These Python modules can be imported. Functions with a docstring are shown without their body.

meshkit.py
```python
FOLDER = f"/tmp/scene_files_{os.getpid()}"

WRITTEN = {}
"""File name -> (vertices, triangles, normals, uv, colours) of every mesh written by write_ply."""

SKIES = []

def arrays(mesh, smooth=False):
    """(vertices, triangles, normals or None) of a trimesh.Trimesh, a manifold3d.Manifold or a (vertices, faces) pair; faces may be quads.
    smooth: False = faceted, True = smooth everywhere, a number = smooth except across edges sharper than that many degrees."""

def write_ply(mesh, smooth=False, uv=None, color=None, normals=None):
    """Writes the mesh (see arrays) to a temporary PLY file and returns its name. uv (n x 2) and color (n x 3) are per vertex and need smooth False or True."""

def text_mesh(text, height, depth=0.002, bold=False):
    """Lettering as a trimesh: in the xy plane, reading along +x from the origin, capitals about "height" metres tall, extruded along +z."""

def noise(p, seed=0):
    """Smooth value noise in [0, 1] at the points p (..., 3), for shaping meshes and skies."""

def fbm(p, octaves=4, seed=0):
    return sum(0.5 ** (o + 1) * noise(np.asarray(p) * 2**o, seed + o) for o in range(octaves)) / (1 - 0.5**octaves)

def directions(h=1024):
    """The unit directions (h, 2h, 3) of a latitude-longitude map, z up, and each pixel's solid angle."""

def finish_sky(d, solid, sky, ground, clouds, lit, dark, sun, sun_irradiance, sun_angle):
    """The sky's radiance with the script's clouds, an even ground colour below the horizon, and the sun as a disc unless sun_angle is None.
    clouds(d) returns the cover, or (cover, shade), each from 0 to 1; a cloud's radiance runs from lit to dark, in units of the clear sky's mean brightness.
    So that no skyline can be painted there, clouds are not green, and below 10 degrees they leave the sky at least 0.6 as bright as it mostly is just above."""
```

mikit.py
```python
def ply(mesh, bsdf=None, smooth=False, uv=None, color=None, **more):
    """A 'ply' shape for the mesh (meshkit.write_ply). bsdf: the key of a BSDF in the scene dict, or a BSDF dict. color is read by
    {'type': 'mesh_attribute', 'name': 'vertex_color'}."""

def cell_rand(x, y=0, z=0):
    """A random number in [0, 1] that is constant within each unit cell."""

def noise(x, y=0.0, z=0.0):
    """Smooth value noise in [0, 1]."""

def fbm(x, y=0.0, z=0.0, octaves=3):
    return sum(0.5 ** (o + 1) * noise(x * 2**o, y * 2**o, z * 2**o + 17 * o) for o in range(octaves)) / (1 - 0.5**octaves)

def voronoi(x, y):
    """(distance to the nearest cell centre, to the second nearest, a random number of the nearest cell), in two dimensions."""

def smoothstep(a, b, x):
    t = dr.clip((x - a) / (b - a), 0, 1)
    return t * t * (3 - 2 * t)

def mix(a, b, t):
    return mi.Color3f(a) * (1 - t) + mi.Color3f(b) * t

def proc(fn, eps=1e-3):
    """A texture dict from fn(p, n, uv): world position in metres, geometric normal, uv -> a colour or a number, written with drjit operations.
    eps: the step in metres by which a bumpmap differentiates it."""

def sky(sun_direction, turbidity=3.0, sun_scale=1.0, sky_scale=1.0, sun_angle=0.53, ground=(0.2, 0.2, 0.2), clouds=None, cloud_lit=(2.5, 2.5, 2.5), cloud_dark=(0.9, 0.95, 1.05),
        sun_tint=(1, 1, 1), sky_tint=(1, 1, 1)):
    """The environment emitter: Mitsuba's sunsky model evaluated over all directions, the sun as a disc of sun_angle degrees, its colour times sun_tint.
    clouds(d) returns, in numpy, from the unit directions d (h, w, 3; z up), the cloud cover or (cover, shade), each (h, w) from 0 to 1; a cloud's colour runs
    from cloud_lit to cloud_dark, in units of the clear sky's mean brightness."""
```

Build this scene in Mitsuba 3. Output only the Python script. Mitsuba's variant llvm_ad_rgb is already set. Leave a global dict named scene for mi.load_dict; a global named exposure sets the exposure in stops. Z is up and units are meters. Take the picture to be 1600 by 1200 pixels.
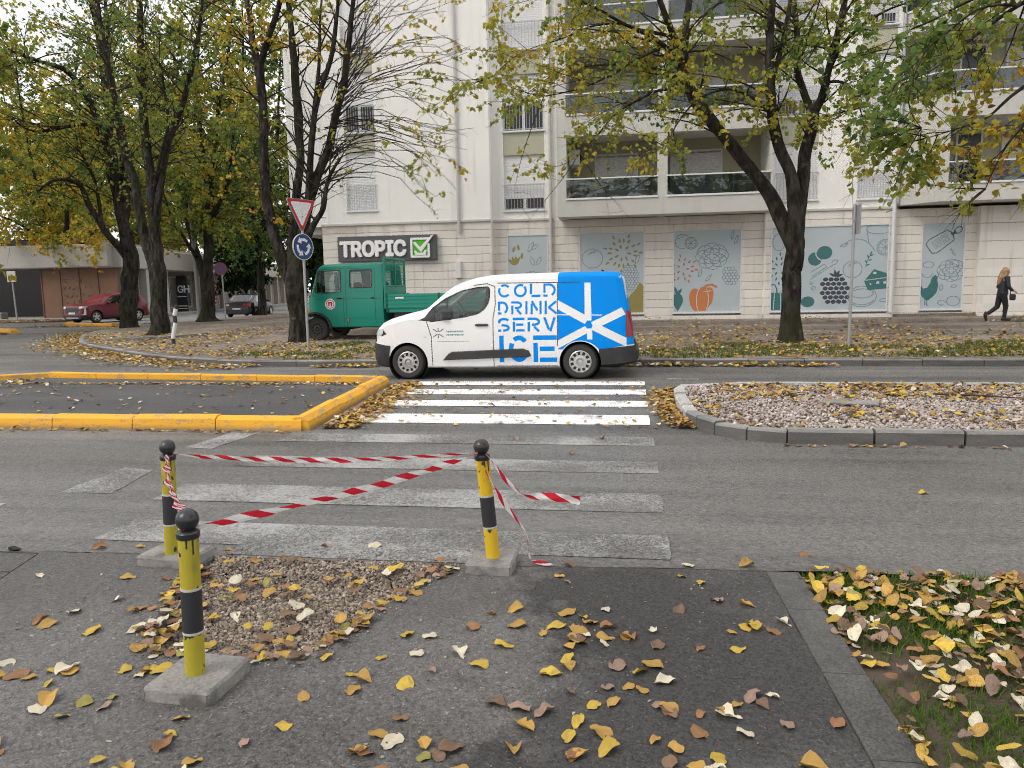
import math, random
import numpy as np, trimesh, mitsuba as mi, drjit as dr, mikit, meshkit
import manifold3d as m3
from shapely import affinity
from shapely.geometry import Polygon, LineString, Point, box as sbox, MultiPolygon
from shapely.ops import unary_union
from mikit import proc, noise, fbm, cell_rand, smoothstep, mix, voronoi

T = mi.ScalarTransform4f
scene, labels = {}, {}
exposure = 2.4

# ------------------------------------------------------------------ camera: x runs along the street, y across it, eye 1.52 m above the road
CAM = np.array([0.0, 0.0, 1.52])
pitch, yaw, roll = math.atan(150 / 1200), math.radians(9.0), 0.019
fw = np.array([-math.sin(yaw) * math.cos(pitch), math.cos(yaw) * math.cos(pitch), -math.sin(pitch)])
rt = np.array([math.cos(yaw), math.sin(yaw), 0.0])
up0 = np.cross(rt, fw)
up = math.cos(roll) * up0 + math.sin(roll) * rt
scene['camera'] = {'type': 'perspective', 'fov': 2 * math.degrees(math.atan(800 / 1200)), 'fov_axis': 'x', 'near_clip': 0.05, 'far_clip': 6000.0,
                   'to_world': T().look_at(origin=CAM.tolist(), target=(CAM + fw).tolist(), up=up.tolist())}
# ------------------------------------------------------------------ light: bright overcast, the sun a soft veil behind cloud, high on the left
def cloud(d):
    n = meshkit.fbm(d * 3.0, 4, 5)
    return np.ones(d.shape[:2]), np.clip(0.25 + 0.9 * (n - 0.5), 0, 1)
scene['sky'] = mikit.sky([-0.55, -0.50, 0.72], turbidity=4, sun_scale=0.26, sun_angle=28, sun_tint=(0.90, 1.0, 1.16), clouds=cloud, cloud_lit=(2.45, 2.45, 2.5), cloud_dark=(1.5, 1.55, 1.65))

# ------------------------------------------------------------------ helpers
def rng(seed): return np.random.default_rng(seed)
def key(name):
    if name not in scene and name not in labels: return name
    i = 1
    while f'{name}_{i:03d}' in scene or f'{name}_{i:03d}' in labels: i += 1
    return f'{name}_{i:03d}'
def thing(name, label, cat, group=None):
    k = key(name)
    labels[k] = {'label': label, 'category': cat}
    if group: labels[k]['group'] = group
    return k
def put(name, mesh, bsdf, parent=None, smooth=False, color=None, uv=None, label=None, cat=None, group=None, kind=None, to_world=None):
    k = key(f'{parent}__{name}' if parent else name)
    scene[k] = mikit.ply(mesh, bsdf, smooth=smooth, color=color, uv=uv)
    if to_world is not None: scene[k]['to_world'] = to_world
    d = {a: b for a, b in (('label', label), ('category', cat), ('group', group), ('kind', kind)) if b}
    if d: labels[k] = d
    return k
def again(name, src, parent=None, to_world=None, **lab):
    k = key(f'{parent}__{name}' if parent else name)
    scene[k] = dict(src)
    if to_world is not None: scene[k]['to_world'] = to_world
    d = {a: b for a, b in lab.items() if b}
    if d: labels[k] = d
    return k
def M(v, f): return trimesh.Trimesh(np.asarray(v, float), np.asarray(f, int), process=False)
def cat(*ms):
    ms = [m for g in ms for m in (g if isinstance(g, (list, tuple)) else [g])]
    return trimesh.util.concatenate(ms)
def bx(x0, x1, y0, y1, z0, z1):
    m = trimesh.creation.box((abs(x1 - x0), abs(y1 - y0), abs(z1 - z0)))
    m.apply_translation(((x0 + x1) / 2, (y0 + y1) / 2, (z0 + z1) / 2)); return m
def rbx(x0, x1, y0, y1, z0, z1, r=0.01):
    """a box with chamfered edges"""
    x0, x1 = sorted((x0, x1)); y0, y1 = sorted((y0, y1)); z0, z1 = sorted((z0, z1))
    r = min(r, 0.45 * min(x1 - x0, y1 - y0, z1 - z0))
    pts = []
    for sx in (0, 1):
        for sy in (0, 1):
            for sz in (0, 1):
                X, Y, Z = (x0, x1)[sx], (y0, y1)[sy], (z0, z1)[sz]
                dx, dy, dz = (r, -r)[sx], (r, -r)[sy], (r, -r)[sz]
                pts += [(X + dx, Y + dy, Z), (X + dx, Y, Z + dz), (X, Y + dy, Z + dz)]
    return trimesh.Trimesh(pts).convex_hull
def hull(pts): return trimesh.Trimesh(np.asarray(pts, float)).convex_hull
def tube(path, radii, sides=8, cap=True):
    p = np.asarray(path, float); n = len(p)
    r = np.broadcast_to(np.asarray(radii, float), (n,))
    t = np.gradient(p, axis=0); t /= np.linalg.norm(t, axis=1, keepdims=True) + 1e-12
    ref = np.array([0, 0, 1.0]) if abs(t[0, 2]) < 0.9 else np.array([1.0, 0, 0])
    a = np.cross(t[0], ref); a /= np.linalg.norm(a)
    A = np.zeros((n, 3)); A[0] = a
    for i in range(1, n):
        a = A[i - 1] - t[i] * (A[i - 1] @ t[i]); A[i] = a / (np.linalg.norm(a) + 1e-12)
    B = np.cross(t, A); ang = np.arange(sides) * 2 * np.pi / sides
    v = (p[:, None] + r[:, None, None] * (np.cos(ang)[None, :, None] * A[:, None] + np.sin(ang)[None, :, None] * B[:, None])).reshape(-1, 3)
    i, j = np.meshgrid(np.arange(n - 1), np.arange(sides), indexing='ij')
    a0, a1, b0, b1 = i * sides + j, i * sides + (j + 1) % sides, (i + 1) * sides + j, (i + 1) * sides + (j + 1) % sides
    f = np.concatenate([np.stack([a0, a1, b1], -1).reshape(-1, 3), np.stack([a0, b1, b0], -1).reshape(-1, 3)])
    if cap and n > 1:
        v = np.vstack([v, p[:1], p[-1:]]); c0, c1 = n * sides, n * sides + 1
        k = np.arange(sides)
        f = np.vstack([f, np.stack([(k + 1) % sides, k, k * 0 + c0], 1), np.stack([(n - 1) * sides + k, (n - 1) * sides + (k + 1) % sides, k * 0 + c1], 1)])
    return M(v, f)
def lathe(prof, n=32, axis='z', at=(0, 0, 0)):
    """revolve a closed or open (radius, height) profile"""
    p = np.asarray(prof, float); a = np.arange(n) * 2 * np.pi / n
    v = np.stack([p[:, 0][:, None] * np.cos(a), p[:, 0][:, None] * np.sin(a), np.broadcast_to(p[:, 1][:, None], (len(p), n))], -1).reshape(-1, 3)
    i, j = np.meshgrid(np.arange(len(p) - 1), np.arange(n), indexing='ij')
    a0, a1, b0, b1 = i * n + j, i * n + (j + 1) % n, (i + 1) * n + j, (i + 1) * n + (j + 1) % n
    f = np.concatenate([np.stack([a0, a1, b1], -1).reshape(-1, 3), np.stack([a0, b1, b0], -1).reshape(-1, 3)])
    if axis == 'y': v = v[:, [0, 2, 1]] * [1, -1, 1]
    if axis == 'x': v = v[:, [2, 0, 1]]
    return M(v + np.asarray(at, float), f)
def polys(g): return [q for q in (g.geoms if hasattr(g, 'geoms') else [g]) if q.geom_type == 'Polygon' and q.area > 1e-9]
def extr(g, z0, z1):
    out = []
    for q in polys(g):
        m = trimesh.creation.extrude_polygon(q, z1 - z0, engine='earcut'); m.apply_translation((0, 0, z0)); out.append(m)
    return cat(out)
def upright(m):
    """turn a mesh drawn in (x, y) and extruded along z so that it stands: x stays, y becomes height, its z faces the street (-y)"""
    m = m.copy(); v = m.vertices.copy()
    m.vertices = np.stack([v[:, 0], -v[:, 2], v[:, 1]], 1); return m
def sheet(g, z, seg=None):
    """a flat sheet of a polygon at height z"""
    out = []
    for q in polys(g):
        v, f = trimesh.creation.triangulate_polygon(q, engine='earcut')
        m = M(np.column_stack([v, np.full(len(v), z)]), f)
        if m.face_normals[:, 2].mean() < 0: m.invert()
        out.append(m)
    return cat(out)
def to_man(m): return m3.Manifold(m3.Mesh(np.asarray(m.vertices, np.float32), np.asarray(m.faces, np.uint32)))
def to_tri(m):
    q = m.to_mesh(); return M(q.vert_properties[:, :3], q.tri_verts)
def turn(m, deg, axis=(0, 0, 1), at=(0, 0, 0)):
    m = m.copy(); m.apply_transform(trimesh.transformations.rotation_matrix(math.radians(deg), axis, at)); return m
def move(m, x=0, y=0, z=0):
    m = m.copy(); m.apply_translation((x, y, z)); return m
def col(m, c): return np.broadcast_to(np.asarray(c, float), (len(m.vertices), 3)).copy()

# ------------------------------------------------------------------ materials
def mat(name, rgb, rough=0.5, metallic=0.0, spec=0.5, **kw):
    c = rgb if isinstance(rgb, dict) else {'type': 'rgb', 'value': list(rgb)}
    r = rough
    scene[name] = {'type': 'twosided', 'bsdf': {'type': 'principled', 'base_color': c, 'roughness': r, 'metallic': metallic, 'specular': spec, **kw}}
    return name
VC = {'type': 'mesh_attribute', 'name': 'vertex_color'}
def bump(name, inner_name, fn, eps=1e-3):
    inner = scene[inner_name]['bsdf']
    scene[name] = {'type': 'twosided', 'bsdf': {'type': 'bumpmap', 'arbitrary': proc(fn, eps), 'scale': 1.0, 'bsdf': inner}}
    return name

def f_road(p, n, uv):
    fine = noise(p.x * 130, p.y * 130, 3); mid = noise(p.x * 47, p.y * 47, 9)
    big = fbm(p.x * 0.5, p.y * 1.1, 4.0, 4); streak = fbm(p.x * 0.25, p.y * 5.0, 8.0, 3)
    v = 0.112 + 0.085 * (big - 0.5) + 0.075 * (streak - 0.5) + 0.085 * (fine - 0.5) + 0.05 * (mid - 0.5)
    v += 0.07 * smoothstep(0.8, 0.95, noise(p.x * 90 + 7, p.y * 90, 21))
    return mi.Color3f(v * 1.03, v, v * 0.965)
mat('road_asphalt', proc(f_road), 0.52, spec=0.5)
def f_walk(p, n, uv):
    fine = noise(p.x * 210, p.y * 210, 3); mid = noise(p.x * 80, p.y * 80, 9)
    big = fbm(p.x * 0.9 + 3, p.y * 0.9, 2.0, 4); w = fbm(p.x * 2.2, p.y * 2.2, 7.0, 4) - 0.5
    w2 = fbm(p.x * 9, p.y * 9, 4.0, 3) - 0.5
    dark_zone = smoothstep(-0.55, -0.15, p.x + 0.8 * w + 0.5 * w2 + 0.45 * smoothstep(2.9, 2.0, p.y))      # asphalt tone darkens towards the verge and the near edge
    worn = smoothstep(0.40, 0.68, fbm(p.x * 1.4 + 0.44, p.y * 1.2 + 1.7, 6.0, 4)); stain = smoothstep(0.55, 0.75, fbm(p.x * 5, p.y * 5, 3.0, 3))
    d = dr.minimum(dark_zone * (0.72 + 0.4 * worn) + 0.30 * worn + 0.10 * stain, 1.0)
    v = 0.108 + 0.05 * (big - 0.5) + 0.085 * (fine - 0.5) + 0.06 * (mid - 0.5)
    v += 0.12 * smoothstep(0.84, 0.95, noise(p.x * 120 + 7, p.y * 120, 21))
    crack = smoothstep(0.018, 0.004, dr.abs(fbm(p.x * 1.1 + 5, p.y * 1.1, 9.0, 4) - 0.5)) * smoothstep(0.5, 0.6, fbm(p.x * 0.7, p.y * 0.7, 15.0, 2))
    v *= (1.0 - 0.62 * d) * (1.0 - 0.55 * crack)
    return mi.Color3f(v * 1.02, v * 0.985, v * 0.955)
def r_walk(p, n, uv):
    return 0.7 - 0.2 * smoothstep(0.4, 0.62, fbm(p.x * 0.8 + 0.44, p.y * 0.7 + 1.7, 6.0, 3))
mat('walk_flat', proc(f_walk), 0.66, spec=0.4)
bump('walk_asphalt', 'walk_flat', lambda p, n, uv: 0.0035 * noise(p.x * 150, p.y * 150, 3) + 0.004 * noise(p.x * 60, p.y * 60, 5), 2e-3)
def f_edge(p, n, uv):
    v = 0.088 + 0.06 * (fbm(p.x * 6, p.y * 6, 1.0, 4) - 0.5) + 0.06 * (noise(p.x * 150, p.y * 150, 2) - 0.5); return mi.Color3f(v, v * 0.98, v * 0.94)
mat('edging_concrete', proc(f_edge), 0.8, spec=0.3)
def f_soil(p, n, uv):
    v = 0.045 + 0.04 * fbm(p.x * 9, p.y * 9, 1.0, 4)
    return mi.Color3f(v * 1.25, v, v * 0.75)
mat('soil', proc(f_soil), 0.9, spec=0.2)
def f_paint_old(p, n, uv):
    w = fbm(p.x * 1.7, p.y * 2.4, 2.0, 4); w2 = noise(p.x * 120, p.y * 120, 5); w3 = noise(p.x * 45, p.y * 45, 7); b = fbm(p.x * 0.6, p.y * 1.0, 12.0, 3)
    k = smoothstep(0.36, 0.74, w * 0.50 + w2 * 0.26 + w3 * 0.14 + 0.24 * (b - 0.3))
    return mix(f_road(p, n, uv), (0.33, 0.33, 0.325), k)
mat('paint_old', proc(f_paint_old), 0.65, spec=0.4)
def f_paint_new(p, n, uv):
    w = fbm(p.x * 6, p.y * 6, 2.0, 3); w2 = noise(p.x * 110, p.y * 110, 5)
    k = smoothstep(0.27, 0.44, w * 0.6 + w2 * 0.3 + 0.1 * fbm(p.x * 0.7, p.y * 14, 3.0, 3))
    return mix((0.25, 0.25, 0.24), (0.72, 0.72, 0.71), k)
mat('paint_new', proc(f_paint_new), 0.6, spec=0.4)
def f_conc(p, n, uv):
    q = fbm(p.x * 5 + p.z * 3, p.y * 5, p.z * 5, 4); s = noise(p.x * 140, p.y * 140, p.z * 140)
    st = smoothstep(0.5, 0.75, fbm(p.x * 11, p.y * 11, p.z * 11 + 5, 3))
    v = (0.25 + 0.16 * (q - 0.5) + 0.10 * (s - 0.5)) * (1 - 0.4 * st)
    return mi.Color3f(v, v * 0.965, v * 0.90)
mat('concrete', proc(f_conc), 0.85, spec=0.25)
mat('kerb_pale', proc(lambda p, n, uv: mi.Color3f(1.0, 0.985, 0.95) * (0.34 + 0.14 * (fbm(p.x * 4, p.y * 4, p.z * 8, 4) - 0.5) + 0.08 * (noise(p.x * 120, p.y * 120, p.z * 120) - 0.5))), 0.85, spec=0.25)
def f_kerb(p, n, uv):
    q = fbm(p.x * 3, p.y * 3, p.z * 9, 4); s = noise(p.x * 120, p.y * 120, p.z * 120)
    v = 0.20 + 0.20 * (q - 0.5) + 0.09 * (s - 0.5)
    side = smoothstep(0.75, 0.35, n.z)          # upright faces get a darker tone than the tops
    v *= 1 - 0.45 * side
    return mi.Color3f(v, v * 0.98, v * 0.95)
mat('kerb_stone_grey', proc(f_kerb), 0.85, spec=0.25)
def f_yel(p, n, uv):
    q = fbm(p.x * 4, p.y * 4, p.z * 10, 4); s = noise(p.x * 70, p.y * 70, p.z * 70)
    s2 = fbm(p.x * 14, p.y * 14, p.z * 40, 3)
    k = smoothstep(0.56, 0.65, q * 0.55 + s * 0.2 + s2 * 0.30)
    base = mix((0.80, 0.41, 0.024), (0.66, 0.32, 0.024), q)
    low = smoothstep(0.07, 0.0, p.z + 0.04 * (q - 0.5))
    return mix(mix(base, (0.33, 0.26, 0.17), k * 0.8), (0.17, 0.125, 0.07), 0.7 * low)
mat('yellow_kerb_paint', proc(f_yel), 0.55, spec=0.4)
def f_plaza(p, n, uv):
    u, v = p.x * 5.0, p.y * 10.0
    row = dr.floor(v); u = u + 0.5 * row
    r = cell_rand(u, row, 4)
    j = dr.minimum(smoothstep(0.0, 0.05, u - dr.floor(u)), smoothstep(0.0, 0.1, v - row))
    b = fbm(p.x * 0.6, p.y * 0.6, 3.0, 3)
    k = 0.125 + 0.05 * r + 0.09 * (b - 0.5)
    c = mi.Color3f(k * 1.17, k * 0.98, k * 0.82)
    return mix(c * 0.5, c, j)
mat('plaza_paving', proc(f_plaza), 0.8, spec=0.3)
mat('dark_asphalt', proc(lambda p, n, uv: mi.Color3f(1.0, 0.98, 0.98) * (0.068 + 0.04 * (fbm(p.x * 0.8, p.y * 2.5, 1.0, 3) - 0.5) + 0.05 * (noise(p.x * 130, p.y * 130, 3) - 0.5))), 0.6, spec=0.4)
mat('leafy', VC, 0.55, spec=0.35)
scene['leaf_thin'] = {'type': 'principledthin', 'base_color': VC, 'roughness': 0.5, 'diff_trans': 1.15, 'spec_trans': 0.0, 'eta': 1.35}
mat('matte_vc', VC, 0.85, spec=0.25)
mat('satin_vc', VC, 0.4, spec=0.5)
# ================================================================== THE GROUND
put('ground', sheet(sbox(-3000, -800, 3000, 3000), -0.075), 'soil', kind='structure', label='dark bare soil under the road and grass')
def rough_edge(poly, amp, step, seed):
    q = poly.segmentize(step); c = np.array(q.exterior.coords)[:-1]
    n = meshkit.fbm(np.column_stack([c * 14, np.full(len(c), seed)]), 3) - 0.5
    m = meshkit.fbm(np.column_stack([c * 14, np.full(len(c), seed + 9.5)]), 3) - 0.5
    return Polygon(c + amp * 2 * np.column_stack([n, m])).buffer(0)
EDGE = [(-120, 3.95), (-3.77, 3.95), (-3.1, 3.99), (-2.4, 4.0), (-1.7, 4.0), (-0.9, 4.01), (0.2, 4.08), (0.71, 4.09), (1.04, 4.12), (2.0, 4.10), (120, 4.10)]
road = put('road', sheet(rough_edge(Polygon(EDGE + [(120, 40), (-120, 40)]).intersection(sbox(-6, 3, 6, 6)), 0.012, 0.04, 4).union(Polygon(EDGE + [(120, 900), (-120, 900)]).intersection(sbox(-120, 4.2, 120, 900))).union(Polygon(EDGE + [(120, 40), (-120, 40)]).difference(sbox(-5.99, 0, 5.99, 50))), 0.0), 'road_asphalt', kind='structure', label='worn grey asphalt street with a crossing')
R = rng(3)
PIT = Polygon([(-2.06, 2.84), (-2.13, 3.05), (-2.22, 3.24), (-2.30, 3.5), (-2.37, 3.7), (-2.40, 3.9), (-2.42, 4.03), (-1.9, 4.0), (-1.4, 4.04), (-0.93, 4.02), (-0.99, 3.92), (-1.06, 3.78), (-1.14, 3.62), (-1.2, 3.42), (-1.25, 3.2), (-1.31, 3.0), (-1.36, 2.87), (-1.55, 2.83), (-1.8, 2.86)])
PIT = rough_edge(PIT, 0.03, 0.04, 2)
walk_poly = Polygon([(x, y - 0.022) for x, y in EDGE[1:8]] + [(0.712, 3.5), (0.735, 2.9), (0.75, 2.3), (0.765, 1.0), (0.765, -4), (-14, -4), (-14, 3.93)])
walk_poly = rough_edge(walk_poly, 0.008, 0.05, 5)
PLATE = Polygon([(-8, 2.2), (-3.36, 3.38), (-3.50, 3.915), (-8, 3.9)])
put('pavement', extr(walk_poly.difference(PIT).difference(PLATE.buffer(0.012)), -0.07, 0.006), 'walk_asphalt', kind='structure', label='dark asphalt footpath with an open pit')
pl = put('concrete_ramp', extr(PLATE.difference(LineString([(-8, 3.25), (-3.43, 3.63)]).buffer(0.008)), -0.07, 0.004), 'walk_asphalt', label='flat paved ramp slab with a straight joint at the left edge of the footpath', cat='slab')

# ---- crossing: fresh stripes beyond the refuge line, worn ones on the near lane
def wob(x0, x1, y0, y1, seed): return rough_edge(sbox(x0, y0, x1, y1), 0.012, 0.12, seed)
for i, (x0, y0, y1) in enumerate([(-3.50, 11.85, 12.30), (-3.55, 10.80, 11.33), (-3.52, 9.70, 10.20), (-3.45, 8.42, 9.06)]):
    put('crossing_stripe', sheet(wob(x0, 0.19, y0, y1, i), 0.004), 'paint_new', road)
for i, (x0, y0, y1) in enumerate([(-3.62, 7.30, 7.74), (-3.5, 6.2, 6.62), (-3.55, 5.10, 5.58), (-3.35, 4.20, 4.62)]):
    g = wob(x0, 0.21, y0, y1, 10 + i)
    if i == 3: g = g.union(wob(-2.35, -0.9, 4.03, 4.3, 60))
    put('crossing_stripe', sheet(g, 0.004), 'paint_old', road)
for pts in ([(-4.42, 6.93), (-4.35, 7.72), (-4.03, 7.70), (-4.10, 6.88)], [(-4.42, 5.22), (-4.47, 6.08), (-4.13, 5.98), (-3.98, 5.24)], [(-5.4, 5.0), (-4.6, 4.9), (-4.5, 4.45), (-5.3, 4.4)], [(0.55, 12.45), (1.05, 12.45), (1.05, 12.75), (0.55, 12.75)]):
    put('lane_mark', sheet(rough_edge(Polygon(pts), 0.01, 0.12, 77), 0.004), 'paint_old', road)

# ---- plaza beyond the street: its outline, kerb stones, and the rise towards the building
KERB = [(22, 14.42), (6.7, 14.50), (3.6, 14.66), (0.14, 14.82), (-5.5, 14.78), (-7.6, 14.82), (-8.6, 15.05), (-10.0, 15.72), (-11.75, 16.89), (-14.2, 18.9), (-16.7, 21.1), (-18.5, 23.4), (-20.1, 25.6), (-21.6, 28.4), (-23.3, 33.6), (-22.9, 37.0), (-22.9, 41.0), (-24, 48)]
def zg(x, y):
    """height of the plaza paving"""
    return 0.125 + 0.33 * np.clip((np.asarray(y, float) - 21.0) / 6.4, 0, 1) * np.clip((np.asarray(x, float) + 15.0) / 4.0, 0, 1)
def strip(path, w0, w1, z0, z1):
    p = np.asarray(path, float)
    return p
def offset_path(path, d):
    l = LineString(path); q = l.offset_curve(d)
    return np.array(q.coords)
def resample(path, step):
    l = LineString(path); n = max(1, int(round(l.length / step)))
    return [np.array(l.interpolate(i * l.length / n).coords[0]) for i in range(n + 1)]
def kerb_row(parent, path, width, z0, z1, step, bsdf, gap=0.006, cham=0.02, side=1, drop=None, name='kerb_stone', seed=0, lean=0.0):
    """separate stones along a path; the stone lies on the left (side=1) or right (-1) of the path"""
    pts = resample(path, step); rr = rng(seed)
    for a, b in zip(pts[:-1], pts[1:]):
        t = b - a; L = np.linalg.norm(t); t = t / L; nrm = np.array([-t[1], t[0]]) * side
        a1, b1 = a + t * gap, b - t * gap
        j = rr.normal(0, 0.004, 4)
        P = []
        zt = z1 + j[0]
        for q, dz in ((a1, j[1]), (b1, j[2])):
            P += [(*(q + nrm * 0), z0), (*(q + nrm * (lean * 0.6)), zt - cham + dz), (*(q + nrm * (lean + cham)), zt + dz), (*(q + nrm * (width - cham * 0.5)), zt + dz), (*(q + nrm * width), zt - cham * 0.5 + dz), (*(q + nrm * width), z0)]
        put(name, hull(P), bsdf, parent)
pk = thing('plaza_kerb', 'long grey kerb of separate stones along the far side of the street', 'kerb')
kerb_row(pk, KERB, 0.14, -0.05, 0.125, 1.0, 'kerb_stone_grey', side=-1, seed=1)
inner = offset_path(KERB, -0.145)
PLAZA = Polygon(list(map(tuple, inner)) + [(-24, 60), (60, 60), (60, 14.5)]).buffer(0)
def terrain(poly, step, zf, x0, x1, y0, y1):
    xs = np.arange(x0, x1 + 1e-6, step); ys = np.arange(y0, y1 + 1e-6, step)
    cells = []
    vs, fs = [], []
    for q in polys(poly):
        big = q.intersection(sbox(x0, y0, x1, y1))
        for yb in np.arange(y0, y1, step):
            for g in polys(big.intersection(sbox(x0, yb, x1, yb + step))):
                v, f = trimesh.creation.triangulate_polygon(g.segmentize(step * 1.01), engine='earcut')
                n0 = sum(map(len, vs)); vs.append(v); fs.append(f + n0)
    v, f = np.vstack(vs), np.vstack(fs)
    m = M(np.column_stack([v, zf(v[:, 0], v[:, 1])]), f)
    if m.face_normals[:, 2].mean() < 0: m.invert()
    return m
put('plaza', terrain(PLAZA, 2.0, zg, -26, 50, 14, 60), 'plaza_paving', kind='structure', label='brown paved plaza in front of the building')

# ---- yellow kerb island on the left
yk = thing('yellow_kerb_island', 'bright yellow painted kerb ring around a strip of dark asphalt left of the crossing', 'traffic island')
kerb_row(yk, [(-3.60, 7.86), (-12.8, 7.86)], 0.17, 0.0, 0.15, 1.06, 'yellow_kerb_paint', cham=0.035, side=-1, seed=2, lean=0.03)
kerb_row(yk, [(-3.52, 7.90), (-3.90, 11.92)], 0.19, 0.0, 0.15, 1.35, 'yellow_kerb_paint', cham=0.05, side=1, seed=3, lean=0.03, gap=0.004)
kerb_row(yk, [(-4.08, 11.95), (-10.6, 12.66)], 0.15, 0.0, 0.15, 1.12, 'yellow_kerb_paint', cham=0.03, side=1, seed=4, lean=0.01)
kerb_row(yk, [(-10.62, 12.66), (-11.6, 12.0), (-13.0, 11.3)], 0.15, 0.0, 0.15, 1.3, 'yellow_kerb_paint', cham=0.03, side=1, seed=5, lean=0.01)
put('asphalt_fill', sheet(Polygon([(-3.72, 8.0), (-13, 8.0), (-13, 11.25), (-11.6, 11.9), (-10.6, 12.55), (-4.1, 11.82)]), 0.045), 'dark_asphalt', yk)
for nm, pts, lab in (('yellow_kerb', [(-25.3, 28.6), (-26.3, 29.6), (-29, 31.0), (-34, 32)], 'short yellow kerb far left by the roundabout arm, nearest the street corner'), ('yellow_kerb', [(-25.0, 34.4), (-28.3, 35.4), (-29.6, 37.2)], 'curved yellow kerb in front of the dark red car')):
    k = thing(nm, lab, 'kerb'); kerb_row(k, pts, 0.35, 0.0, 0.17, 1.2, 'yellow_kerb_paint', cham=0.04, side=1, seed=6, lean=0.05)

# ---- gravel island on the right
gi = thing('gravel_island', 'raised island of pale leafy gravel inside a grey stone kerb right of the crossing', 'traffic island')
ISL = [(14, 7.42), (5, 7.47), (1.45, 7.50), (1.02, 7.68), (0.72, 8.0), (0.58, 8.6), (0.53, 9.6), (0.55, 10.6), (0.66, 10.95), (0.95, 11.2), (5, 11.15), (14, 10.95)]
kerb_row(gi, ISL[:3], 0.13, -0.03, 0.135, 0.79, 'kerb_stone_grey', side=-1, seed=7, gap=0.012, cham=0.025)
kerb_row(gi, ISL[2:6], 0.14, -0.03, 0.135, 0.36, 'kerb_stone_grey', side=-1, seed=8, gap=0.008)
kerb_row(gi, ISL[5:9], 0.14, -0.03, 0.14, 0.45, 'kerb_pale', side=-1, seed=9, gap=0.004)
kerb_row(gi, ISL[8:], 0.12, -0.03, 0.14, 0.9, 'kerb_pale', side=-1, seed=10, gap=0.004)
ISLIN = Polygon(ISL).buffer(-0.125)
put('gravel_bed', sheet(ISLIN, 0.10), 'soil', gi)
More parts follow.
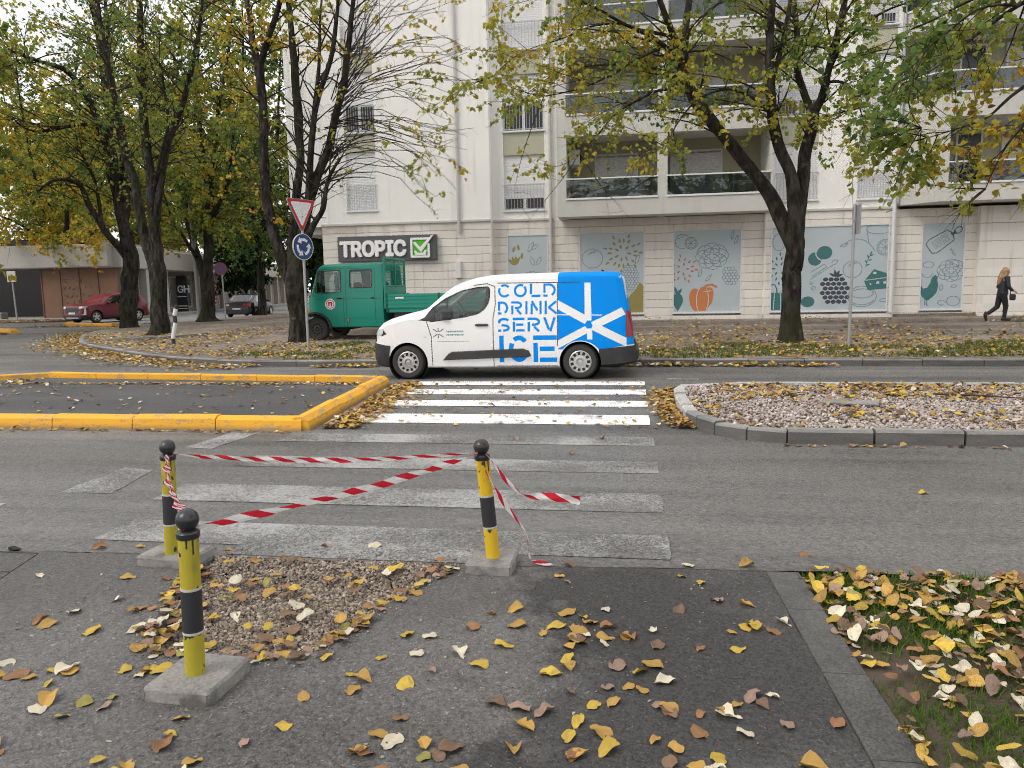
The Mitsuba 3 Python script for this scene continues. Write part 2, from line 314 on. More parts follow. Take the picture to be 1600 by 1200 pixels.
# ---- pebbles
def pebbles(pts, size, seed, c0, c1, squash=0.6, flat_faces=True):
    """many small angular stones as one mesh with a colour per stone"""
    r = rng(seed); base = trimesh.creation.icosahedron(); n = len(pts)
    V = base.vertices / np.linalg.norm(base.vertices, axis=1, keepdims=True); F = base.faces
    s = size[0] + (size[1] - size[0]) * r.random(n) ** 2
    jit = 1 + r.uniform(-0.3, 0.3, (n, len(V)))
    ax = np.stack([r.uniform(0.75, 1.25, n), r.uniform(0.6, 1.0, n), r.uniform(0.45, 0.9, n) * squash * 1.4], 1)
    v = V[None] * jit[..., None] * ax[:, None]
    q = r.normal(size=(n, 4)) * [1, 0.25, 0.25, 1]; q /= np.linalg.norm(q, axis=1, keepdims=True)
    w, x, y, z = q.T
    Rm = np.stack([1 - 2 * (y * y + z * z), 2 * (x * y - z * w), 2 * (x * z + y * w), 2 * (x * y + z * w), 1 - 2 * (x * x + z * z), 2 * (y * z - x * w), 2 * (x * z - y * w), 2 * (y * z + x * w), 1 - 2 * (x * x + y * y)], 1).reshape(n, 3, 3)
    v = np.einsum('nij,nkj->nki', Rm, v) * s[:, None, None] + np.asarray(pts)[:, None]
    t = r.random(n)[:, None] ** 1.3; c = np.asarray(c0) * (1 - t) + np.asarray(c1) * t
    c = c * r.uniform(0.75, 1.2, (n, 1))
    f = (F[None] + (np.arange(n) * len(V))[:, None, None]).reshape(-1, 3)
    return M(v.reshape(-1, 3), f), np.clip(np.repeat(c, len(V), 0), 0, 1)
def inside(poly, n, seed):
    r = rng(seed); x0, y0, x1, y1 = poly.bounds; import shapely
    out = np.zeros((0, 2))
    while len(out) < n:
        p = np.column_stack([r.uniform(x0, x1, n * 2), r.uniform(y0, y1, n * 2)])
        out = np.vstack([out, p[shapely.contains_xy(poly, p[:, 0], p[:, 1])]])
    return out[:n]
p = inside(ISLIN.intersection(sbox(0, 7, 9.5, 12)), 23000, 11)
m, c = pebbles(np.column_stack([p, rng(1).uniform(0.10, 0.125, len(p))]), (0.012, 0.027), 12, (0.31, 0.265, 0.24), (0.58, 0.51, 0.465))
put('gravel', m, 'matte_vc', gi, color=c, kind='stuff')
pitk = thing('gravel_pit', 'shallow dug out pit in the footpath filled with grey gravel and leaves', 'pit')
p = inside(PIT.buffer(-0.006).intersection(sbox(-5, 0, 5, 4.035)), 19000, 13)
hh = 0.02 * meshkit.fbm(np.column_stack([p * 5, p[:, :1] * 0]), 3)
rim = np.array([PIT.exterior.distance(Point(*q)) for q in p]); hh = hh * 0.7 + 0.046 * np.clip((p[:, 1] - 3.70) / 0.28, 0, 1)
m, c = pebbles(np.column_stack([p, -0.062 + hh + rng(2).uniform(0, 0.012, len(p))]), (0.0035, 0.014), 14, (0.13, 0.105, 0.085), (0.42, 0.355, 0.29))
put('gravel', m, 'matte_vc', pitk, color=c, kind='stuff')
q_ = np.linspace(3.45, 4.06, 9)
put('dirt_bed', cat(sheet(PIT.buffer(0.0), -0.058), hull([(x, y, z) for x in (-2.5, -0.85) for y, z in ((3.75, -0.066), (4.10, -0.066), (4.10, -0.006), (4.0, -0.012))])), 'soil', pitk)
p = np.vstack([inside(PIT.buffer(0.10).difference(PIT), 420, 15), inside(sbox(-3.0, 2.2, 0.5, 3.9), 260, 16)])
m, c = pebbles(np.column_stack([p, np.full(len(p), 0.009)]), (0.003, 0.009), 17, (0.14, 0.125, 0.11), (0.42, 0.38, 0.33))
put('loose_grit', m, 'matte_vc', color=c, kind='stuff', label='scattered grit and small stones around the pit', cat='grit')

# ---- grass verge on the right with its flush concrete edging
VERGE = Polygon([(0.855, 4.07), (0.86, 3.9), (0.875, 3.4), (0.89, 2.87), (0.895, 2.4), (0.9, -2), (9, -2), (14, 4.07), (2.0, 4.07), (1.04, 4.09)])
ed = thing('edging_strip', 'narrow concrete edging strip between the footpath and the leafy verge', 'edging')
for y0, y1 in ((4.055, 3.58), (3.575, 2.98), (2.975, 2.42), (2.415, 1.7), (1.69, 0.9)):
    c0 = 0.70 + 0.055 * np.clip((4.05 - y0) / 1.7, 0, 1); c1 = 0.70 + 0.055 * np.clip((4.05 - y1) / 1.7, 0, 1)
    put('edging_stone', hull([(a, b, z) for a, b in ((c0 - 0.002, y0), (c0 + 0.16, y0), (c1 - 0.002, y1), (c1 + 0.16, y1)) for z in (-0.07, 0.012)]), 'edging_concrete', ed)
def verge_z(x, y): return -0.035 + 0.05 * meshkit.fbm(np.column_stack([np.asarray(x) * 2.2, np.asarray(y) * 2.2, np.zeros(len(x))]), 3)
put('verge', terrain(VERGE, 0.15, verge_z, 0.80, 6.0, 0.9, 4.2), 'soil', kind='structure', label='bare soil verge under the leaves')
def blades(pts, z, hgt, seed, c0, c1, wid=0.003):
    r = rng(seed); n = len(pts); a = r.uniform(0, 2 * np.pi, n); h = hgt[0] + (hgt[1] - hgt[0]) * r.random(n)
    lean = r.uniform(0.2, 1.1, n) * h; d = np.stack([np.cos(a), np.sin(a)], 1); s = np.stack([-np.sin(a), np.cos(a)], 1) * wid
    b = np.column_stack([pts, z])
    v = np.stack([b + np.column_stack([s, 0 * a]), b - np.column_stack([s, 0 * a]),
                  b + np.column_stack([d * lean[:, None] * 0.35 - s * 0.8, h * 0.6]), b + np.column_stack([d * lean[:, None] * 0.35 + s * 0.8, h * 0.6]), b + np.column_stack([d * lean[:, None], h])], 1)
    f = (np.array([[0, 1, 2], [0, 2, 3], [3, 2, 4]])[None] + (np.arange(n) * 5)[:, None, None]).reshape(-1, 3)
    t = r.random((n, 1)); c = np.asarray(c0) * (1 - t) + np.asarray(c1) * t
    return M(v.reshape(-1, 3), f), np.repeat(c, 5, 0)
p = inside(VERGE.intersection(sbox(0.85, 1.2, 5.2, 4.1)), 60000, 21)
dens = meshkit.fbm(np.column_stack([p * 1.5, np.full(len(p), 3.0)]), 3) + 0.16 * (p[:, 1] - 3.2) + 0.03 * (p[:, 0] - 1)
p = p[dens + rng(5).uniform(-0.12, 0.12, len(p)) > 0.50]
m, c = blades(p, verge_z(p[:, 0], p[:, 1]), (0.02, 0.06), 22, (0.06, 0.13, 0.025), (0.18, 0.28, 0.05))
put('grass', m, 'leaf_thin', color=c, kind='stuff', label='short green grass growing between the leaves on the verge', cat='grass')
# grass strip along the plaza edge
p = np.vstack([inside(sbox(-9.8, 14.98, 20, 18.8).intersection(PLAZA), 26000, 23), inside(sbox(-9.6, 18.9, -6.2, 21.3), 3000, 24)])
k = meshkit.fbm(np.column_stack([p * 0.8, np.full(len(p), 8.0)]), 3) - 0.05 * (p[:, 1] - 16)
p = p[(k > 0.34) & ((p[:, 0] > -1.5) | (k > 0.55))]
m, c = blades(p, zg(p[:, 0], p[:, 1]), (0.03, 0.09), 25, (0.07, 0.11, 0.02), (0.20, 0.24, 0.06), 0.010)
put('grass', m, 'leaf_thin', color=c, kind='stuff', label='thin grass in the planted strip behind the far kerb', cat='grass')
# ================================================================== THE APARTMENT BUILDING
def f_plaster(p, n, uv):
    q = fbm(p.x * 0.8, p.y * 0.8, p.z * 0.8, 4); st = fbm(p.x * 7, p.y * 7, p.z * 0.35, 3); g = noise(p.x * 60, p.y * 60, p.z * 60)
    k = 1 + 0.10 * (q - 0.5) - 0.14 * smoothstep(0.5, 0.85, st) + 0.05 * (g - 0.5)
    return mi.Color3f(0.80 * k, 0.795 * k, 0.765 * k)
mat('plaster_cream', proc(f_plaster), 0.85, spec=0.2)
def f_plaster2(p, n, uv):
    q = fbm(p.x * 0.8 + 5, p.y * 0.8, p.z * 0.8, 4); st = fbm(p.x * 6, p.y * 6, p.z * 0.3, 3); g = noise(p.x * 60, p.y * 60, p.z * 60)
    k = 1 + 0.10 * (q - 0.5) - 0.12 * smoothstep(0.5, 0.85, st) + 0.05 * (g - 0.5)
    return mi.Color3f(0.52 * k, 0.52 * k, 0.49 * k)
mat('plaster_grey', proc(f_plaster2), 0.85, spec=0.2)
mat('plaster_olive', (0.43, 0.43, 0.335), 0.85, spec=0.2)
mat('plaster_ochre', (0.44, 0.42, 0.30), 0.85, spec=0.2)
def f_stone(p, n, uv):
    r = cell_rand(p.x * 0.8 + 40, p.z * 3.508 - 1.58, 3)
    q = fbm(p.x * 1.3, p.y, p.z * 7, 4); st = fbm(p.x * 8, 1.0, p.z * 0.5, 3)
    k = 1 + 0.12 * (r - 0.5) + 0.14 * (q - 0.5) - 0.2 * smoothstep(0.55, 0.9, st)
    return mix(mix((0.76, 0.735, 0.69), (0.66, 0.62, 0.56), q) * k, (0.36, 0.26, 0.18), 0.45 * smoothstep(3.2, 3.8, p.z) * smoothstep(0.5, 0.75, fbm(p.x * 1.3, 4.0, p.z * 0.3, 3)) * smoothstep(-5.0, -6.0, p.x))
mat('stone_cladding', proc(f_stone), 0.75, spec=0.3)
mat('joint_dark', (0.23, 0.21, 0.185), 0.9)
mat('white_metal', (0.66, 0.67, 0.68), 0.45)
mat('shutter_white', (0.72, 0.725, 0.73), 0.5)
mat('shutter_grey', (0.48, 0.50, 0.53), 0.5)
mat('rail_grey', (0.42, 0.44, 0.46), 0.4, metallic=0.3)
mat('pipe_grey', (0.50, 0.49, 0.47), 0.5)
mat('dark_room', (0.02, 0.022, 0.024), 0.25, spec=0.6)
scene['smoked_glass'] = {'type': 'thindielectric', 'specular_transmittance': {'type': 'rgb', 'value': [0.36, 0.41, 0.42]}}
scene['clear_glass'] = {'type': 'thindielectric', 'specular_transmittance': {'type': 'rgb', 'value': [0.72, 0.78, 0.76]}}
def f_film(p, n, uv):
    q = fbm(p.x * 1.2, 2.0, p.z * 1.2, 3)
    return mix((0.40, 0.465, 0.495), (0.45, 0.51, 0.535), q)
mat('window_film', proc(f_film), 0.28, spec=0.5)

B = thing('apartment_building', 'pale apartment block with balconies above a stone clad shop front', 'building')
ZB, ZT, FL = 0.30, 3.85, 2.72
NF = 4
TOP = ZT + NF * FL + 0.4
# --- ground floor core (behind the cladding), then panels row by row
GF = [(-11.15, -4.92, 27.0), (-4.92, -2.72, 27.4), (-2.72, 4.40, 27.4), (4.40, 8.52, 27.25), (8.52, 11.05, 27.4), (11.05, 22.0, 27.15)]
core = [bx(x0, x1, y + 0.03, 36, -0.1, ZT) for x0, x1, y in GF]
put('ground_wall', cat(core), 'joint_dark', B)
WIN = [(-4.42, -2.96), (-1.85, 0.40), (1.38, 3.66), (4.60, 8.33), (9.38, 10.71)]
WZ = (0.57, 3.38)
RH, Z0 = 0.285, 0.45
rr = rng(31)
for x0, x1, y in GF:
    pl = (1.25 if y != 27.15 else 2.4)
    k = 0
    while Z0 + k * RH < ZT - 0.02:
        za, zb = Z0 + k * RH, min(Z0 + (k + 1) * RH, ZT)
        if y == 27.15: 
            za, zb = Z0 + k * 0.57, min(Z0 + (k + 1) * 0.57, ZT)
            if za > ZT - 0.05: break
        if za < WZ[1] - 0.03 and zb > WZ[1] + 0.03:
            for wa, wb in WIN:
                if x0 <= wa and wb <= x1:
                    for u, v in zip(np.linspace(wa, wb, 4)[:-1], np.linspace(wa, wb, 4)[1:]): put('stone_panel', rbx(u + 0.003, v - 0.003, y - 0.012, y + 0.028, WZ[1] + 0.004, zb - 0.004, 0.006), 'stone_cladding', B)
        spans = [(x0, x1)]
        for wa, wb in WIN:
            if zb > WZ[0] + 0.03 and za < WZ[1] - 0.03:
                spans = [s for a, b in spans for s in ([(a, b)] if wb <= a or wa >= b else [(a, max(a, wa)), (min(b, wb), b)]) if s[1] - s[0] > 0.02]
        za2 = za; zb2 = zb
        for a, b in spans:
            n = max(1, int(round((b - a) / pl))); e = np.linspace(a, b, n + 1)
            for u, v in zip(e[:-1], e[1:]):
                dy = rr.normal(0, 0.0015)
                put('stone_panel', rbx(u + 0.003, v - 0.003, y - 0.012 + dy, y + 0.028, za2 + 0.008, zb2 - 0.005, 0.004), 'stone_cladding', B)
        k += 1
for x_, y0_, y1_ in ((11.05, 27.145, 27.42), (4.40, 27.245, 27.42), (8.52, 27.245, 27.42), (-4.92, 26.995, 27.42)):
    for k_ in range(6): put('stone_panel', bx(x_ - 0.015, x_ + 0.014, y0_ - 0.006, y1_, Z0 + k_ * 0.57 + 0.004, min(Z0 + (k_ + 1) * 0.57 - 0.004, ZT)), 'stone_cladding', B)
put('plinth', cat([bx(x0, x1, y - 0.03, y + 0.02, 0.05, Z0) for x0, x1, y in GF]), 'stone_cladding', B)

# --- shop windows with printed film
LINE, TEAL, GOLD, ORANGE, DARK, PALE, RED = 'art_line', 'art_teal', 'art_gold', 'art_orange', 'art_dark', 'art_pale', 'art_red'
for nme, c in ((LINE, (0.17, 0.235, 0.265)), (TEAL, (0.045, 0.15, 0.15)), (GOLD, (0.27, 0.23, 0.07)), (ORANGE, (0.50, 0.19, 0.07)), (DARK, (0.05, 0.055, 0.075)), (PALE, (0.50, 0.55, 0.57)), (RED, (0.45, 0.13, 0.08))):
    mat(nme, c, 0.35)
def ln(pts, w=0.011): return LineString(pts).buffer(w, cap_style='round')
def arc(cx, cy, rx, ry, a0, a1, n=24):
    t = np.radians(np.linspace(a0, a1, n)); return [(cx + rx * math.cos(q), cy + ry * math.sin(q)) for q in t]
def oval(cx, cy, rx, ry, rot=0): return affinity.rotate(affinity.scale(Point(cx, cy).buffer(1, 24), rx, ry), rot)
def leafshape(cx, cy, l, w, rot):
    p = [(l * t, w * math.sin(math.pi * t) ** 0.8 * (1 - 0.3 * t)) for t in np.linspace(0, 1, 9)]
    q = Polygon(p + [(x, -y) for x, y in p[::-1]])
    return affinity.translate(affinity.rotate(q.buffer(0), rot, origin=(0, 0)), cx, cy)
def burst(cx, cy, r, n, seed, a0=0, a1=360):
    r_ = rng(seed); out = []
    for ring, (rad, m) in enumerate(((0.22, n // 2), (0.55, n), (0.82, n))):
        for i in range(m):
            a = a0 + (a1 - a0) * (i + 0.5 * ring) / m + r_.uniform(-6, 6)
            if ring == 2 and i % 2: continue
            out.append(leafshape(cx + r * rad * math.cos(math.radians(a)), cy + r * rad * math.sin(math.radians(a)), r * 0.26, r * 0.065, a))
    return unary_union(out)
def rosette(cx, cy, r, seed):
    """line drawing of a cabbage"""
    r_ = rng(seed); out = []
    for rad, m in ((1.0, 8), (0.62, 6), (0.3, 4)):
        for i in range(m):
            a = 360 * i / m + r_.uniform(-8, 8)
            x, y = cx + r * rad * 0.55 * math.cos(math.radians(a)), cy + r * rad * 0.45 * math.sin(math.radians(a))
            out.append(ln(arc(x, y, r * rad * 0.5, r * rad * 0.42, a - 115, a + 115, 14), 0.010))
    return unary_union(out)
def tomato(cx, cy, r):
    o = [ln(arc(cx, cy, r, r * 0.92, 0, 360), 0.011)]
    for a in (20, 60, 100, 140, 170): o.append(ln([(cx, cy + r * 0.55), (cx + r * 0.45 * math.cos(math.radians(a)), cy + r * 0.55 + r * 0.28 * math.sin(math.radians(a * 1.3)))], 0.010))
    return unary_union(o)
def slice_(cx, cy, r):
    return unary_union([ln(arc(cx, cy, r, r, 0, 360), 0.012), ln(arc(cx, cy, r * 0.8, r * 0.8, 0, 360), 0.008)] + [ln([(cx, cy), (cx + r * 0.8 * math.cos(a), cy + r * 0.8 * math.sin(a))], 0.008) for a in np.arange(0, 6.28, 0.785)])
def berries(cx, cy, rx, ry, s, seed):
    r_ = rng(seed); out = []
    for j, y in enumerate(np.arange(-ry, ry + s, s * 0.85)):
        for x in np.arange(-rx, rx + s, s):
            X = x + (j % 2) * s / 2
            if (X / rx) ** 2 + (y / ry) ** 2 < 1: out.append((cx + X, cy + y))
    return out
def sprig(cx, cy, l, rot, m=5):
    out = [ln([(0, 0), (l * 0.5, 0.02), (l, 0)], 0.008)]
    for i in range(m):
        t = (i + 0.6) / m * l; out.append(leafshape(t, 0, l * 0.30, l * 0.07, 50 if i % 2 else -50))
    out.append(leafshape(l, 0, l * 0.3, l * 0.07, 0))
    return affinity.translate(affinity.rotate(unary_union(out), rot, origin=(0, 0)), cx, cy)
def outline(s, w=0.010): return s.boundary.buffer(w)
def grater(cx, cy, l, rot):
    body = Polygon([(0, -0.16), (0.12, -0.22), (l * 0.72, -0.17), (l * 0.78, 0), (l * 0.72, 0.17), (0.12, 0.22), (0, 0.16)]).buffer(0.03)
    o = [outline(body, 0.014), sbox(l * 0.76, -0.045, l * 0.92, 0.045), outline(oval(l * 1.0, 0, 0.13, 0.09), 0.014)]
    for j in range(5):
        for i in range(9): o.append(ln([(0.14 + i * l * 0.06, -0.12 + j * 0.06), (0.17 + i * l * 0.06, -0.10 + j * 0.06)], 0.007))
    return affinity.translate(affinity.rotate(unary_union(o), rot, origin=(0, 0)), cx, cy)
ART = []
# each panel: list of (name, shape in metres from the panel's lower left corner, material)
ART.append([('leaf_motif', unary_union([leafshape(0.28, 1.75, 0.34, 0.07, a) for a in (60, 85, 110, 140)] + [leafshape(0.2, 2.2, 0.25, 0.06, 70), leafshape(0.42, 2.25, 0.25, 0.06, 100), leafshape(0.5, 1.95, 0.25, 0.06, 80)]), GOLD),
            ('drawn_leaf', unary_union([outline(leafshape(0.75, 2.2, 0.4, 0.08, 60)), outline(leafshape(0.85, 2.3, 0.3, 0.07, 30)), outline(leafshape(0.95, 1.72, 0.35, 0.08, 110)), outline(leafshape(1.05, 1.75, 0.32, 0.07, 60)), rosette(0.9, 1.2, 0.38, 4), tomato(0.4, 0.5, 0.26)]), LINE)])
ART.append([('burst_motif', burst(1.50, 2.08, 0.66, 15, 2), GOLD), ('drawn_tomato', unary_union([tomato(0.45, 1.92, 0.36), rosette(0.6, 0.9, 0.4, 6)]), LINE),
            ('drawn_grapes', unary_union([outline(oval(x, y, 0.05, 0.05), 0.008) for x, y in berries(1.78, 1.18, 0.26, 0.5, 0.10, 3)] + [outline(leafshape(1.95, 1.7, 0.35, 0.07, 70))]), LINE),
            ('pear_shape', Polygon([(1.62, 0.03), (2.2, 0.03), (2.22, 0.9), (2.1, 1.02), (1.98, 0.8), (1.8, 0.62), (1.62, 0.4)]).buffer(0.03).intersection(sbox(0, 0.02, 2.24, 3)), GOLD), ('seed_dots', unary_union([oval(1.05, 1.42, .06, .03, 30), oval(0.8, 1.5, .06, .03, -20), oval(0.86, 1.4, .05, .025, 50)]), DARK)])
ART.append([('burst_motif', burst(0.32, 1.48, 0.50, 11, 5).intersection(sbox(0.01, 0, 3, 3)), RED), ('drawn_orange_slice', unary_union([slice_(0.60, 2.36, 0.2), ln(arc(0.32, 2.42, 0.26, 0.24, 40, 280)), outline(leafshape(0.1, 2.55, 0.3, 0.06, 20))]), LINE),
            ('drawn_cabbage', unary_union([rosette(1.30, 1.90, 0.52, 9), outline(leafshape(2.05, 2.3, 0.3, 0.05, 70)), outline(leafshape(1.95, 2.45, 0.3, 0.05, 80)), outline(leafshape(0.86, 1.2, 0.3, 0.06, 70)), outline(leafshape(1.1, 1.05, 0.3, 0.05, 50))]), LINE),
            ('drawn_raspberry', unary_union([outline(oval(x, y, 0.06, 0.055), 0.008) for x, y in berries(1.92, 1.22, 0.27, 0.34, 0.115, 4)]), LINE),
            ('pepper', unary_union([oval(0.80, 0.40, 0.24, 0.42, 12), oval(1.02, 0.44, 0.26, 0.44, -6), oval(1.18, 0.50, 0.18, 0.36, -12)]).intersection(sbox(0, 0.03, 3, 3)), ORANGE),
            ('pepper_stem', ln([(0.98, 0.78), (1.12, 0.90), (1.30, 0.94), (1.46, 0.86)], 0.035), ORANGE),
            ('pepper_crease', unary_union([ln(arc(0.92, 0.40, 0.12, 0.40, 100, 250), 0.012), ln(arc(1.1, 0.44, 0.10, 0.36, -70, 70), 0.012), ln([(1.02, 0.70), (1.3, 0.72)], 0.010)]), PALE),
            ('beet', unary_union([oval(0.16, 0.42, 0.18, 0.24), Polygon([(0.02, 0.3), (0.32, 0.3), (0.16, 0.03)]), leafshape(0.16, 0.6, 0.3, 0.06, 110), leafshape(0.16, 0.6, 0.26, 0.06, 60)]).intersection(sbox(0.02, 0.02, 3, 3)), TEAL)])
ART.append([('burst_motif', burst(0.28, 1.42, 0.52, 12, 7).intersection(sbox(0.01, 0, 4, 3)), TEAL), ('jar', unary_union([Polygon([(0.02, 0.03), (0.5, 0.03), (0.5, 0.62), (0.02, 0.62)]), ln(arc(0.1, 0.62, 0.12, 0.28, 0, 180), 0.02)]).intersection(sbox(0.02, 0, 4, 3)), TEAL),
            ('jar_line', unary_union([ln([(0.12, 0.05), (0.14, 0.6)], 0.012), ln([(0.36, 0.05), (0.33, 0.6)], 0.012)]), PALE),
            ('round_fruit', unary_union([oval(1.72, 1.92, 0.24, 0.22), oval(1.42, 1.72, 0.22, 0.22), oval(1.22, 0.30, 0.22, 0.18)]).difference(unary_union([ln(arc(1.72, 1.92, 0.28, 0.26, 180, 290), 0.02)])), TEAL),
            ('blackberry', unary_union([oval(x, y, 0.082, 0.068) for x, y in berries(2.08, 0.66, 0.48, 0.52, 0.175, 5)] + [leafshape(2.1, 1.12, 0.24, 0.05, a) for a in (20, 60, 100, 150)]), DARK),
            ('drawn_kitchen_things', unary_union([ln([(1.35, 1.15), (1.80, 1.45), (1.72, 1.55), (1.3, 1.28)], 0.011), ln([(1.3, 1.05), (1.98, 1.5), (2.1, 1.55), (2.15, 1.66), (2.05, 1.68), (1.95, 1.6)], 0.011), tomato(2.62, 1.35, 0.30), ln(arc(2.72, 2.18, 0.34, 0.16, 10, 190)), outline(leafshape(2.45, 2.2, 0.26, 0.05, 200)), slice_(3.62, 2.05, 0.26), ln(arc(3.4, 2.65, 0.38, 0.16, 0, 360)), ln([(3.03, 2.62), (3.1, 2.2), (3.3, 1.95)]), ln(arc(2.95, 0.45, 0.45, 0.34, 0, 360)), ln(arc(2.95, 0.55, 0.35, 0.15, 0, 360)), ln(arc(2.95, 0.36, 0.36, 0.18, 190, 350)), outline(leafshape(3.5, 0.3, 0.3, 0.06, 10)), ln(arc(1.4, 0.75, 0.06, 0.06, 0, 360)), ln(arc(1.32, 0.92, 0.04, 0.04, 0, 360)), ln(arc(0.25, 2.3, 0.2, 0.28, 30, 330))]), LINE),
            ('sprig', sprig(3.02, 1.42, 0.42, 70, 5), TEAL),
            ('cheese', Polygon([(3.02, 0.95), (3.30, 1.32), (3.70, 1.18), (3.70, 0.72), (3.14, 0.68)]).buffer(0.02).intersection(sbox(0, 0, 3.71, 3)), TEAL),
            ('cheese_line', unary_union([ln([(3.03, 0.98), (3.68, 1.06)], 0.012), oval(3.32, 1.22, 0.06, 0.04), sbox(3.38, 0.86, 3.47, 0.94), sbox(3.6, 0.86, 3.69, 0.94), oval(3.2, 0.86, 0.03, 0.03)]), PALE)])
ART.append([('drawn_grater', grater(0.26, 1.98, 1.02, 34).intersection(sbox(0.02, 0, 1.31, 2.79)), DARK), ('sprig', sprig(1.05, 1.72, 0.24, 120, 4), LINE),
            ('drawn_cabbage', unary_union([rosette(0.95, 1.25, 0.42, 12), ln(arc(0.25, 1.45, 0.16, 0.1, 0, 360)), ln(arc(0.22, 1.25, 0.18, 0.22, 200, 340)), outline(leafshape(0.66, 0.6, 0.2, 0.06, 85)), outline(leafshape(0.95, 0.72, 0.2, 0.05, 10)), ln(arc(1.05, 0.25, 0.2, 0.16, 0, 360)), ln(arc(0.7, 0.2, 0.12, 0.08, 0, 300))]).intersection(sbox(0.02, 0.02, 1.31, 2.79)), LINE),
            ('hen', Polygon([(0.03, 0.78), (0.10, 0.66), (0.24, 0.68), (0.34, 0.86), (0.38, 1.02), (0.46, 1.10), (0.54, 1.04), (0.52, 0.96), (0.56, 0.78), (0.52, 0.55), (0.38, 0.38), (0.28, 0.30), (0.22, 0.30), (0.10, 0.42), (0.03, 0.55)]).buffer(0.015).union(ln([(0.25, 0.32), (0.24, 0.14), (0.30, 0.10)], 0.012)).union(ln([(0.18, 0.34), (0.19, 0.12)], 0.012)).intersection(sbox(0.015, 0, 2, 3)), TEAL)])
for (wa, wb), art, yy in zip(WIN, ART, (27.4, 27.4, 27.4, 27.25, 27.4)):
    w = put('shop_window', bx(wa, wb, yy + 0.005, yy + 0.028, *WZ), 'window_film', B)
    put('frame', cat(bx(wa - 0.002, wa + 0.03, yy - 0.03, yy + 0.02, *WZ), bx(wb - 0.03, wb + 0.002, yy - 0.03, yy + 0.02, *WZ), bx(wa - 0.002, wb + 0.002, yy - 0.03, yy + 0.02, WZ[1] - 0.03, WZ[1]), bx(wa - 0.002, wb + 0.002, yy - 0.06, yy + 0.02, WZ[0] - 0.05, WZ[0])), 'white_metal', w)
    for i, (nme, g, mt) in enumerate(art):
        put(nme, move(upright(extr(g, 0, 0.0025 + 0.0006 * (i + 1))), wa, yy + 0.005, WZ[0]), mt, w, kind='stuff' if len(polys(g)) > 1 else None)

# --- shop sign
sg = thing('shop_sign', 'dark grey shop sign with white raised letters TROPIC and a green tick', 'sign')
put('board', rbx(-10.52, -6.86, 26.80, 26.985, 2.56, 3.46, 0.02), mat('sign_grey', (0.085, 0.085, 0.09), 0.5), sg)
mat('sign_white', (0.82, 0.82, 0.82), 0.35); mat('sign_green', (0.10, 0.42, 0.03), 0.35); mat('sign_edge', (0.45, 0.46, 0.46), 0.4)
import shapely
def glyph(ch, height):
    m = meshkit.text_mesh(ch, height, 0.01, True)
    tri = m.vertices[m.faces][:, :, :2]; up_ = m.face_normals[:, 2] > 0.9
    return unary_union([Polygon(t).buffer(0.0006) for t in tri[up_]])
x = -10.42
for ch in 'TROPIC':
    g = glyph(ch, 0.50).buffer(0.022, join_style='mitre')
    b = g.bounds; g = affinity.translate(affinity.scale(g, 0.93, 1.0, origin=(b[0], 0)), 0, 0); b = g.bounds
    put('letter', move(upright(extr(affinity.translate(g, x - b[0], 2.76), 0, 0.07)), 0, 26.80, 0), 'sign_white', sg)
    x += b[2] - b[0] + 0.005
sq = sbox(-7.74, 2.70, -7.14, 3.30).buffer(0.05)
tick = Polygon([(-7.60, 3.10), (-7.42, 2.92), (-6.96, 3.40), (-7.10, 3.40), (-7.42, 3.06), (-7.50, 3.14)])
put('emblem_frame', move(upright(extr(sq.difference(sq.buffer(-0.075)).difference(Polygon([(-7.25, 3.2), (-6.9, 3.5), (-7.0, 3.1)])), 0, 0.07)), 0, 26.80, 0), 'sign_white', sg)
put('emblem_fill', move(upright(extr(sq.buffer(-0.077), 0, 0.03)), 0, 26.80, 0), 'sign_green', sg)
put('emblem_tick', move(upright(extr(unary_union([Polygon([(-7.70, 3.18), (-7.60, 3.20), (-7.44, 3.0), (-7.02, 3.42), (-6.93, 3.44), (-7.40, 2.84)]), Polygon([(-7.66, 2.88), (-7.60, 2.74), (-7.24, 2.74), (-7.20, 2.92), (-7.27, 2.92), (-7.32, 2.82), (-7.54, 2.82), (-7.60, 2.90)])]), 0.03, 0.085)), 0, 26.80, 0), 'sign_white', sg)

# --- upper walls with window columns: (x0, x1, plane, windows)
def wall_with_holes(x0, x1, y, thick, z0, z1, holes, bsdf, name='wall'):
    g = sbox(x0, z0, x1, z1).difference(unary_union([sbox(*h) for h in holes])) if holes else sbox(x0, z0, x1, z1)
    return put(name, move(upright(extr(g, -thick, 0)), 0, y, 0), bsdf, B)
def slats(x0, x1, y, z0, z1, pitch=0.055, d=0.012):
    n = max(1, int((z1 - z0) / pitch)); zs = np.linspace(z0, z1, n + 1); V, F = [], []
    for a, b in zip(zs[:-1], zs[1:]):
        i = len(V); m = a + (b - a) * 0.85
        V += [(x0, y, a), (x1, y, a), (x1, y - d, a + (b - a) * 0.25), (x0, y - d, a + (b - a) * 0.25), (x1, y - d, m), (x0, y - d, m), (x1, y, b), (x0, y, b)]
        F += [(i, i + 1, i + 2), (i, i + 2, i + 3), (i + 3, i + 2, i + 4), (i + 3, i + 4, i + 5), (i + 5, i + 4, i + 6), (i + 5, i + 6, i + 7)]
    return M(V, F)
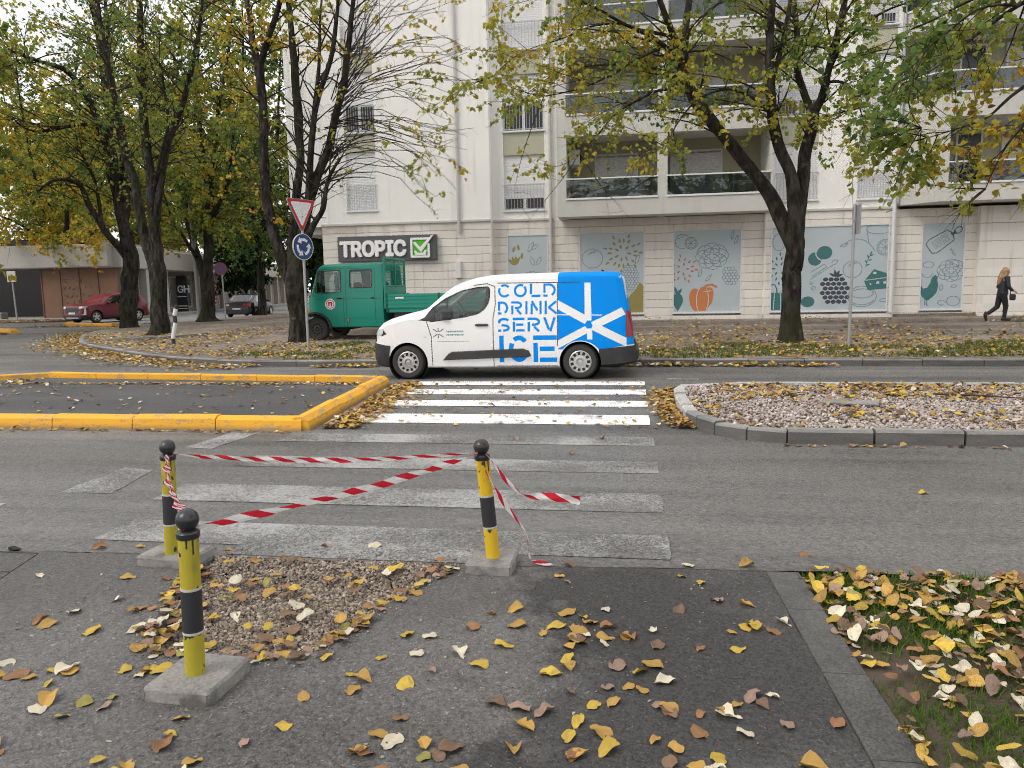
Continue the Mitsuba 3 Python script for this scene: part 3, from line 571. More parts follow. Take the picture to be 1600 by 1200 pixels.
def window(x0, x1, y, z0, z1, open_=0.0, spandrel=None, lower='shutter_white', hazy=False):
    """a tall window: pane behind, roller shutter down to open_, bar railing and sill in front"""
    w = put('window', bx(x0, x1, y + 0.16, y + 0.20, z0, z1), 'dark_room', B)
    zs = z0 + open_
    put('roller_shutter', slats(x0, x1, y + 0.12, zs, z1), lower, w)
    if open_ > 0.02:
        put('frame', cat(bx(x0, x0 + 0.05, y + 0.125, y + 0.158, z0, zs), bx(x1 - 0.05, x1, y + 0.125, y + 0.158, z0, zs), bx((x0 + x1) / 2 - 0.05, (x0 + x1) / 2 + 0.05, y + 0.125, y + 0.158, z0, zs), bx(x0, x1, y + 0.125, y + 0.157, z0, z0 + 0.05)), 'white_metal', w)
    n = 13
    bars = [tube([(u, y - 0.035, z0 + 0.03), (u, y - 0.035, z0 + 0.86)], 0.009, 5) for u in np.linspace(x0 + 0.03, x1 - 0.03, n)]
    put('railing', cat(bars + [bx(x0 - 0.01, x1 + 0.01, y - 0.05, y - 0.02, z0 + 0.86, z0 + 0.90), bx(x0 - 0.01, x1 + 0.01, y - 0.045, y - 0.025, z0 + 0.04, z0 + 0.065)]), 'rail_grey', w)
    put('sill', rbx(x0 - 0.04, x1 + 0.04, y - 0.07, y + 0.16, z0 - 0.05, z0, 0.008), 'white_metal', w)
    if spandrel: put('spandrel', bx(x0, x1, y + 0.02, y + 0.10, z1, z1 + spandrel), 'plaster_olive', w)
def column(x0, x1, y, zs, zh, opens):
    out = []
    for i in range(NF):
        z0 = zs + i * FL
        window(x0, x1, y, z0, z0 + zh, opens[i % len(opens)], FL - zh - 0.05, 'shutter_white')
        out.append((x0, z0 - 0.05, x1, z0 + zh + FL - zh - 0.05))
    return out
Y1, Y2, Y3 = 26.97, 27.4, 27.25
h1 = column(-10.15, -9.02, Y1, 4.37, 2.05, (0.0, 0.95, 0.2, 0.0))
h1 = [(-10.15, 4.32, -9.02, TOP - 0.6)]
wall_with_holes(-12.3, -4.92, Y1, 0.22, ZT, TOP, h1, 'plaster_cream')
column(-4.50, -3.05, Y2, 4.23, 1.91, (0.42, 0.92, 0.0, 0.3))
wall_with_holes(-4.92, -2.55, Y2, 0.22, ZT, TOP, [(-4.50, 4.18, -3.05, TOP - 0.6)], 'plaster_cream')
column(4.70, 6.03, Y3, 4.23, 1.85, (0.0, 0.5, 0.0, 0.2)); column(7.28, 8.34, Y3, 4.20, 1.85, (0.0, 0.0, 0.35, 0.0))
wall_with_holes(4.40, 8.52, Y3, 0.22, ZT, TOP, [(4.70, 4.18, 6.03, TOP - 0.6), (7.28, 4.15, 8.34, TOP - 0.6)], 'plaster_cream')
for q_ in (bx(-12.3, -4.925, Y1 + 0.225, 38, ZT, TOP - 0.02), bx(-4.92, -2.55, Y2 + 0.225, 38, ZT, TOP - 0.01), bx(4.40, 8.52, Y3 + 0.225, 38, ZT, TOP - 0.015)): put('wall', q_, 'plaster_cream', B)
put('string_course', cat(bx(-11.16, -4.90, 26.92, 26.968, 3.86, 3.93), bx(-4.90, -2.74, 27.33, 27.398, 3.86, 3.93), bx(4.42, 8.50, 27.18, 27.248, 3.86, 3.93)), 'plaster_grey', B)
# --- middle block: loggias behind a projecting front
XB0, XB1, YF = -2.50, 4.43, 26.25
LG = [(-2.19, 0.80), (1.12, 4.36)]
mat('door_blind', (0.66, 0.66, 0.64), 0.6)
def loggia_front(i):
    z = ZT + i * FL
    return z
put('wall', bx(XB0, XB1, 28.35, 38, ZT, TOP - 0.03), 'plaster_ochre', B)
for a, b in ((XB0, XB0 + 0.28), (0.83, 1.09), (XB1 - 0.06, XB1)): put('side_wall', bx(a, b, YF + 0.30, 28.35, ZT, TOP - 0.03), 'plaster_grey', B)
for a, b in ((XB0, -2.19), (0.80, 1.12), (4.36, XB1)): put('pier', bx(a, b, YF, YF + 0.297, ZT + 0.52, TOP - 0.03), 'plaster_grey', B)
r7 = rng(7)
for i in range(NF + 1):
    z = ZT + i * FL
    s = put('balcony', cat(bx(XB0 - 0.003, XB1 + 0.003, YF - 0.02, YF + 0.28, z + (0.0 if i == 0 else -0.12), z + 0.53), bx(XB0 + 0.003, XB1 - 0.003, YF + 0.282, 28.345, z + 0.02, z + 0.24)), 'plaster_grey', B)
    if i == NF: break
    for a, b in LG:
        put('sill_rail', rbx(a - 0.02, b + 0.02, YF - 0.06, YF + 0.05, z + 0.535, z + 0.60, 0.01), 'white_metal', s)
        put('glass_panel', bx(a, b, YF - 0.015, YF - 0.005, z + 0.60, z + 1.20), 'smoked_glass', s)
        put('top_rail', rbx(a - 0.02, b + 0.02, YF - 0.035, YF + 0.015, z + 1.20, z + 1.245, 0.01), 'white_metal', s)
    for a, b, zt in ((-1.28, 0.12, 2.1), (1.36, 3.02, 2.12)):
        d = put('balcony_door', cat(slats(a, (a + b) / 2 - 0.03, 28.30, z + 0.26, z + zt + 0.1), slats((a + b) / 2 + 0.03, b, 28.30, z + 0.26, z + zt + 0.1)), 'door_blind', B)
        put('frame', cat(bx(a - 0.06, a, 28.27, 28.345, z + 0.25, z + zt + 0.16), bx(b, b + 0.06, 28.27, 28.345, z + 0.25, z + zt + 0.16), bx(a - 0.06, b + 0.06, 28.275, 28.34, z + zt + 0.16, z + zt + 0.22), bx((a + b) / 2 - 0.03, (a + b) / 2 + 0.03, 28.275, 28.34, z + 0.25, z + zt + 0.16)), 'white_metal', d)
# --- right block: balconies with a slanted cheek
def prism_xy(pts, z0, z1): return extr(Polygon(pts), z0, z1)
FP = [(8.52, 27.35), (9.40, 26.25), (22, 26.25), (22, 28.2), (8.52, 28.2)]
put('wall', bx(8.52, 22, 28.2, 38, ZT, TOP - 0.03), 'plaster_ochre', B)
put('wall', bx(8.52, 8.68, 27.52, 28.2, ZT, TOP - 0.03), 'plaster_grey', B)
put('cheek_wall', cat(prism_xy([(8.52, 27.352), (9.40, 26.252), (9.68, 26.252), (9.68, 26.5), (9.5, 26.5), (8.70, 27.5), (8.52, 27.5)], ZT + 0.13, ZT + FL + 0.10)), 'plaster_grey', B)
for i in range(NF + 1):
    z = ZT + 0.10 + i * FL
    s = put('balcony', prism_xy([(8.515, 27.345), (9.395, 26.24), (22.1, 26.24), (22.1, 28.195), (8.515, 28.195)], z - (0.0 if i == 0 else 0.18), z + 0.30), 'plaster_grey', B)
    put('parapet', cat(prism_xy([(8.515, 27.345), (9.395, 26.24), (9.48, 26.32), (8.62, 27.4)], z + 0.30, z + 0.48), bx(9.40, 22, 26.24, 26.36, z + 0.302, z + 0.50)), 'plaster_grey', s)
    if i == NF: break
    x0 = 9.70 if i == 0 else 9.40
    put('sill_rail', rbx(x0 - 0.02, 22, 26.20, 26.30, z + 0.51, z + 0.57, 0.01), 'white_metal', s)
    put('glass_panel', bx(x0, 22, 26.24, 26.25, z + 0.57, z + 1.16), 'smoked_glass', s)
    put('top_rail', rbx(x0 - 0.02, 22, 26.22, 26.27, z + 1.16, z + 1.205, 0.01), 'white_metal', s)
    if i:
        put('glass_panel', prism_xy([(8.52, 27.34), (9.39, 26.25), (9.40, 26.26), (8.53, 27.35)], z + 0.57, z + 1.16), 'smoked_glass', s)
        put('top_rail', prism_xy([(8.50, 27.33), (9.38, 26.22), (9.41, 26.27), (8.54, 27.36)], z + 1.16, z + 1.205), 'white_metal', s)
        put('sill_rail', prism_xy([(8.49, 27.32), (9.36, 26.21), (9.42, 26.28), (8.55, 27.37)], z + 0.49, z + 0.55), 'white_metal', s)
    for a, b in ((10.6, 11.3), (12.0, 13.9)):
        d = put('balcony_door', slats(a, b, 28.15, z + 0.31, z + 2.3) if a > 11 else bx(a, b, 28.14, 28.16, z + 0.31, z + 2.3), 'door_blind' if a > 11 else 'dark_room', B)
        put('frame', cat(bx(a - 0.06, a, 28.10, 28.197, z + 0.31, z + 2.36), bx(b, b + 0.06, 28.10, 28.197, z + 0.31, z + 2.36), bx(a - 0.06, b + 0.06, 28.105, 28.19, z + 2.36, z + 2.42)), 'white_metal', d)
put('roof', cat(bx(-12.5, 22.2, 26.0, 38.2, TOP, TOP + 0.25)), 'plaster_grey', B)
# passage under the overhanging left end
put('soffit_beam', bx(-12.28, -11.16, 27.25, 36, ZT - 0.25, ZT - 0.003), 'plaster_grey', B)
# --- pipes
for x_, y_, z0, z1, bs in ((-2.84, 27.30, 0.5, TOP, 'pipe_grey'), (-6.05, 26.90, 3.5, 12, 'pipe_grey'), (8.42, 27.16, 0.5, 4.2, 'white_metal'), (8.52, 27.20, 4.0, TOP, 'rail_grey')):
    d = put('drainpipe', tube([(x_, y_, z0), (x_, y_, z1)], 0.055, 10), bs, B)
    put('bracket', cat([lathe([(0.055, 0), (0.068, 0), (0.068, 0.05), (0.055, 0.05)], 10, at=(x_, y_, z)) for z in np.arange(z0 + 0.4, z1, 2.0)]), bs, d)
put('pipe_box', rbx(-6.20, -6.02, 26.86, 26.985, 1.9, 2.5, 0.01), 'white_metal', B)
# --- things standing on the balconies
ac = thing('air_conditioner', 'white air conditioner box on the left wall of the lowest middle balcony', 'air conditioner')
put('casing', rbx(-2.17, -1.80, 27.2, 27.95, 5.68, 6.2, 0.02), 'white_metal', ac)
put('fan_grille', lathe([(0.0, 0), (0.19, 0), (0.2, 0.01), (0.2, 0.02), (0.19, 0.02)], 20, 'x', at=(-1.80, 27.5, 5.94)), 'dark_room', ac)
def rack(name, label, x, y, z, w, h):
    k = thing(name, label, 'drying rack')
    put('frame', cat([tube([(x, y, z), (x + 0.1, y, z + h)], 0.012, 6), tube([(x + w, y, z), (x + w - 0.1, y, z + h)], 0.012, 6), tube([(x, y + .4, z), (x + 0.1, y, z + h)], 0.012, 6), tube([(x + w, y + .4, z), (x + w - 0.1, y, z + h)], 0.012, 6), tube([(x, y - 0.1, z + h), (x + w, y - 0.1, z + h)], 0.012, 6)]), 'white_metal', k)
    put('wire', cat([tube([(x, y + d, z + h), (x + w, y + d, z + h)], 0.006, 5) for d in (0, 0.15, 0.3, 0.45)]), 'white_metal', k)
rack('drying_rack', 'white drying rack behind the glass of the second lowest balcony bay', 3.2, 26.7, 4.1, 0.9, 0.75)
# balcony table with two chairs
for nm, ca, lab, x in (('balcony_table', 'table', 'small dark table behind the balcony glass of the first bay', 0.25),):
    k = thing(nm, lab, ca); put('top', rbx(x - 0.3, x + 0.3, 26.9, 27.5, 4.72, 4.76), 'rail_grey', k); put('leg', cat([tube([(x + a, 27.2 + b, 4.09), (x + a, 27.2 + b, 4.72)], 0.015, 6) for a in (-.25, .25) for b in (-.25, .25)]), 'rail_grey', k)
# ================================================================== VEHICLES
def paint(name, rgb, rough=0.28, cc=0.7, metallic=0.0): return mat(name, rgb, rough, metallic, 0.5, clearcoat=cc, clearcoat_gloss=0.9)
paint('paint_white', (0.74, 0.745, 0.75)); mat('paint_blue', (0.0, 0.24, 0.76), 0.5, 0.0, 0.12); paint('paint_green', (0.003, 0.235, 0.165), 0.4, 0.3); paint('paint_dark_red', (0.16, 0.012, 0.022), 0.25)
paint('paint_black', (0.012, 0.012, 0.014), 0.2)
def f_plast(p, n, uv): 
    v = 0.022 + 0.012 * noise(p.x * 9, p.y * 9, p.z * 9); return mi.Color3f(v, v * 1.02, v * 1.08)
mat('black_plastic', proc(f_plast), 0.5)
mat('rubber', (0.018, 0.018, 0.019), 0.75); mat('tyre_grey', (0.035, 0.034, 0.033), 0.85)
mat('rim_silver', (0.50, 0.50, 0.49), 0.35, 0.6); mat('rim_dark', (0.05, 0.05, 0.05), 0.5, 0.3); mat('cabin_dark', (0.025, 0.025, 0.028), 0.8)
mat('lamp_red', (0.22, 0.004, 0.006), 0.15, clearcoat=1.0); mat('lamp_clear', (0.55, 0.57, 0.60), 0.12, 0.35, clearcoat=1.0); mat('lamp_amber', (0.6, 0.2, 0.01), 0.2); mat('chrome', (0.7, 0.7, 0.7), 0.15, 1.0)
mat('plate_white', (0.7, 0.7, 0.68), 0.5); mat('print_grey', (0.10, 0.13, 0.14), 0.5); mat('seam_dark', (0.03, 0.03, 0.032), 0.8)
scene['car_glass'] = {'type': 'thindielectric', 'specular_transmittance': {'type': 'rgb', 'value': [0.52, 0.60, 0.58]}}
scene['dark_glass'] = {'type': 'thindielectric', 'specular_transmittance': {'type': 'rgb', 'value': [0.25, 0.28, 0.28]}}

class Body:
    """a car body as sections along x; the near side faces -y; x grows from nose to tail"""
    def __init__(s, top, half, lower, rear=None, belt=1.0, tumble=0.12, roofr=0.10, crown=0.03, step=0.06, front=None):
        s.top, s.half, s.lower, s.belt, s.tumble, s.rr, s.crown = np.array(top), np.array(half), np.array(lower), belt, tumble, roofr, crown
        s.rear = np.array(rear) if rear is not None else None; s.front = np.array(front) if front is not None else None
        s.x0, s.x1 = s.top[0, 0], s.top[-1, 0]
        xs = np.arange(s.x0, s.x1 + step * 0.5, step); xs[-1] = s.x1
        s.xs = np.unique(np.concatenate([xs, s.top[:, 0]]))
    def sec(s, x):
        """half section, from the bottom centre round the side to the roof centre: (half width, z)"""
        zt = np.interp(x, s.top[:, 0], s.top[:, 1]); W = np.interp(x, s.half[:, 0], s.half[:, 1]); zl = np.interp(x, s.lower[:, 0], s.lower[:, 1])
        r = min(s.rr, 0.3 * (zt - zl))
        tum = s.tumble * np.clip((zt - s.belt) / 0.6, 0, 1)
        shoulder = min(s.belt, zt - r)
        pts = [(0, zl), (W * 0.6, zl), (W * 0.90, zl), (W * 0.955, zl + 0.03), (W * 0.985, zl + (shoulder - zl) * 0.25), (W, zl + (shoulder - zl) * 0.5), (W * 0.997, zl + (shoulder - zl) * 0.75), (W * 0.985, shoulder)]
        zr = max(zt - r, shoulder + 0.004); Wt = W * 0.985 - tum
        for t in (0.33, 0.66, 1.0): pts.append((W * 0.985 - tum * t ** 1.15, shoulder + (zr - shoulder) * t))
        for a in (22, 45, 68): pts.append((Wt - r * 1.5 * (1 - math.cos(math.radians(a))), zr + (zt - zr) * math.sin(math.radians(a)) * 0.94))
        wl = pts[-1][0]
        pts += [(wl * 0.6, zt + s.crown * 0.4), (0, zt + s.crown * 0.5)]
        return np.array(pts)
    def shift(s, x, z):
        d = 0 * z
        if s.rear is not None:
            k = np.clip((x - (s.x1 - 0.9)) / 0.9, 0, 1) ** 1.5; d = d + k * np.interp(z, s.rear[:, 0], s.rear[:, 1])
        if s.front is not None:
            k = np.clip(((s.x0 + 0.5) - x) / 0.5, 0, 1) ** 1.5; d = d + k * np.interp(z, s.front[:, 0], s.front[:, 1])
        return d
    def mesh(s, inset=0.0, x0=None, x1=None, floor=None):
        xs = s.xs if x0 is None else np.linspace(x0, x1, 24)
        V = []
        for x in xs:
            h = s.sec(x)
            if inset:
                h = np.column_stack([np.maximum(h[:, 0] - inset, 0) if True else 0, h[:, 1] - inset]); h[:3, 1] = floor; h[:, 1] = np.maximum(h[:, 1], floor)
            full = np.vstack([h, np.column_stack([-h[-2:0:-1, 0], h[-2:0:-1, 1]])])
            V.append(np.column_stack([x + s.shift(x, full[:, 1]), full[:, 0], full[:, 1]]))
        n = len(V[0]); V = np.array(V); N = len(V)
        i, j = np.meshgrid(np.arange(N - 1), np.arange(n), indexing='ij')
        a0, a1, b0, b1 = i * n + j, i * n + (j + 1) % n, (i + 1) * n + j, (i + 1) * n + (j + 1) % n
        f = np.concatenate([np.stack([a0, b1, a1], -1).reshape(-1, 3), np.stack([a0, b0, b1], -1).reshape(-1, 3)])
        v = V.reshape(-1, 3); c0, c1 = V[0].mean(0), V[-1].mean(0)
        v = np.vstack([v, c0, c1]); k = np.arange(n)
        f = np.vstack([f, np.stack([k, (k + 1) % n, k * 0 + len(v) - 2], 1), np.stack([(N - 1) * n + (k + 1) % n, (N - 1) * n + k, k * 0 + len(v) - 1], 1)])
        m = M(v, f)
        if m.volume < 0: m.invert()
        return m
    def side(s, x, z):
        out = np.zeros(len(x))
        for i, (a, b) in enumerate(zip(x, z)):
            h = s.sec(a)[3:14]; out[i] = np.interp(b, h[:, 1], h[:, 0])
        return out
    def decal(s, g, lift=0.003, size=0.07, sgn=-1):
        """a flat print laid on the near side (sgn -1) or the far side"""
        V, F, n = [], [], 0
        for q in polys(g):
            v, f = trimesh.creation.triangulate_polygon(q.segmentize(size), engine='earcut')
            v, f = trimesh.remesh.subdivide_to_size(np.column_stack([v, 0 * v[:, 0]]), f, size, max_iter=12)
            w = s.side(v[:, 0], v[:, 1]) + lift
            V.append(np.column_stack([v[:, 0] + s.shift(v[:, 0], v[:, 1]), sgn * w, v[:, 1]])); F.append(f + n); n += len(v)
        m = M(np.vstack(V), np.vstack(F))
        if (m.face_normals[:, 1].mean() > 0) == (sgn < 0): m.invert()
        return m
def solid_side(g, y0, y1):
    """a side-view shape (x, z) as a solid between y0 and y1"""
    return move(upright(extr(g, -y1, -y0)), 0, 0, 0)
def wheel(parent, x, y, z, r, w, out=-1, rim_r=0.6, style='cap', rimmat='rim_silver'):
    """out = -1: the outer face looks towards -y"""
    k = key(f'{parent}__wheel'); T_ = lambda m: move(m if out < 0 else turn(m, 180), x, y, z)
    ri = r * rim_r
    tyre = lathe([(ri, -w / 2 + 0.01), (ri + 0.02, -w / 2), (r - 0.035, -w / 2), (r - 0.008, -w / 2 + 0.02), (r, -w / 2 + 0.05), (r, w / 2 - 0.05), (r - 0.035, w / 2), (ri + 0.02, w / 2), (ri, w / 2 - 0.01), (ri, -w / 2 + 0.01)], 40, 'y')
    # the lathe's height runs along -y after the turn; +height faces the viewer
    scene[k] = mikit.ply(T_(tyre), 'tyre_grey', smooth=35)
    h = w / 2
    barrel = lathe([(ri, -h + 0.02), (ri, h - 0.012), (ri - 0.014, h - 0.004), (ri - 0.026, h - 0.02), (ri - 0.03, -h + 0.02)], 40, 'y')
    if style == 'cap':
        g = Point(0, 0).buffer(ri - 0.024, 32)
        for i in range(11):
            a = math.radians(i * 360 / 11); g = g.difference(affinity.rotate(affinity.translate(sbox(-0.020, -0.017, 0.020, 0.017).buffer(0.006), ri * 0.74, 0), i * 360 / 11, origin=(0, 0)))
        disc = move(upright(extr(g.difference(Point(0, 0).buffer(ri * 0.52, 24)), 0, 0.008)), 0, -h + 0.028, 0)
        hub = lathe([(ri * 0.54, h - 0.036), (ri * 0.52, h - 0.018), (ri * 0.34, h - 0.012), (ri * 0.30, h - 0.05), (ri * 0.2, h - 0.05), (ri * 0.18, h - 0.02), (0.0, h - 0.016)], 28, 'y')
        put('rim', T_(cat(barrel, disc, hub)), rimmat, k, smooth=30)
    else:
        g = Point(0, 0).buffer(ri * 0.24, 20)
        for i in range(5):
            g = g.union(affinity.rotate(Polygon([(-0.05 * ri / 0.2, 0), (0.05 * ri / 0.2, 0), (0.035 * ri / 0.2, ri - 0.02), (-0.035 * ri / 0.2, ri - 0.02)]), i * 72, origin=(0, 0)))
        put('rim', T_(cat(barrel, move(upright(extr(g, 0, 0.02)), 0, -h + 0.02, 0))), rimmat, k, smooth=30)
    put('brake_disc', T_(lathe([(0.0, h - 0.055), (ri - 0.03, h - 0.055), (ri - 0.03, h - 0.07), (0, h - 0.07)], 24, 'y')), 'rim_dark', k)
    return k
def mirror_y(m):
    m = m.copy(); m.vertices[:, 1] *= -1; m.invert(); return m
class Builder:
    """puts parts given about the vehicle's own middle into the world"""
    def __init__(s, k, x, y, z, rot=0): s.k, s.m = k, trimesh.transformations.translation_matrix((x, y, z)) @ trimesh.transformations.rotation_matrix(math.radians(rot), (0, 0, 1))
    def __call__(s, name, m, bsdf, smooth=False, parent=None, **kw):
        m = m.copy(); m.apply_transform(s.m); return put(name, m, bsdf, parent or s.k, smooth=smooth, **kw)
def car_wheels(b, spots, r, w, style, rimmat, rim_r=0.6, far=True):
    for x, y in spots:
        for sg in ((-1, 1) if far else (-1,)):
            k = key(f'{b.k}__wheel'); before = set(scene)
            kk = wheel('tmpwheel', 0, 0, 0, r, w, sg, rim_r, style, rimmat)
            for q in [q for q in scene if q not in before]:
                d = scene.pop(q); pos = b.m @ np.array([x, sg * y, r, 1.0])
                d['to_world'] = T().translate(pos[:3].tolist()) @ T(b.m * np.array([[1, 1, 1, 0]] * 3 + [[1, 1, 1, 1]]))
                scene[q.replace(kk, k)] = d

# ---------------------------------------------------------------- the delivery van
van = thing('delivery_van', 'white and blue panel van lettered COLD DRINK SERVICE driving left across the crossing', 'van')
vb = Builder(van, 0, 13.53, 0)
VW = 0.92
body = Body(top=[(-4.45, 0.60), (-4.44, 0.70), (-4.40, 0.82), (-4.34, 0.90), (-4.26, 0.965), (-4.12, 1.03), (-3.9, 1.09), (-3.65, 1.145), (-3.50, 1.19), (-3.42, 1.235), (-3.2, 1.42), (-3.02, 1.555), (-2.85, 1.635), (-2.66, 1.69), (-2.4, 1.73), (-2.1, 1.745), (-1.1, 1.755), (-0.55, 1.755), (-0.26, 1.75), (-0.13, 1.735), (-0.07, 1.70), (-0.04, 1.65)],
            half=[(-4.45, 0.62), (-4.41, 0.70), (-4.33, 0.79), (-4.2, 0.865), (-4.0, 0.905), (-3.7, VW), (-0.5, VW), (-0.2, 0.905), (-0.08, 0.875), (-0.04, 0.84)],
            lower=[(-4.45, 0.30), (-4.40, 0.24), (-4.2, 0.21), (-3.5, 0.19), (-1.0, 0.19), (-0.3, 0.24), (-0.04, 0.28)],
            rear=[(0.2, 0.08), (0.38, 0.09), (0.6, 0.06), (1.0, 0.0), (1.5, -0.08), (1.75, -0.12)], belt=1.02, tumble=0.085, roofr=0.10, step=0.05)
shell = to_man(body.mesh())
WF, WR_, AR = (-3.79, 0.285), (-0.855, 0.285), 0.345
cav = to_man(body.mesh(0.045, -3.75, -2.22, 0.62))
sidewin = Polygon([(-3.47, 1.035), (-3.33, 1.205), (-3.11, 1.355), (-2.84, 1.475), (-2.58, 1.53), (-2.39, 1.54), (-2.365, 1.50), (-2.365, 1.38), (-2.39, 1.28), (-2.45, 1.19), (-2.55, 1.115), (-2.79, 1.06), (-3.14, 1.015), (-3.36, 0.99)]).buffer(0.012).buffer(-0.012)
ws = Polygon([(-3.40, 1.24), (-2.84, 1.63), (-2.9, 1.85), (-3.6, 1.35)]).union(Polygon([(-3.36, 1.12), (-2.72, 1.56), (-2.84, 1.635), (-3.41, 1.24)]))
shell = shell - cav - to_man(solid_side(sidewin, -1.2, 1.2)) - to_man(solid_side(ws, -0.70, 0.70))
for cx, cz in (WF, WR_):
    for s_ in (-1, 1):
        shell = shell - to_man(trimesh.creation.cylinder(AR, 0.60, sections=48, transform=trimesh.transformations.translation_matrix((cx, s_ * 0.80, cz)) @ trimesh.transformations.rotation_matrix(math.pi / 2, (1, 0, 0))))
vb('body', to_tri(shell), 'paint_white', smooth=32)
for s_ in (-1, 1):
    for cx, cz in (WF, WR_):
        vb('wheel_arch_liner', cat(lathe([(0, -0.10), (AR - 0.010, -0.10), (AR - 0.008, 0.28)], 40, 'y', at=(cx, s_ * 0.62, cz)) if s_ < 0 else lathe([(0, 0.10), (AR - 0.010, 0.10), (AR - 0.008, -0.28)], 40, 'y', at=(cx, s_ * 0.62, cz))), 'rubber')
vb('underbody', bx(-4.1, -0.2, -0.55, 0.55, 0.16, 0.26), 'rubber')
car_wheels(vb, [(WF[0], 0.81), (WR_[0], 0.81)], 0.292, 0.19, 'cap', 'rim_silver', 0.64)
# glass: side windows follow the side, windscreen a sheet on the slope
for s_ in (-1, 1):
    vb('side_window', body.decal(sidewin.buffer(0.004), -0.012, 0.15, s_), 'car_glass', smooth=True)
front_q = Polygon([(-3.585, 1.005), (-3.36, 0.985), (-3.30, 1.0), (-3.30, 1.225), (-3.34, 1.205), (-3.48, 1.05)])
vb('quarter_trim', body.decal(front_q, 0.004), 'black_plastic', smooth=True)
vb('window_divider', body.decal(ln([(-3.09, 1.03), (-3.085, 1.35)], 0.012), -0.005), 'black_plastic')
vb('window_seal', body.decal(sidewin.buffer(0.016).difference(sidewin.buffer(-0.002)), 0.004), 'rubber')
wsv = np.array([(-3.405, -0.72, 1.245), (-3.405, 0.72, 1.245), (-2.85, 0.66, 1.632), (-2.85, -0.66, 1.632), (-3.13, -0.70, 1.468), (-3.13, 0.70, 1.468), (-3.42, 0, 1.255), (-3.14, 0, 1.475), (-2.85, 0, 1.645)])
vb('windscreen', M(wsv, [(0, 6, 7), (0, 7, 4), (6, 1, 5), (6, 5, 7), (4, 7, 8), (4, 8, 3), (7, 5, 2), (7, 2, 8)]), 'car_glass', smooth=True)
# cabin
vb('dashboard', hull([(x, y, z) for x, z in ((-3.70, 0.64), (-3.66, 1.10), (-3.36, 1.10), (-3.20, 0.98), (-3.20, 0.64)) for y in (-0.78, 0.78)]), 'cabin_dark')
for s_ in (-0.42, 0.42):
    q = vb('seat', cat(rbx(-3.0, -2.5, s_ - 0.25, s_ + 0.25, 0.63, 0.85, 0.05), turn(rbx(-2.62, -2.47, s_ - 0.25, s_ + 0.25, 0.8, 1.36, 0.05), 12, (0, 1, 0), (-2.55, 0, 0.8)), rbx(-2.48, -2.38, s_ - 0.13, s_ + 0.13, 1.36, 1.54, 0.04)), 'cabin_dark')
vb('steering_wheel', turn(lathe([(0.155, -0.012), (0.18, -0.012), (0.185, 0.0), (0.18, 0.012), (0.155, 0.012), (0.155, -0.012)], 24, 'x', at=(-3.12, 0.42, 1.12)), -22, (0, 1, 0), (-3.12, 0.42, 1.12)), 'cabin_dark')
# livery
blue = Polygon([(-1.215, 0.50), (-1.215, 1.715), (-0.12, 1.705), (-0.06, 1.66), (-0.045, 0.58), (-0.5, 0.50)]).difference(Point(WR_).buffer(AR + 0.012))
CX, CZ = -0.70, 0.885
rays = unary_union([sbox(-0.775, 0.97, -0.665, 1.585), LineString([(-0.74, 0.97), (-1.30, 1.28)]).buffer(0.066, cap_style='flat'), LineString([(-0.65, CZ), (-0.13, 1.12)]).buffer(0.062, cap_style='flat'), LineString([(-0.65, CZ), (-0.13, 0.60)]).buffer(0.066, cap_style='flat'), LineString([(-0.74, 0.83), (-1.26, 0.56)]).buffer(0.060, cap_style='flat'), sbox(-0.745, 0.66, -0.66, 0.84)])
rays = rays.difference(Point(CX, CZ).buffer(0.035))
vb('blue_livery', body.decal(blue.difference(rays.intersection(sbox(-1.3, 0.4, -0.10, 1.6))), 0.0025, 0.05), 'paint_blue', smooth=True)
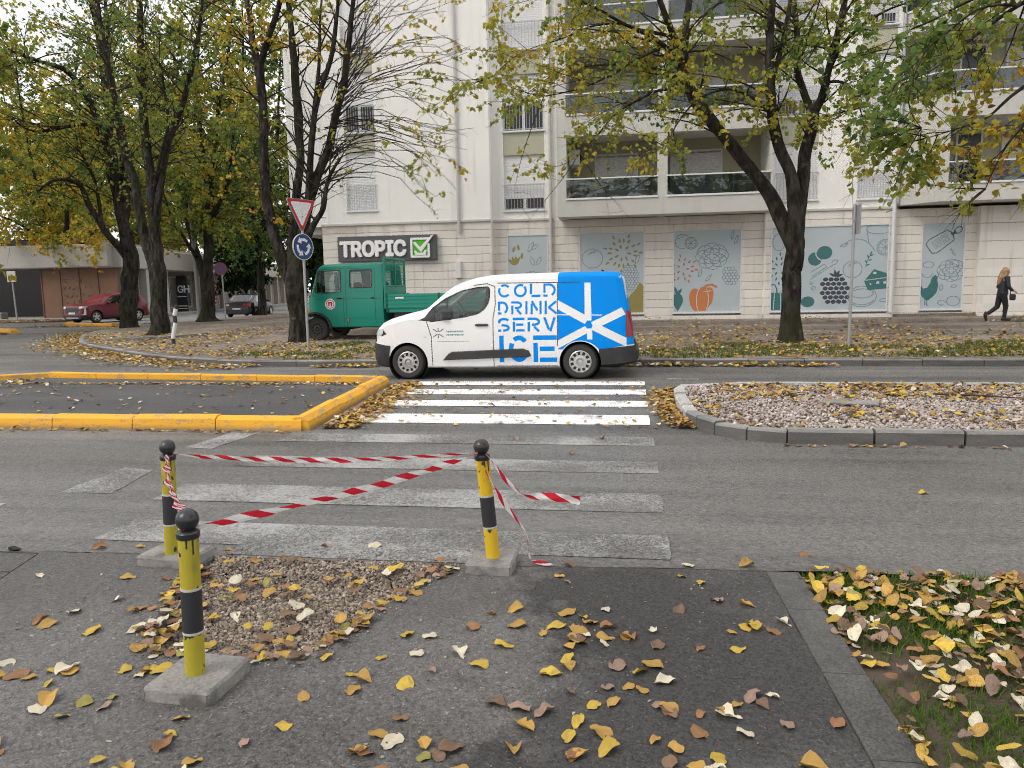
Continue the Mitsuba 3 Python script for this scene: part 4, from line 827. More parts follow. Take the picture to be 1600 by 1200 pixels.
# lettering drawn as strokes with stencil gaps
def stroke(pts, w): return LineString(pts).buffer(w / 2, cap_style='flat', join_style='mitre')
def stencil(ch, h, w, t):
    """a letter in a box w wide, h high"""
    r = t / 2; a = lambda *q: stroke(arc(w / 2, h / 2, w / 2 - r, h / 2 - r, *q), t)
    gap = lambda x0, y0, x1, y1: sbox(x0, y0, x1, y1)
    if ch == 'C': return a(40, 128).union(a(150, 320))
    if ch == 'O': return a(60, 405)
    if ch == 'L': return stroke([(r, h), (r, t * 1.3)], t).union(stroke([(r + t * 0.3, r), (w, r)], t))
    if ch == 'D': return stroke([(r, h), (r, h * 0.3)], t).union(stroke([(r, h * 0.18), (r, 0)], t)).union(stroke([(t * 0.2, r), (w * 0.35, r)] , t)).union(stroke([(w * 0.2, h - r)] + arc(w * 0.42, h / 2, w * 0.58 - r, h / 2 - r, 90, -60, 16), t))
    if ch == 'R': return stroke([(r, h * 0.68), (r, 0)], t).union(stroke([(0, h - r)] + arc(w * 0.52, h * 0.70, w * 0.48 - r, h * 0.30 - r, 90, -90, 14) + [(w * 0.35, h * 0.40 + r)], t)).union(stroke([(w * 0.52, h * 0.36), (w - r, 0)], t))
    if ch == 'I': return stroke([(w / 2, h), (w / 2, 0)], t)
    if ch == 'N': return stroke([(r, h * 0.8), (r, 0)], t).union(stroke([(r, h), (w * 0.62, h * 0.28)], t)).union(stroke([(w - r, h), (w - r, 0)], t))
    if ch == 'K': return stroke([(r, h), (r, 0)], t).union(stroke([(w, h - r * 0.4), (w * 0.34, h * 0.5)], t)).union(stroke([(w * 0.34, h * 0.52), (w, r * 0.4)], t))
    if ch == 'S': return stroke(arc(w / 2, h * 0.73, w / 2 - r, h * 0.27 - r, 20, 215, 16), t).union(stroke([(w * 0.30, h * 0.48 )] + arc(w / 2, h * 0.27, w / 2 - r, h * 0.27 - r, 70, -100, 16), t)).union(stroke([(0, r), (w * 0.28, r)], t))
    if ch == 'E': return stroke([(r, h * 0.72), (r, 0)], t).union(stroke([(0, h - r), (w, h - r)], t)).union(stroke([(t * 1.4, h / 2), (w * 0.9, h / 2)], t)).union(stroke([(t * 1.4, r), (w, r)], t))
    if ch == 'V': return stroke([(r, h), (w * 0.46, h * 0.12)], t).union(stroke([(w - r, h), (w * 0.56, 0)], t))
    return Polygon()
def word(txt, x0, x1, z0, z1, t, widths=None, gap=0.045):
    ws_ = [0.30 if c == 'I' else 1.0 for c in txt] if widths is None else widths
    tot = (x1 - x0 - gap * (len(txt) - 1)); u = tot / sum(ws_); x = x0
    for c, q in zip(txt, ws_):
        g = affinity.translate(stencil(c, z1 - z0, q * u, t), x, z0)
        yield c, g; x += q * u + gap
for txt, z0, z1, t, wd, x1 in (('COLD', 1.365, 1.585, 0.037, [1, 1, 0.8, 0.95], -1.25), ('DRINK', 1.085, 1.30, 0.037, [0.85, 0.9, 0.2, 0.9, 0.95], -1.24), ('SERV', 0.80, 1.03, 0.040, [0.9, 0.9, 0.95, 0.95], -1.25), ('ICE', 0.29, 0.735, 0.076, [0.30, 0.95, 1.1], -1.235)):
    for c, g in word(txt, -2.215, x1, z0, z1, t, wd, 0.05 if txt != 'ICE' else 0.07):
        vb('letter', body.decal(g, 0.0025, 0.05), 'paint_blue', smooth=True)
# seams, rail, mouldings
seams = [[(-2.30, 0.22), (-2.30, 1.02), (-2.26, 1.25), (-2.27, 1.55), (-2.40, 1.60), (-2.62, 1.575)], [(-3.36, 0.24), (-3.36, 0.72), (-3.44, 0.98)], [(-1.225, 0.56), (-1.225, 1.58)], [(-2.22, 1.605), (-0.85, 1.595)], [(-2.25, 0.225), (-1.225, 0.225)], [(-2.25, 1.08), (-0.55, 1.065)]]
vb('panel_seam', body.decal(unary_union([ln(s_, 0.006) for s_ in seams[:5]]), 0.0045), 'seam_dark', kind='stuff')
vb('slide_rail', body.decal(unary_union([ln([(-1.22, 1.07), (-0.50, 1.055)], 0.007)]), 0.005), 'paint_white')
vb('side_moulding', to_tri(m3.Manifold.hull(to_man(cat([M(np.column_stack([[q[0] for q in pts], np.full(len(pts), y), [q[1] for q in pts]]), [(0, 1, 2)] * 1) for pts, y in (([(-3.18, 0.325), (-3.10, 0.42), (-3.02, 0.475), (-1.80, 0.525), (-1.70, 0.49), (-1.66, 0.40), (-1.70, 0.375)], -VW + 0.02), ([(-3.14, 0.345), (-3.07, 0.43), (-3.0, 0.46), (-1.81, 0.505), (-1.73, 0.475), (-1.70, 0.41), (-1.74, 0.39)], -VW - 0.028))])))) if False else hull([(x, -VW + 0.02, z) for x, z in [(-3.18, 0.325), (-3.10, 0.42), (-3.02, 0.475), (-1.80, 0.525), (-1.70, 0.49), (-1.66, 0.40), (-1.70, 0.375)]] + [(x, -VW - 0.026, z) for x, z in [(-3.14, 0.345), (-3.07, 0.43), (-3.0, 0.46), (-1.81, 0.505), (-1.73, 0.475), (-1.70, 0.41), (-1.74, 0.39)]]), 'black_plastic')
h_ = vb('door_handle', rbx(-2.60, -2.38, -VW - 0.028, -VW + 0.03, 0.895, 0.935, 0.012), 'black_plastic')
vb('filler_flap', body.decal(ln(arc(-2.0, 0.72, 0.0, 0.0, 0, 10), 0.001), 0.004), 'seam_dark') if False else None
# bumpers
fb = Polygon([(-4.47, 0.62), (-4.10, 0.575), (-4.125, 0.44), (-4.14, 0.20), (-4.40, 0.215), (-4.47, 0.26)]).difference(Point(WF).buffer(AR - 0.004))
def skin(poly, lift, x0, x1):
    """a plastic skin over the body's end: the body grown outwards, cut to a side-view shape"""
    m = body.mesh(); c = m.vertices.copy(); n = trimesh.Trimesh(c, m.faces, process=False).vertex_normals
    m2 = M(c + n * lift, m.faces)
    return to_tri(to_man(m2) ^ to_man(solid_side(poly, -1.2, 1.2)))
vb('blue_roof', skin(Polygon([(-1.215, 1.69), (0.2, 1.69), (0.2, 1.9), (-1.215, 1.9)]), 0.0015, 0, 0), 'paint_blue', smooth=32)
vb('blue_corner', skin(Polygon([(-0.10, 0.58), (0.2, 0.58), (0.2, 1.688), (-0.10, 1.688)]), 0.0015, 0, 0), 'paint_blue', smooth=32)
vb('front_bumper', skin(fb, 0.014, 0, 0), 'black_plastic', smooth=32)
rb = Polygon([(-0.545, 0.50), (0.2, 0.575), (0.2, 0.2), (-0.54, 0.2)]).difference(Point(WR_).buffer(AR - 0.002))
vb('rear_bumper', skin(rb, 0.022, 0, 0), 'black_plastic', smooth=32)
vb('bumper_step', rbx(-0.02, 0.10, -0.72, 0.72, 0.30, 0.48, 0.03), 'black_plastic')
vb('grille', skin(Polygon([(-4.5, 0.70), (-4.395, 0.79), (-4.38, 0.72), (-4.40, 0.64), (-4.5, 0.62)]), 0.008, 0, 0), 'black_plastic')
hl = skin(Polygon([(-4.40, 0.775), (-4.36, 0.855), (-4.22, 0.87), (-4.24, 0.78), (-4.34, 0.735)]), 0.010, 0, 0)
for s_ in (-1, 1):
    half = to_tri(to_man(hl) ^ to_man(bx(-5, 0, 0.42 if s_ > 0 else -1.2, 1.2 if s_ > 0 else -0.42, 0, 2)))
    q = vb('headlight', half, 'lamp_clear', smooth=30)
    vb('tail_light', to_tri(to_man(skin(Polygon([(-0.105, 0.70), (0.02, 0.70), (-0.02, 1.12), (-0.11, 1.13)]), 0.012, 0, 0)) ^ to_man(bx(-5, 1, 0.70 if s_ > 0 else -1.2, 1.2 if s_ > 0 else -0.70, 0, 2))), 'lamp_red', smooth=30)
vb('headlight_shade', body.decal(Polygon([(-4.27, 0.735), (-4.16, 0.775), (-4.22, 0.84), (-4.27, 0.81)]), 0.005), 'black_plastic')
mr = vb('door_mirror', turn(rbx(-3.20, -3.02, -VW - 0.20, -VW - 0.02, 1.03, 1.20, 0.04), 8), 'black_plastic')
vb('mirror_arm', rbx(-3.16, -3.06, -VW - 0.06, -VW + 0.06, 1.01, 1.05, 0.01), 'black_plastic', parent=mr)
vb('side_repeater', body.decal(oval(-3.47, 0.725, 0.025, 0.012), 0.006), 'lamp_clear')
em = unary_union([LineString([(-3.24 + dx * 0.02, 0.79 + dz * 0.02), (-3.24 + dx * 0.085, 0.79 + dz * 0.065)]).buffer(0.008) for dx, dz in ((1, 1), (-1, 1), (1, -1), (-1, -1), (0, 1.2), (0, -1.2))])
vb('door_emblem', body.decal(em, 0.003), 'print_grey', kind='stuff')
vb('door_print', body.decal(unary_union([sbox(-3.10 + i * 0.03, 0.80, -3.10 + i * 0.03 + 0.022, 0.825) for i in range(10)] + [sbox(-3.10 + i * 0.03, 0.745, -3.10 + i * 0.03 + 0.022, 0.77) for i in range(10)]), 0.003), mat('print_teal', (0.10, 0.24, 0.27), 0.5), kind='stuff')
vb('door_line', body.decal(sbox(-3.26, 0.645, -2.72, 0.652), 0.003), 'print_grey')
vb('rear_plate', bx(0.062, 0.068, -0.26, 0.26, 0.60, 0.71), 'plate_white')
vb('exhaust', tube([(-1.4, -0.3, 0.17), (-0.2, -0.35, 0.18)], 0.03, 8), 'rubber')

# ---------------------------------------------------------------- the green truck
trk = thing('flatbed_truck', 'green double cab flatbed truck parked behind the tree under the shop sign', 'truck')
tb = Builder(trk, 0, 22.02, 0.10)
TW = 0.98
cab = Body(top=[(-9.30, 0.95), (-9.29, 1.18), (-9.24, 1.27), (-9.17, 1.33), (-8.97, 2.06), (-8.90, 2.15), (-8.76, 2.19), (-8.3, 2.205), (-7.2, 2.21), (-7.03, 2.19), (-6.99, 2.14)],
           half=[(-9.30, 0.80), (-9.24, 0.90), (-9.1, 0.955), (-8.8, TW), (-7.1, TW), (-6.99, 0.95)], lower=[(-9.30, 0.42), (-9.1, 0.38), (-6.99, 0.38)], belt=1.36, tumble=0.10, roofr=0.08, step=0.08)
sh = to_man(cab.mesh()) - to_man(cab.mesh(0.05, -9.1, -7.06, 0.75))
tw1 = Polygon([(-9.02, 1.40), (-8.92, 1.98), (-8.26, 2.0), (-8.24, 1.42), (-8.6, 1.38)]).buffer(-0.03).buffer(0.03)
tw2 = Polygon([(-7.96, 1.52), (-7.96, 2.0), (-7.32, 2.0), (-7.32, 1.52)]).buffer(-0.04).buffer(0.04)
sh = sh - to_man(solid_side(tw1, -1.3, 1.3)) - to_man(solid_side(tw2, -1.3, 1.3)) - to_man(solid_side(Polygon([(-9.4, 1.40), (-9.06, 1.40), (-8.86, 2.0), (-8.95, 2.12), (-9.3, 2.1)]), -0.80, 0.80)) - to_man(bx(-7.2, -6.8, -0.7, 0.7, 1.5, 1.98))
TWF = (-9.02, 0.345)
for s_ in (-1, 1): sh = sh - to_man(trimesh.creation.cylinder(0.43, 0.7, sections=40, transform=trimesh.transformations.translation_matrix((TWF[0], s_ * 0.85, TWF[1] + 0.02)) @ trimesh.transformations.rotation_matrix(math.pi / 2, (1, 0, 0))))
tb('cab', to_tri(sh), 'paint_green', smooth=32)
for s_ in (-1, 1):
    tb('side_window', cab.decal(tw1.buffer(0.003), -0.02, 0.2, s_), 'car_glass', smooth=True); tb('side_window', cab.decal(tw2.buffer(0.003), -0.02, 0.2, s_), 'car_glass', smooth=True)
tb('window_seal', cab.decal(unary_union([tw1.buffer(0.022).difference(tw1), tw2.buffer(0.022).difference(tw2)]), 0.004), 'rubber', kind='stuff')
tb('window_bar', cab.decal(ln([(-8.82, 1.39), (-8.80, 2.0)], 0.014), -0.01), 'rubber')
tb('windscreen', M([(-9.135, -0.82, 1.40), (-9.135, 0.82, 1.40), (-8.98, 0.80, 2.02), (-8.98, -0.80, 2.02)], [(0, 1, 2), (0, 2, 3)]), 'car_glass')
tb('dashboard', hull([(x, y, z) for x, z in ((-9.05, 0.76), (-9.05, 1.36), (-8.75, 1.34), (-8.72, 0.76)) for y in (-0.88, 0.88)]), 'cabin_dark')
for x_ in (-8.2, -7.35):
    for y_ in (-0.45, 0.45): tb('seat', cat(rbx(x_ - 0.5, x_ - 0.02, y_ - 0.26, y_ + 0.26, 0.78, 1.0, 0.05), rbx(x_ - 0.1, x_ + 0.03, y_ - 0.25, y_ + 0.25, 1.0, 1.68, 0.05)), 'cabin_dark')
tb('steering_wheel', turn(lathe([(0.19, -0.015), (0.22, -0.015), (0.225, 0.0), (0.22, 0.015), (0.19, 0.015), (0.19, -0.015)], 20, 'z', at=(-8.62, 0.42, 1.42)), 25, (0, 1, 0), (-8.62, 0.42, 1.42)), 'cabin_dark')
tb('panel_seam', cab.decal(unary_union([ln(q, 0.006) for q in ([(-8.08, 0.42), (-8.08, 2.06)], [(-8.16, 0.42), (-8.16, 1.3)], [(-7.22, 0.5), (-7.22, 2.04), (-8.0, 2.06)], [(-9.08, 1.30), (-8.95, 2.03), (-8.14, 2.07)], [(-9.0, 1.20), (-7.05, 1.20)])]), 0.004), mat('green_dark', (0.004, 0.075, 0.055), 0.5), kind='stuff')
tb('crease', cab.decal(unary_union([ln([(-9.1, 1.30), (-8.55, 1.36), (-8.2, 1.40)], 0.012), ln([(-7.95, 1.44), (-7.3, 1.45)], 0.012), ln([(-8.6, 0.66), (-7.05, 0.66)], 0.012)]), 0.012), 'paint_green', kind='stuff')
emb = tb('door_emblem', cab.decal(Point(-8.56, 1.06).buffer(0.155), 0.005), mat('white_print', (0.75, 0.75, 0.74), 0.5))
tb('emblem_ring', cab.decal(Point(-8.56, 1.06).buffer(0.125).difference(Point(-8.56, 1.06).buffer(0.105)), 0.008), mat('print_red', (0.5, 0.03, 0.03), 0.5), parent=emb)
tb('emblem_shield', cab.decal(unary_union([sbox(-8.62, 1.0, -8.575, 1.12), sbox(-8.545, 1.0, -8.50, 1.12), sbox(-8.62, 1.08, -8.5, 1.12)]), 0.008), 'print_red', parent=emb)
for s_ in (-1, 1):
    tb('arch_trim', solid_side(Point(TWF[0], TWF[1] + 0.02).buffer(0.475).difference(Point(TWF[0], TWF[1] + 0.02).buffer(0.42)).intersection(sbox(-9.6, 0.36, -8, 2)), *((-1.02, -0.9) if s_ < 0 else (0.9, 1.02))), 'black_plastic')
tb('door_handle', rbx(-8.36, -8.20, -TW - 0.02, -TW + 0.02, 1.20, 1.235, 0.01), 'rubber'); tb('door_handle', rbx(-7.34, -7.24, -TW - 0.02, -TW + 0.02, 1.20, 1.235, 0.01), 'rubber')
tb('indicator', rbx(-9.285, -9.20, -0.93, -0.86, 0.82, 0.92, 0.01), 'lamp_amber'); tb('reflector', rbx(-8.06, -8.02, -TW - 0.012, -TW + 0.01, 0.56, 0.64, 0.005), 'lamp_amber')
for s_ in (-1, 1):
    m_ = tb('door_mirror', rbx(-9.22, -9.14, s_ * 1.10 - 0.08, s_ * 1.10 + 0.08, 1.62, 2.0, 0.03), 'black_plastic'); tb('mirror_arm', cat(tube([(-9.05, s_ * 0.9, 2.0), (-9.18, s_ * 1.1, 2.02)], 0.012, 6), tube([(-9.08, s_ * 0.9, 1.5), (-9.18, s_ * 1.1, 1.6)], 0.012, 6)), 'rubber', parent=m_)
    tb('headlight', rbx(-9.315, -9.28, s_ * 0.62 - 0.14, s_ * 0.62 + 0.14, 0.72, 0.92, 0.02), 'lamp_clear')
tb('front_bumper', rbx(-9.42, -9.27, -0.95, 0.95, 0.40, 0.62, 0.03), 'black_plastic'); tb('grille', rbx(-9.32, -9.285, -0.45, 0.45, 0.72, 0.92, 0.01), 'black_plastic')
tb('roof_visor', hull([(-9.06, -0.85, 2.08), (-9.06, 0.85, 2.08), (-8.88, -0.85, 2.20), (-8.88, 0.85, 2.20), (-9.1, -0.85, 2.05), (-9.1, 0.85, 2.05), (-8.9, -0.85, 2.17), (-8.9, 0.85, 2.17)]), 'cabin_dark')
tb('chassis', cat(rbx(-9.0, -3.9, -0.42, -0.30, 0.55, 0.78, 0.01), rbx(-9.0, -3.9, 0.30, 0.42, 0.55, 0.78, 0.01), bx(-8.6, -8.2, -0.6, 0.6, 0.3, 0.55), bx(-5.4, -5.2, -0.9, 0.9, 0.28, 0.42)), 'rubber', kind='stuff')
tb('tool_box', rbx(-6.7, -5.9, -0.92, -0.5, 0.42, 0.80, 0.02), 'black_plastic')
car_wheels(tb, [(TWF[0], 0.80), (-5.3, 0.80)], 0.345, 0.22, 'cap', 'rim_dark', 0.55)
bedz = 0.90
tb('bed_floor', bx(-6.86, -3.85, -1.02, 1.02, bedz - 0.10, bedz), 'paint_green')
for y0, y1 in ((-1.05, -1.02), (1.02, 1.05)):
    q = tb('drop_side', cat(rbx(-6.86, -3.85, y0, y1, bedz + 0.005, bedz + 0.41, 0.008), *[rbx(-6.84, -3.87, y0 - 0.012 if y0 < 0 else y1 - 0.005, y0 + 0.005 if y0 < 0 else y1 + 0.012, bedz + z, bedz + z + 0.05, 0.01) for z in (0.02, 0.13, 0.24, 0.34)]), 'paint_green')
    for x_ in (-6.87, -5.36, -3.88): tb('stake', rbx(x_, x_ + 0.05, y0 - 0.02, y1 + 0.02, bedz - 0.1, bedz + 0.43, 0.008), 'green_dark', parent=q)
tb('tail_board', rbx(-3.86, -3.83, -1.02, 1.02, bedz, bedz + 0.41, 0.008), 'paint_green')
hb = tb('headboard', cat(rbx(-6.95, -6.89, -1.0, -0.94, bedz, 2.36, 0.01), rbx(-6.95, -6.89, 0.94, 1.0, bedz, 2.36, 0.01), rbx(-6.95, -6.89, -0.94, 0.94, 2.30, 2.36, 0.01), rbx(-6.95, -6.89, -0.94, 0.94, 1.52, 1.57, 0.01), rbx(-6.94, -6.90, -0.94, 0.94, bedz, 1.52, 0.005), rbx(-6.95, -6.89, -0.03, 0.03, 1.57, 2.30, 0.01)), 'paint_green')
tb('mesh_panel', cat([tube([(-6.92, y, 1.57), (-6.92, y, 2.30)], 0.006, 4) for y in np.linspace(-0.9, 0.9, 25)]), 'paint_green', parent=hb, kind='stuff')
tb('mesh_panel', cat([tube([(-6.92, -0.94, z), (-6.92, 0.94, z)], 0.006, 4) for z in np.linspace(1.62, 2.26, 9)]), 'paint_green', parent=hb, kind='stuff')
tb('maker_plate', bx(-6.6, -6.35, -1.07, -1.064, bedz + 0.28, bedz + 0.33), 'white_print')

# ---------------------------------------------------------------- the two cars at the back
def passenger_car(name, label, x, y, z, rot, bodykw, wins, screen, back, paintmat, wheels, r, nose, tail, rear_seen):
    """built with its nose at -x about its middle, then turned"""
    k = thing(name, label, 'car'); b = Builder(k, x, y, z, rot)
    bd = Body(**bodykw); s = to_man(bd.mesh()) - to_man(bd.mesh(0.05, wins['cab'][0], wins['cab'][1], wins['cab'][2]))
    for g in wins['side']: s = s - to_man(solid_side(Polygon(g), -1.3, 1.3))
    s = s - to_man(solid_side(Polygon(screen[0]), -0.62, 0.62)) - to_man(solid_side(Polygon(back[0]), -0.58, 0.58))
    for cx in wheels:
        for q in (-1, 1): s = s - to_man(trimesh.creation.cylinder(r + 0.05, 0.5, sections=36, transform=trimesh.transformations.translation_matrix((cx, q * 0.8, r)) @ trimesh.transformations.rotation_matrix(math.pi / 2, (1, 0, 0))))
    b('body', to_tri(s), paintmat, smooth=32)
    for g in wins['side']:
        for q in (-1, 1): b('side_window', bd.decal(Polygon(g).buffer(0.004), -0.012, 0.2, q), 'dark_glass', smooth=True)
    for nm, (poly, (a, c)) in (('windscreen', screen), ('rear_window', back)):
        b(nm, M([(a[0], -0.66, a[1]), (a[0], 0.66, a[1]), (c[0], 0.60, c[1]), (c[0], -0.60, c[1])], [(0, 1, 2), (0, 2, 3)]), 'dark_glass' if nm == 'windscreen' else ('back_glass'))
    for y_ in (-0.36, 0.36):
        for x_ in (0.1, 0.95): b('seat', cat(rbx(x_ - 0.45, x_ + 0.05, y_ - 0.24, y_ + 0.24, 0.45, 0.62, 0.04), rbx(x_ - 0.02, x_ + 0.12, y_ - 0.23, y_ + 0.23, 0.6, 1.15, 0.04)), 'cabin_dark')
    b('underbody', bx(wheels[0] - 0.4, wheels[1] + 0.4, -0.6, 0.6, 0.18, 0.26), 'rubber')
    car_wheels(b, [(wheels[0], 0.78), (wheels[1], 0.78)], r, 0.20, 'spoke', 'rim_silver', 0.66)
    m = bd.mesh(); n = m.vertex_normals; fat = lambda l: to_man(M(m.vertices + n * l, m.faces))
    def skin_(poly, l, ylim=None):
        q = fat(l) ^ to_man(solid_side(Polygon(poly), -1.3, 1.3))
        if ylim: q = q ^ to_man(bx(-5, 5, ylim[0], ylim[1], 0, 3))
        return to_tri(q)
    for part, poly, l, ylim, bs in nose + tail:
        b(part, skin_(poly, l, ylim), bs, smooth=30)
    b('panel_seam', cat(bd.decal(unary_union([ln(q, 0.006) for q in wins['seams']]), 0.004), bd.decal(unary_union([ln(q, 0.006) for q in wins['seams']]), 0.004, sgn=1)), 'seam_dark', kind='stuff')
    for q in (-1, 1):
        b('door_mirror', rbx(wins['mirror'][0] - 0.07, wins['mirror'][0] + 0.07, q * 0.98 - 0.10, q * 0.98 + 0.10, wins['mirror'][1], wins['mirror'][1] + 0.13, 0.03), paintmat)
    return b, bd
scene['back_glass'] = {'type': 'thindielectric', 'specular_transmittance': {'type': 'rgb', 'value': [0.2, 0.22, 0.22]}}
suv = dict(top=[(-2.22, 0.55), (-2.2, 0.80), (-2.12, 0.95), (-1.9, 1.02), (-1.2, 1.09), (-0.95, 1.13), (-0.45, 1.48), (-0.2, 1.58), (0.2, 1.63), (0.9, 1.62), (1.5, 1.56), (1.8, 1.45), (2.0, 1.15), (2.14, 1.0), (2.2, 0.6)],
           half=[(-2.22, 0.70), (-2.1, 0.84), (-1.8, 0.91), (-1.3, 0.925), (1.6, 0.925), (2.0, 0.88), (2.2, 0.74)], lower=[(-2.22, 0.25), (2.2, 0.28)], belt=1.0, tumble=0.16, roofr=0.09)
passenger_car('parked_car', 'dark red sport utility car standing nose out between the trees', -30.1, 40.6, 0.02, 74, suv,
    {'cab': (-1.1, 1.8, 0.42), 'side': [[(-0.72, 1.06), (-0.40, 1.36), (-0.1, 1.48), (0.32, 1.50), (0.32, 1.06)], [(0.40, 1.06), (0.40, 1.50), (1.0, 1.48), (1.35, 1.40), (1.5, 1.22), (1.3, 1.08)]], 'seams': [[(-0.80, 0.35), (-0.82, 1.0)], [(0.36, 0.3), (0.36, 1.52)], [(1.28, 0.6), (1.4, 1.0)], [(-0.8, 0.30), (1.0, 0.30)]], 'mirror': (-0.62, 1.04)},
    ([(-0.93, 1.17), (-0.40, 1.52), (-0.6, 1.75), (-1.2, 1.3), (-0.8, 1.0), (-0.3, 1.4)][:4] + [], ((-0.93, 1.15), (-0.40, 1.505))), ([(1.84, 1.40), (2.02, 1.14), (2.3, 1.3), (2.0, 1.6)], ((2.01, 1.14), (1.83, 1.42))), 'paint_dark_red', (-1.38, 1.36), 0.34,
    [('grille', [(-2.4, 0.60), (-2.13, 0.60), (-2.13, 0.86), (-2.4, 0.86)], 0.010, (-0.55, 0.55), 'black_plastic'), ('lower_bumper', [(-2.4, 0.24), (-1.78, 0.24), (-1.84, 0.40), (-2.4, 0.44)], 0.012, None, 'black_plastic'),
     ('headlight', [(-2.3, 0.80), (-1.92, 0.86), (-1.90, 0.94), (-2.2, 0.93)], 0.012, (-1.2, -0.55), 'lamp_clear'), ('headlight', [(-2.3, 0.80), (-1.92, 0.86), (-1.90, 0.94), (-2.2, 0.93)], 0.012, (0.55, 1.2), 'lamp_clear'),
     ('day_light', [(-2.3, 0.46), (-2.0, 0.46), (-2.0, 0.86), (-2.06, 0.86), (-2.12, 0.5)], 0.014, (-0.90, -0.74), 'sign_white'), ('day_light', [(-2.3, 0.46), (-2.0, 0.46), (-2.0, 0.86), (-2.06, 0.86), (-2.12, 0.5)], 0.014, (0.74, 0.90), 'sign_white'), ('number_plate', [(-2.4, 0.50), (-2.1, 0.50), (-2.1, 0.61), (-2.4, 0.61)], 0.02, (-0.26, 0.26), 'plate_white'), ('skid_plate', [(-2.4, 0.26), (-2.05, 0.26), (-2.05, 0.33), (-2.4, 0.33)], 0.02, (-0.5, 0.5), 'rim_silver')],
    [('tail_light', [(1.95, 0.86), (2.3, 0.86), (2.3, 1.0), (1.95, 1.0)], 0.012, None, 'lamp_red'), ('rear_bumper', [(1.95, 0.2), (2.4, 0.2), (2.4, 0.55), (1.9, 0.5)], 0.012, None, 'black_plastic'), ('sill_trim', [(-0.95, 0.2), (0.95, 0.2), (0.95, 0.36), (-0.95, 0.36)], 0.010, None, 'black_plastic')], False)
sed = dict(top=[(-2.28, 0.45), (-2.26, 0.62), (-2.15, 0.72), (-1.4, 0.90), (-1.1, 0.96), (-0.45, 1.34), (-0.1, 1.42), (0.5, 1.43), (0.95, 1.36), (1.6, 1.06), (1.75, 1.03), (2.15, 1.0), (2.25, 0.94), (2.28, 0.6)],
           half=[(-2.28, 0.62), (-2.1, 0.80), (-1.7, 0.87), (1.6, 0.88), (2.1, 0.84), (2.28, 0.74)], lower=[(-2.28, 0.22), (2.28, 0.26)], belt=0.90, tumble=0.18, roofr=0.08)
passenger_car('parked_car', 'black saloon car seen from behind beyond the plaza trees', -24.4, 46.6, 0.02, 277, sed,
    {'cab': (-1.2, 1.55, 0.38), 'side': [[(-0.72, 0.96), (-0.35, 1.22), (0.0, 1.31), (0.30, 1.32), (0.30, 0.95)], [(0.38, 0.95), (0.38, 1.32), (0.85, 1.26), (1.15, 1.02), (1.1, 0.95)]], 'seams': [[(-0.75, 0.3), (-0.78, 0.9)], [(0.34, 0.28), (0.34, 1.32)], [(1.15, 0.5), (1.25, 0.9)], [(1.7, 0.85), (2.2, 0.86)]], 'mirror': (-0.66, 0.92)},
    ([(-1.05, 1.0), (-0.46, 1.36), (-0.7, 1.55), (-1.3, 1.15)], ((-1.07, 0.985), (-0.46, 1.335))), ([(0.98, 1.36), (1.58, 1.08), (1.8, 1.25), (1.2, 1.55)], ((1.58, 1.075), (0.97, 1.352))), 'paint_black', (-1.40, 1.32), 0.31,
    [('headlight', [(-2.3, 0.58), (-1.95, 0.62), (-1.95, 0.74), (-2.3, 0.70)], 0.012, None, 'lamp_clear')],
    [('tail_light', [(2.0, 0.70), (2.4, 0.70), (2.4, 0.86), (2.0, 0.86)], 0.012, (-1.2, -0.42), 'lamp_red'), ('tail_light', [(2.0, 0.70), (2.4, 0.70), (2.4, 0.86), (2.0, 0.86)], 0.012, (0.42, 1.2), 'lamp_red'), ('number_plate', [(2.1, 0.48), (2.5, 0.48), (2.5, 0.58), (2.1, 0.58)], 0.02, (-0.26, 0.26), 'plate_white'), ('rear_bumper', [(1.95, 0.24), (2.5, 0.24), (2.5, 0.52), (1.95, 0.52)], 0.02, None, 'black_plastic'), ('lamp_white', [(2.0, 0.75), (2.4, 0.75), (2.4, 0.81), (2.0, 0.81)], 0.016, (-0.62, -0.45), 'lamp_clear')], True)
# ================================================================== STREET FURNITURE, BACKGROUND BUILDING, PERSON
mat('steel_galv', (0.36, 0.37, 0.38), 0.45, 0.4); mat('sign_white_face', (0.70, 0.71, 0.71), 0.4); mat('sign_red', (0.45, 0.02, 0.03), 0.4); mat('sign_blue', (0.012, 0.05, 0.17), 0.35)
mat('sign_back', (0.30, 0.31, 0.32), 0.5, 0.3); mat('black_ball', (0.018, 0.019, 0.022), 0.3, spec=0.6); mat('band_black', (0.022, 0.023, 0.028), 0.5); mat('reflector_tape', (0.45, 0.45, 0.40), 0.35)
def f_yol(p, n, uv):
    q = fbm(p.x * 9, p.y * 9, p.z * 9, 4); chip = smoothstep(0.70, 0.76, fbm(p.x * 38, p.y * 38, p.z * 22, 3)); dirt = fbm(p.x * 30, p.y * 30, p.z * 4, 3)
    c = mix((0.42, 0.35, 0.02), (0.32, 0.28, 0.03), q)
    return mix(mix(c, (0.20, 0.17, 0.05), smoothstep(0.55, 0.8, dirt)), (0.03, 0.03, 0.03), chip)
mat('post_olive', proc(f_yol), 0.45)
def f_yel2(p, n, uv):
    q = fbm(p.x * 9, p.y * 9, p.z * 9, 4); chip = smoothstep(0.70, 0.75, fbm(p.x * 38 + 4, p.y * 38, p.z * 22, 3))
    return mix(mix((0.68, 0.46, 0.015), (0.55, 0.36, 0.015), q), (0.05, 0.04, 0.03), chip)
mat('post_yellow', proc(f_yel2), 0.42)
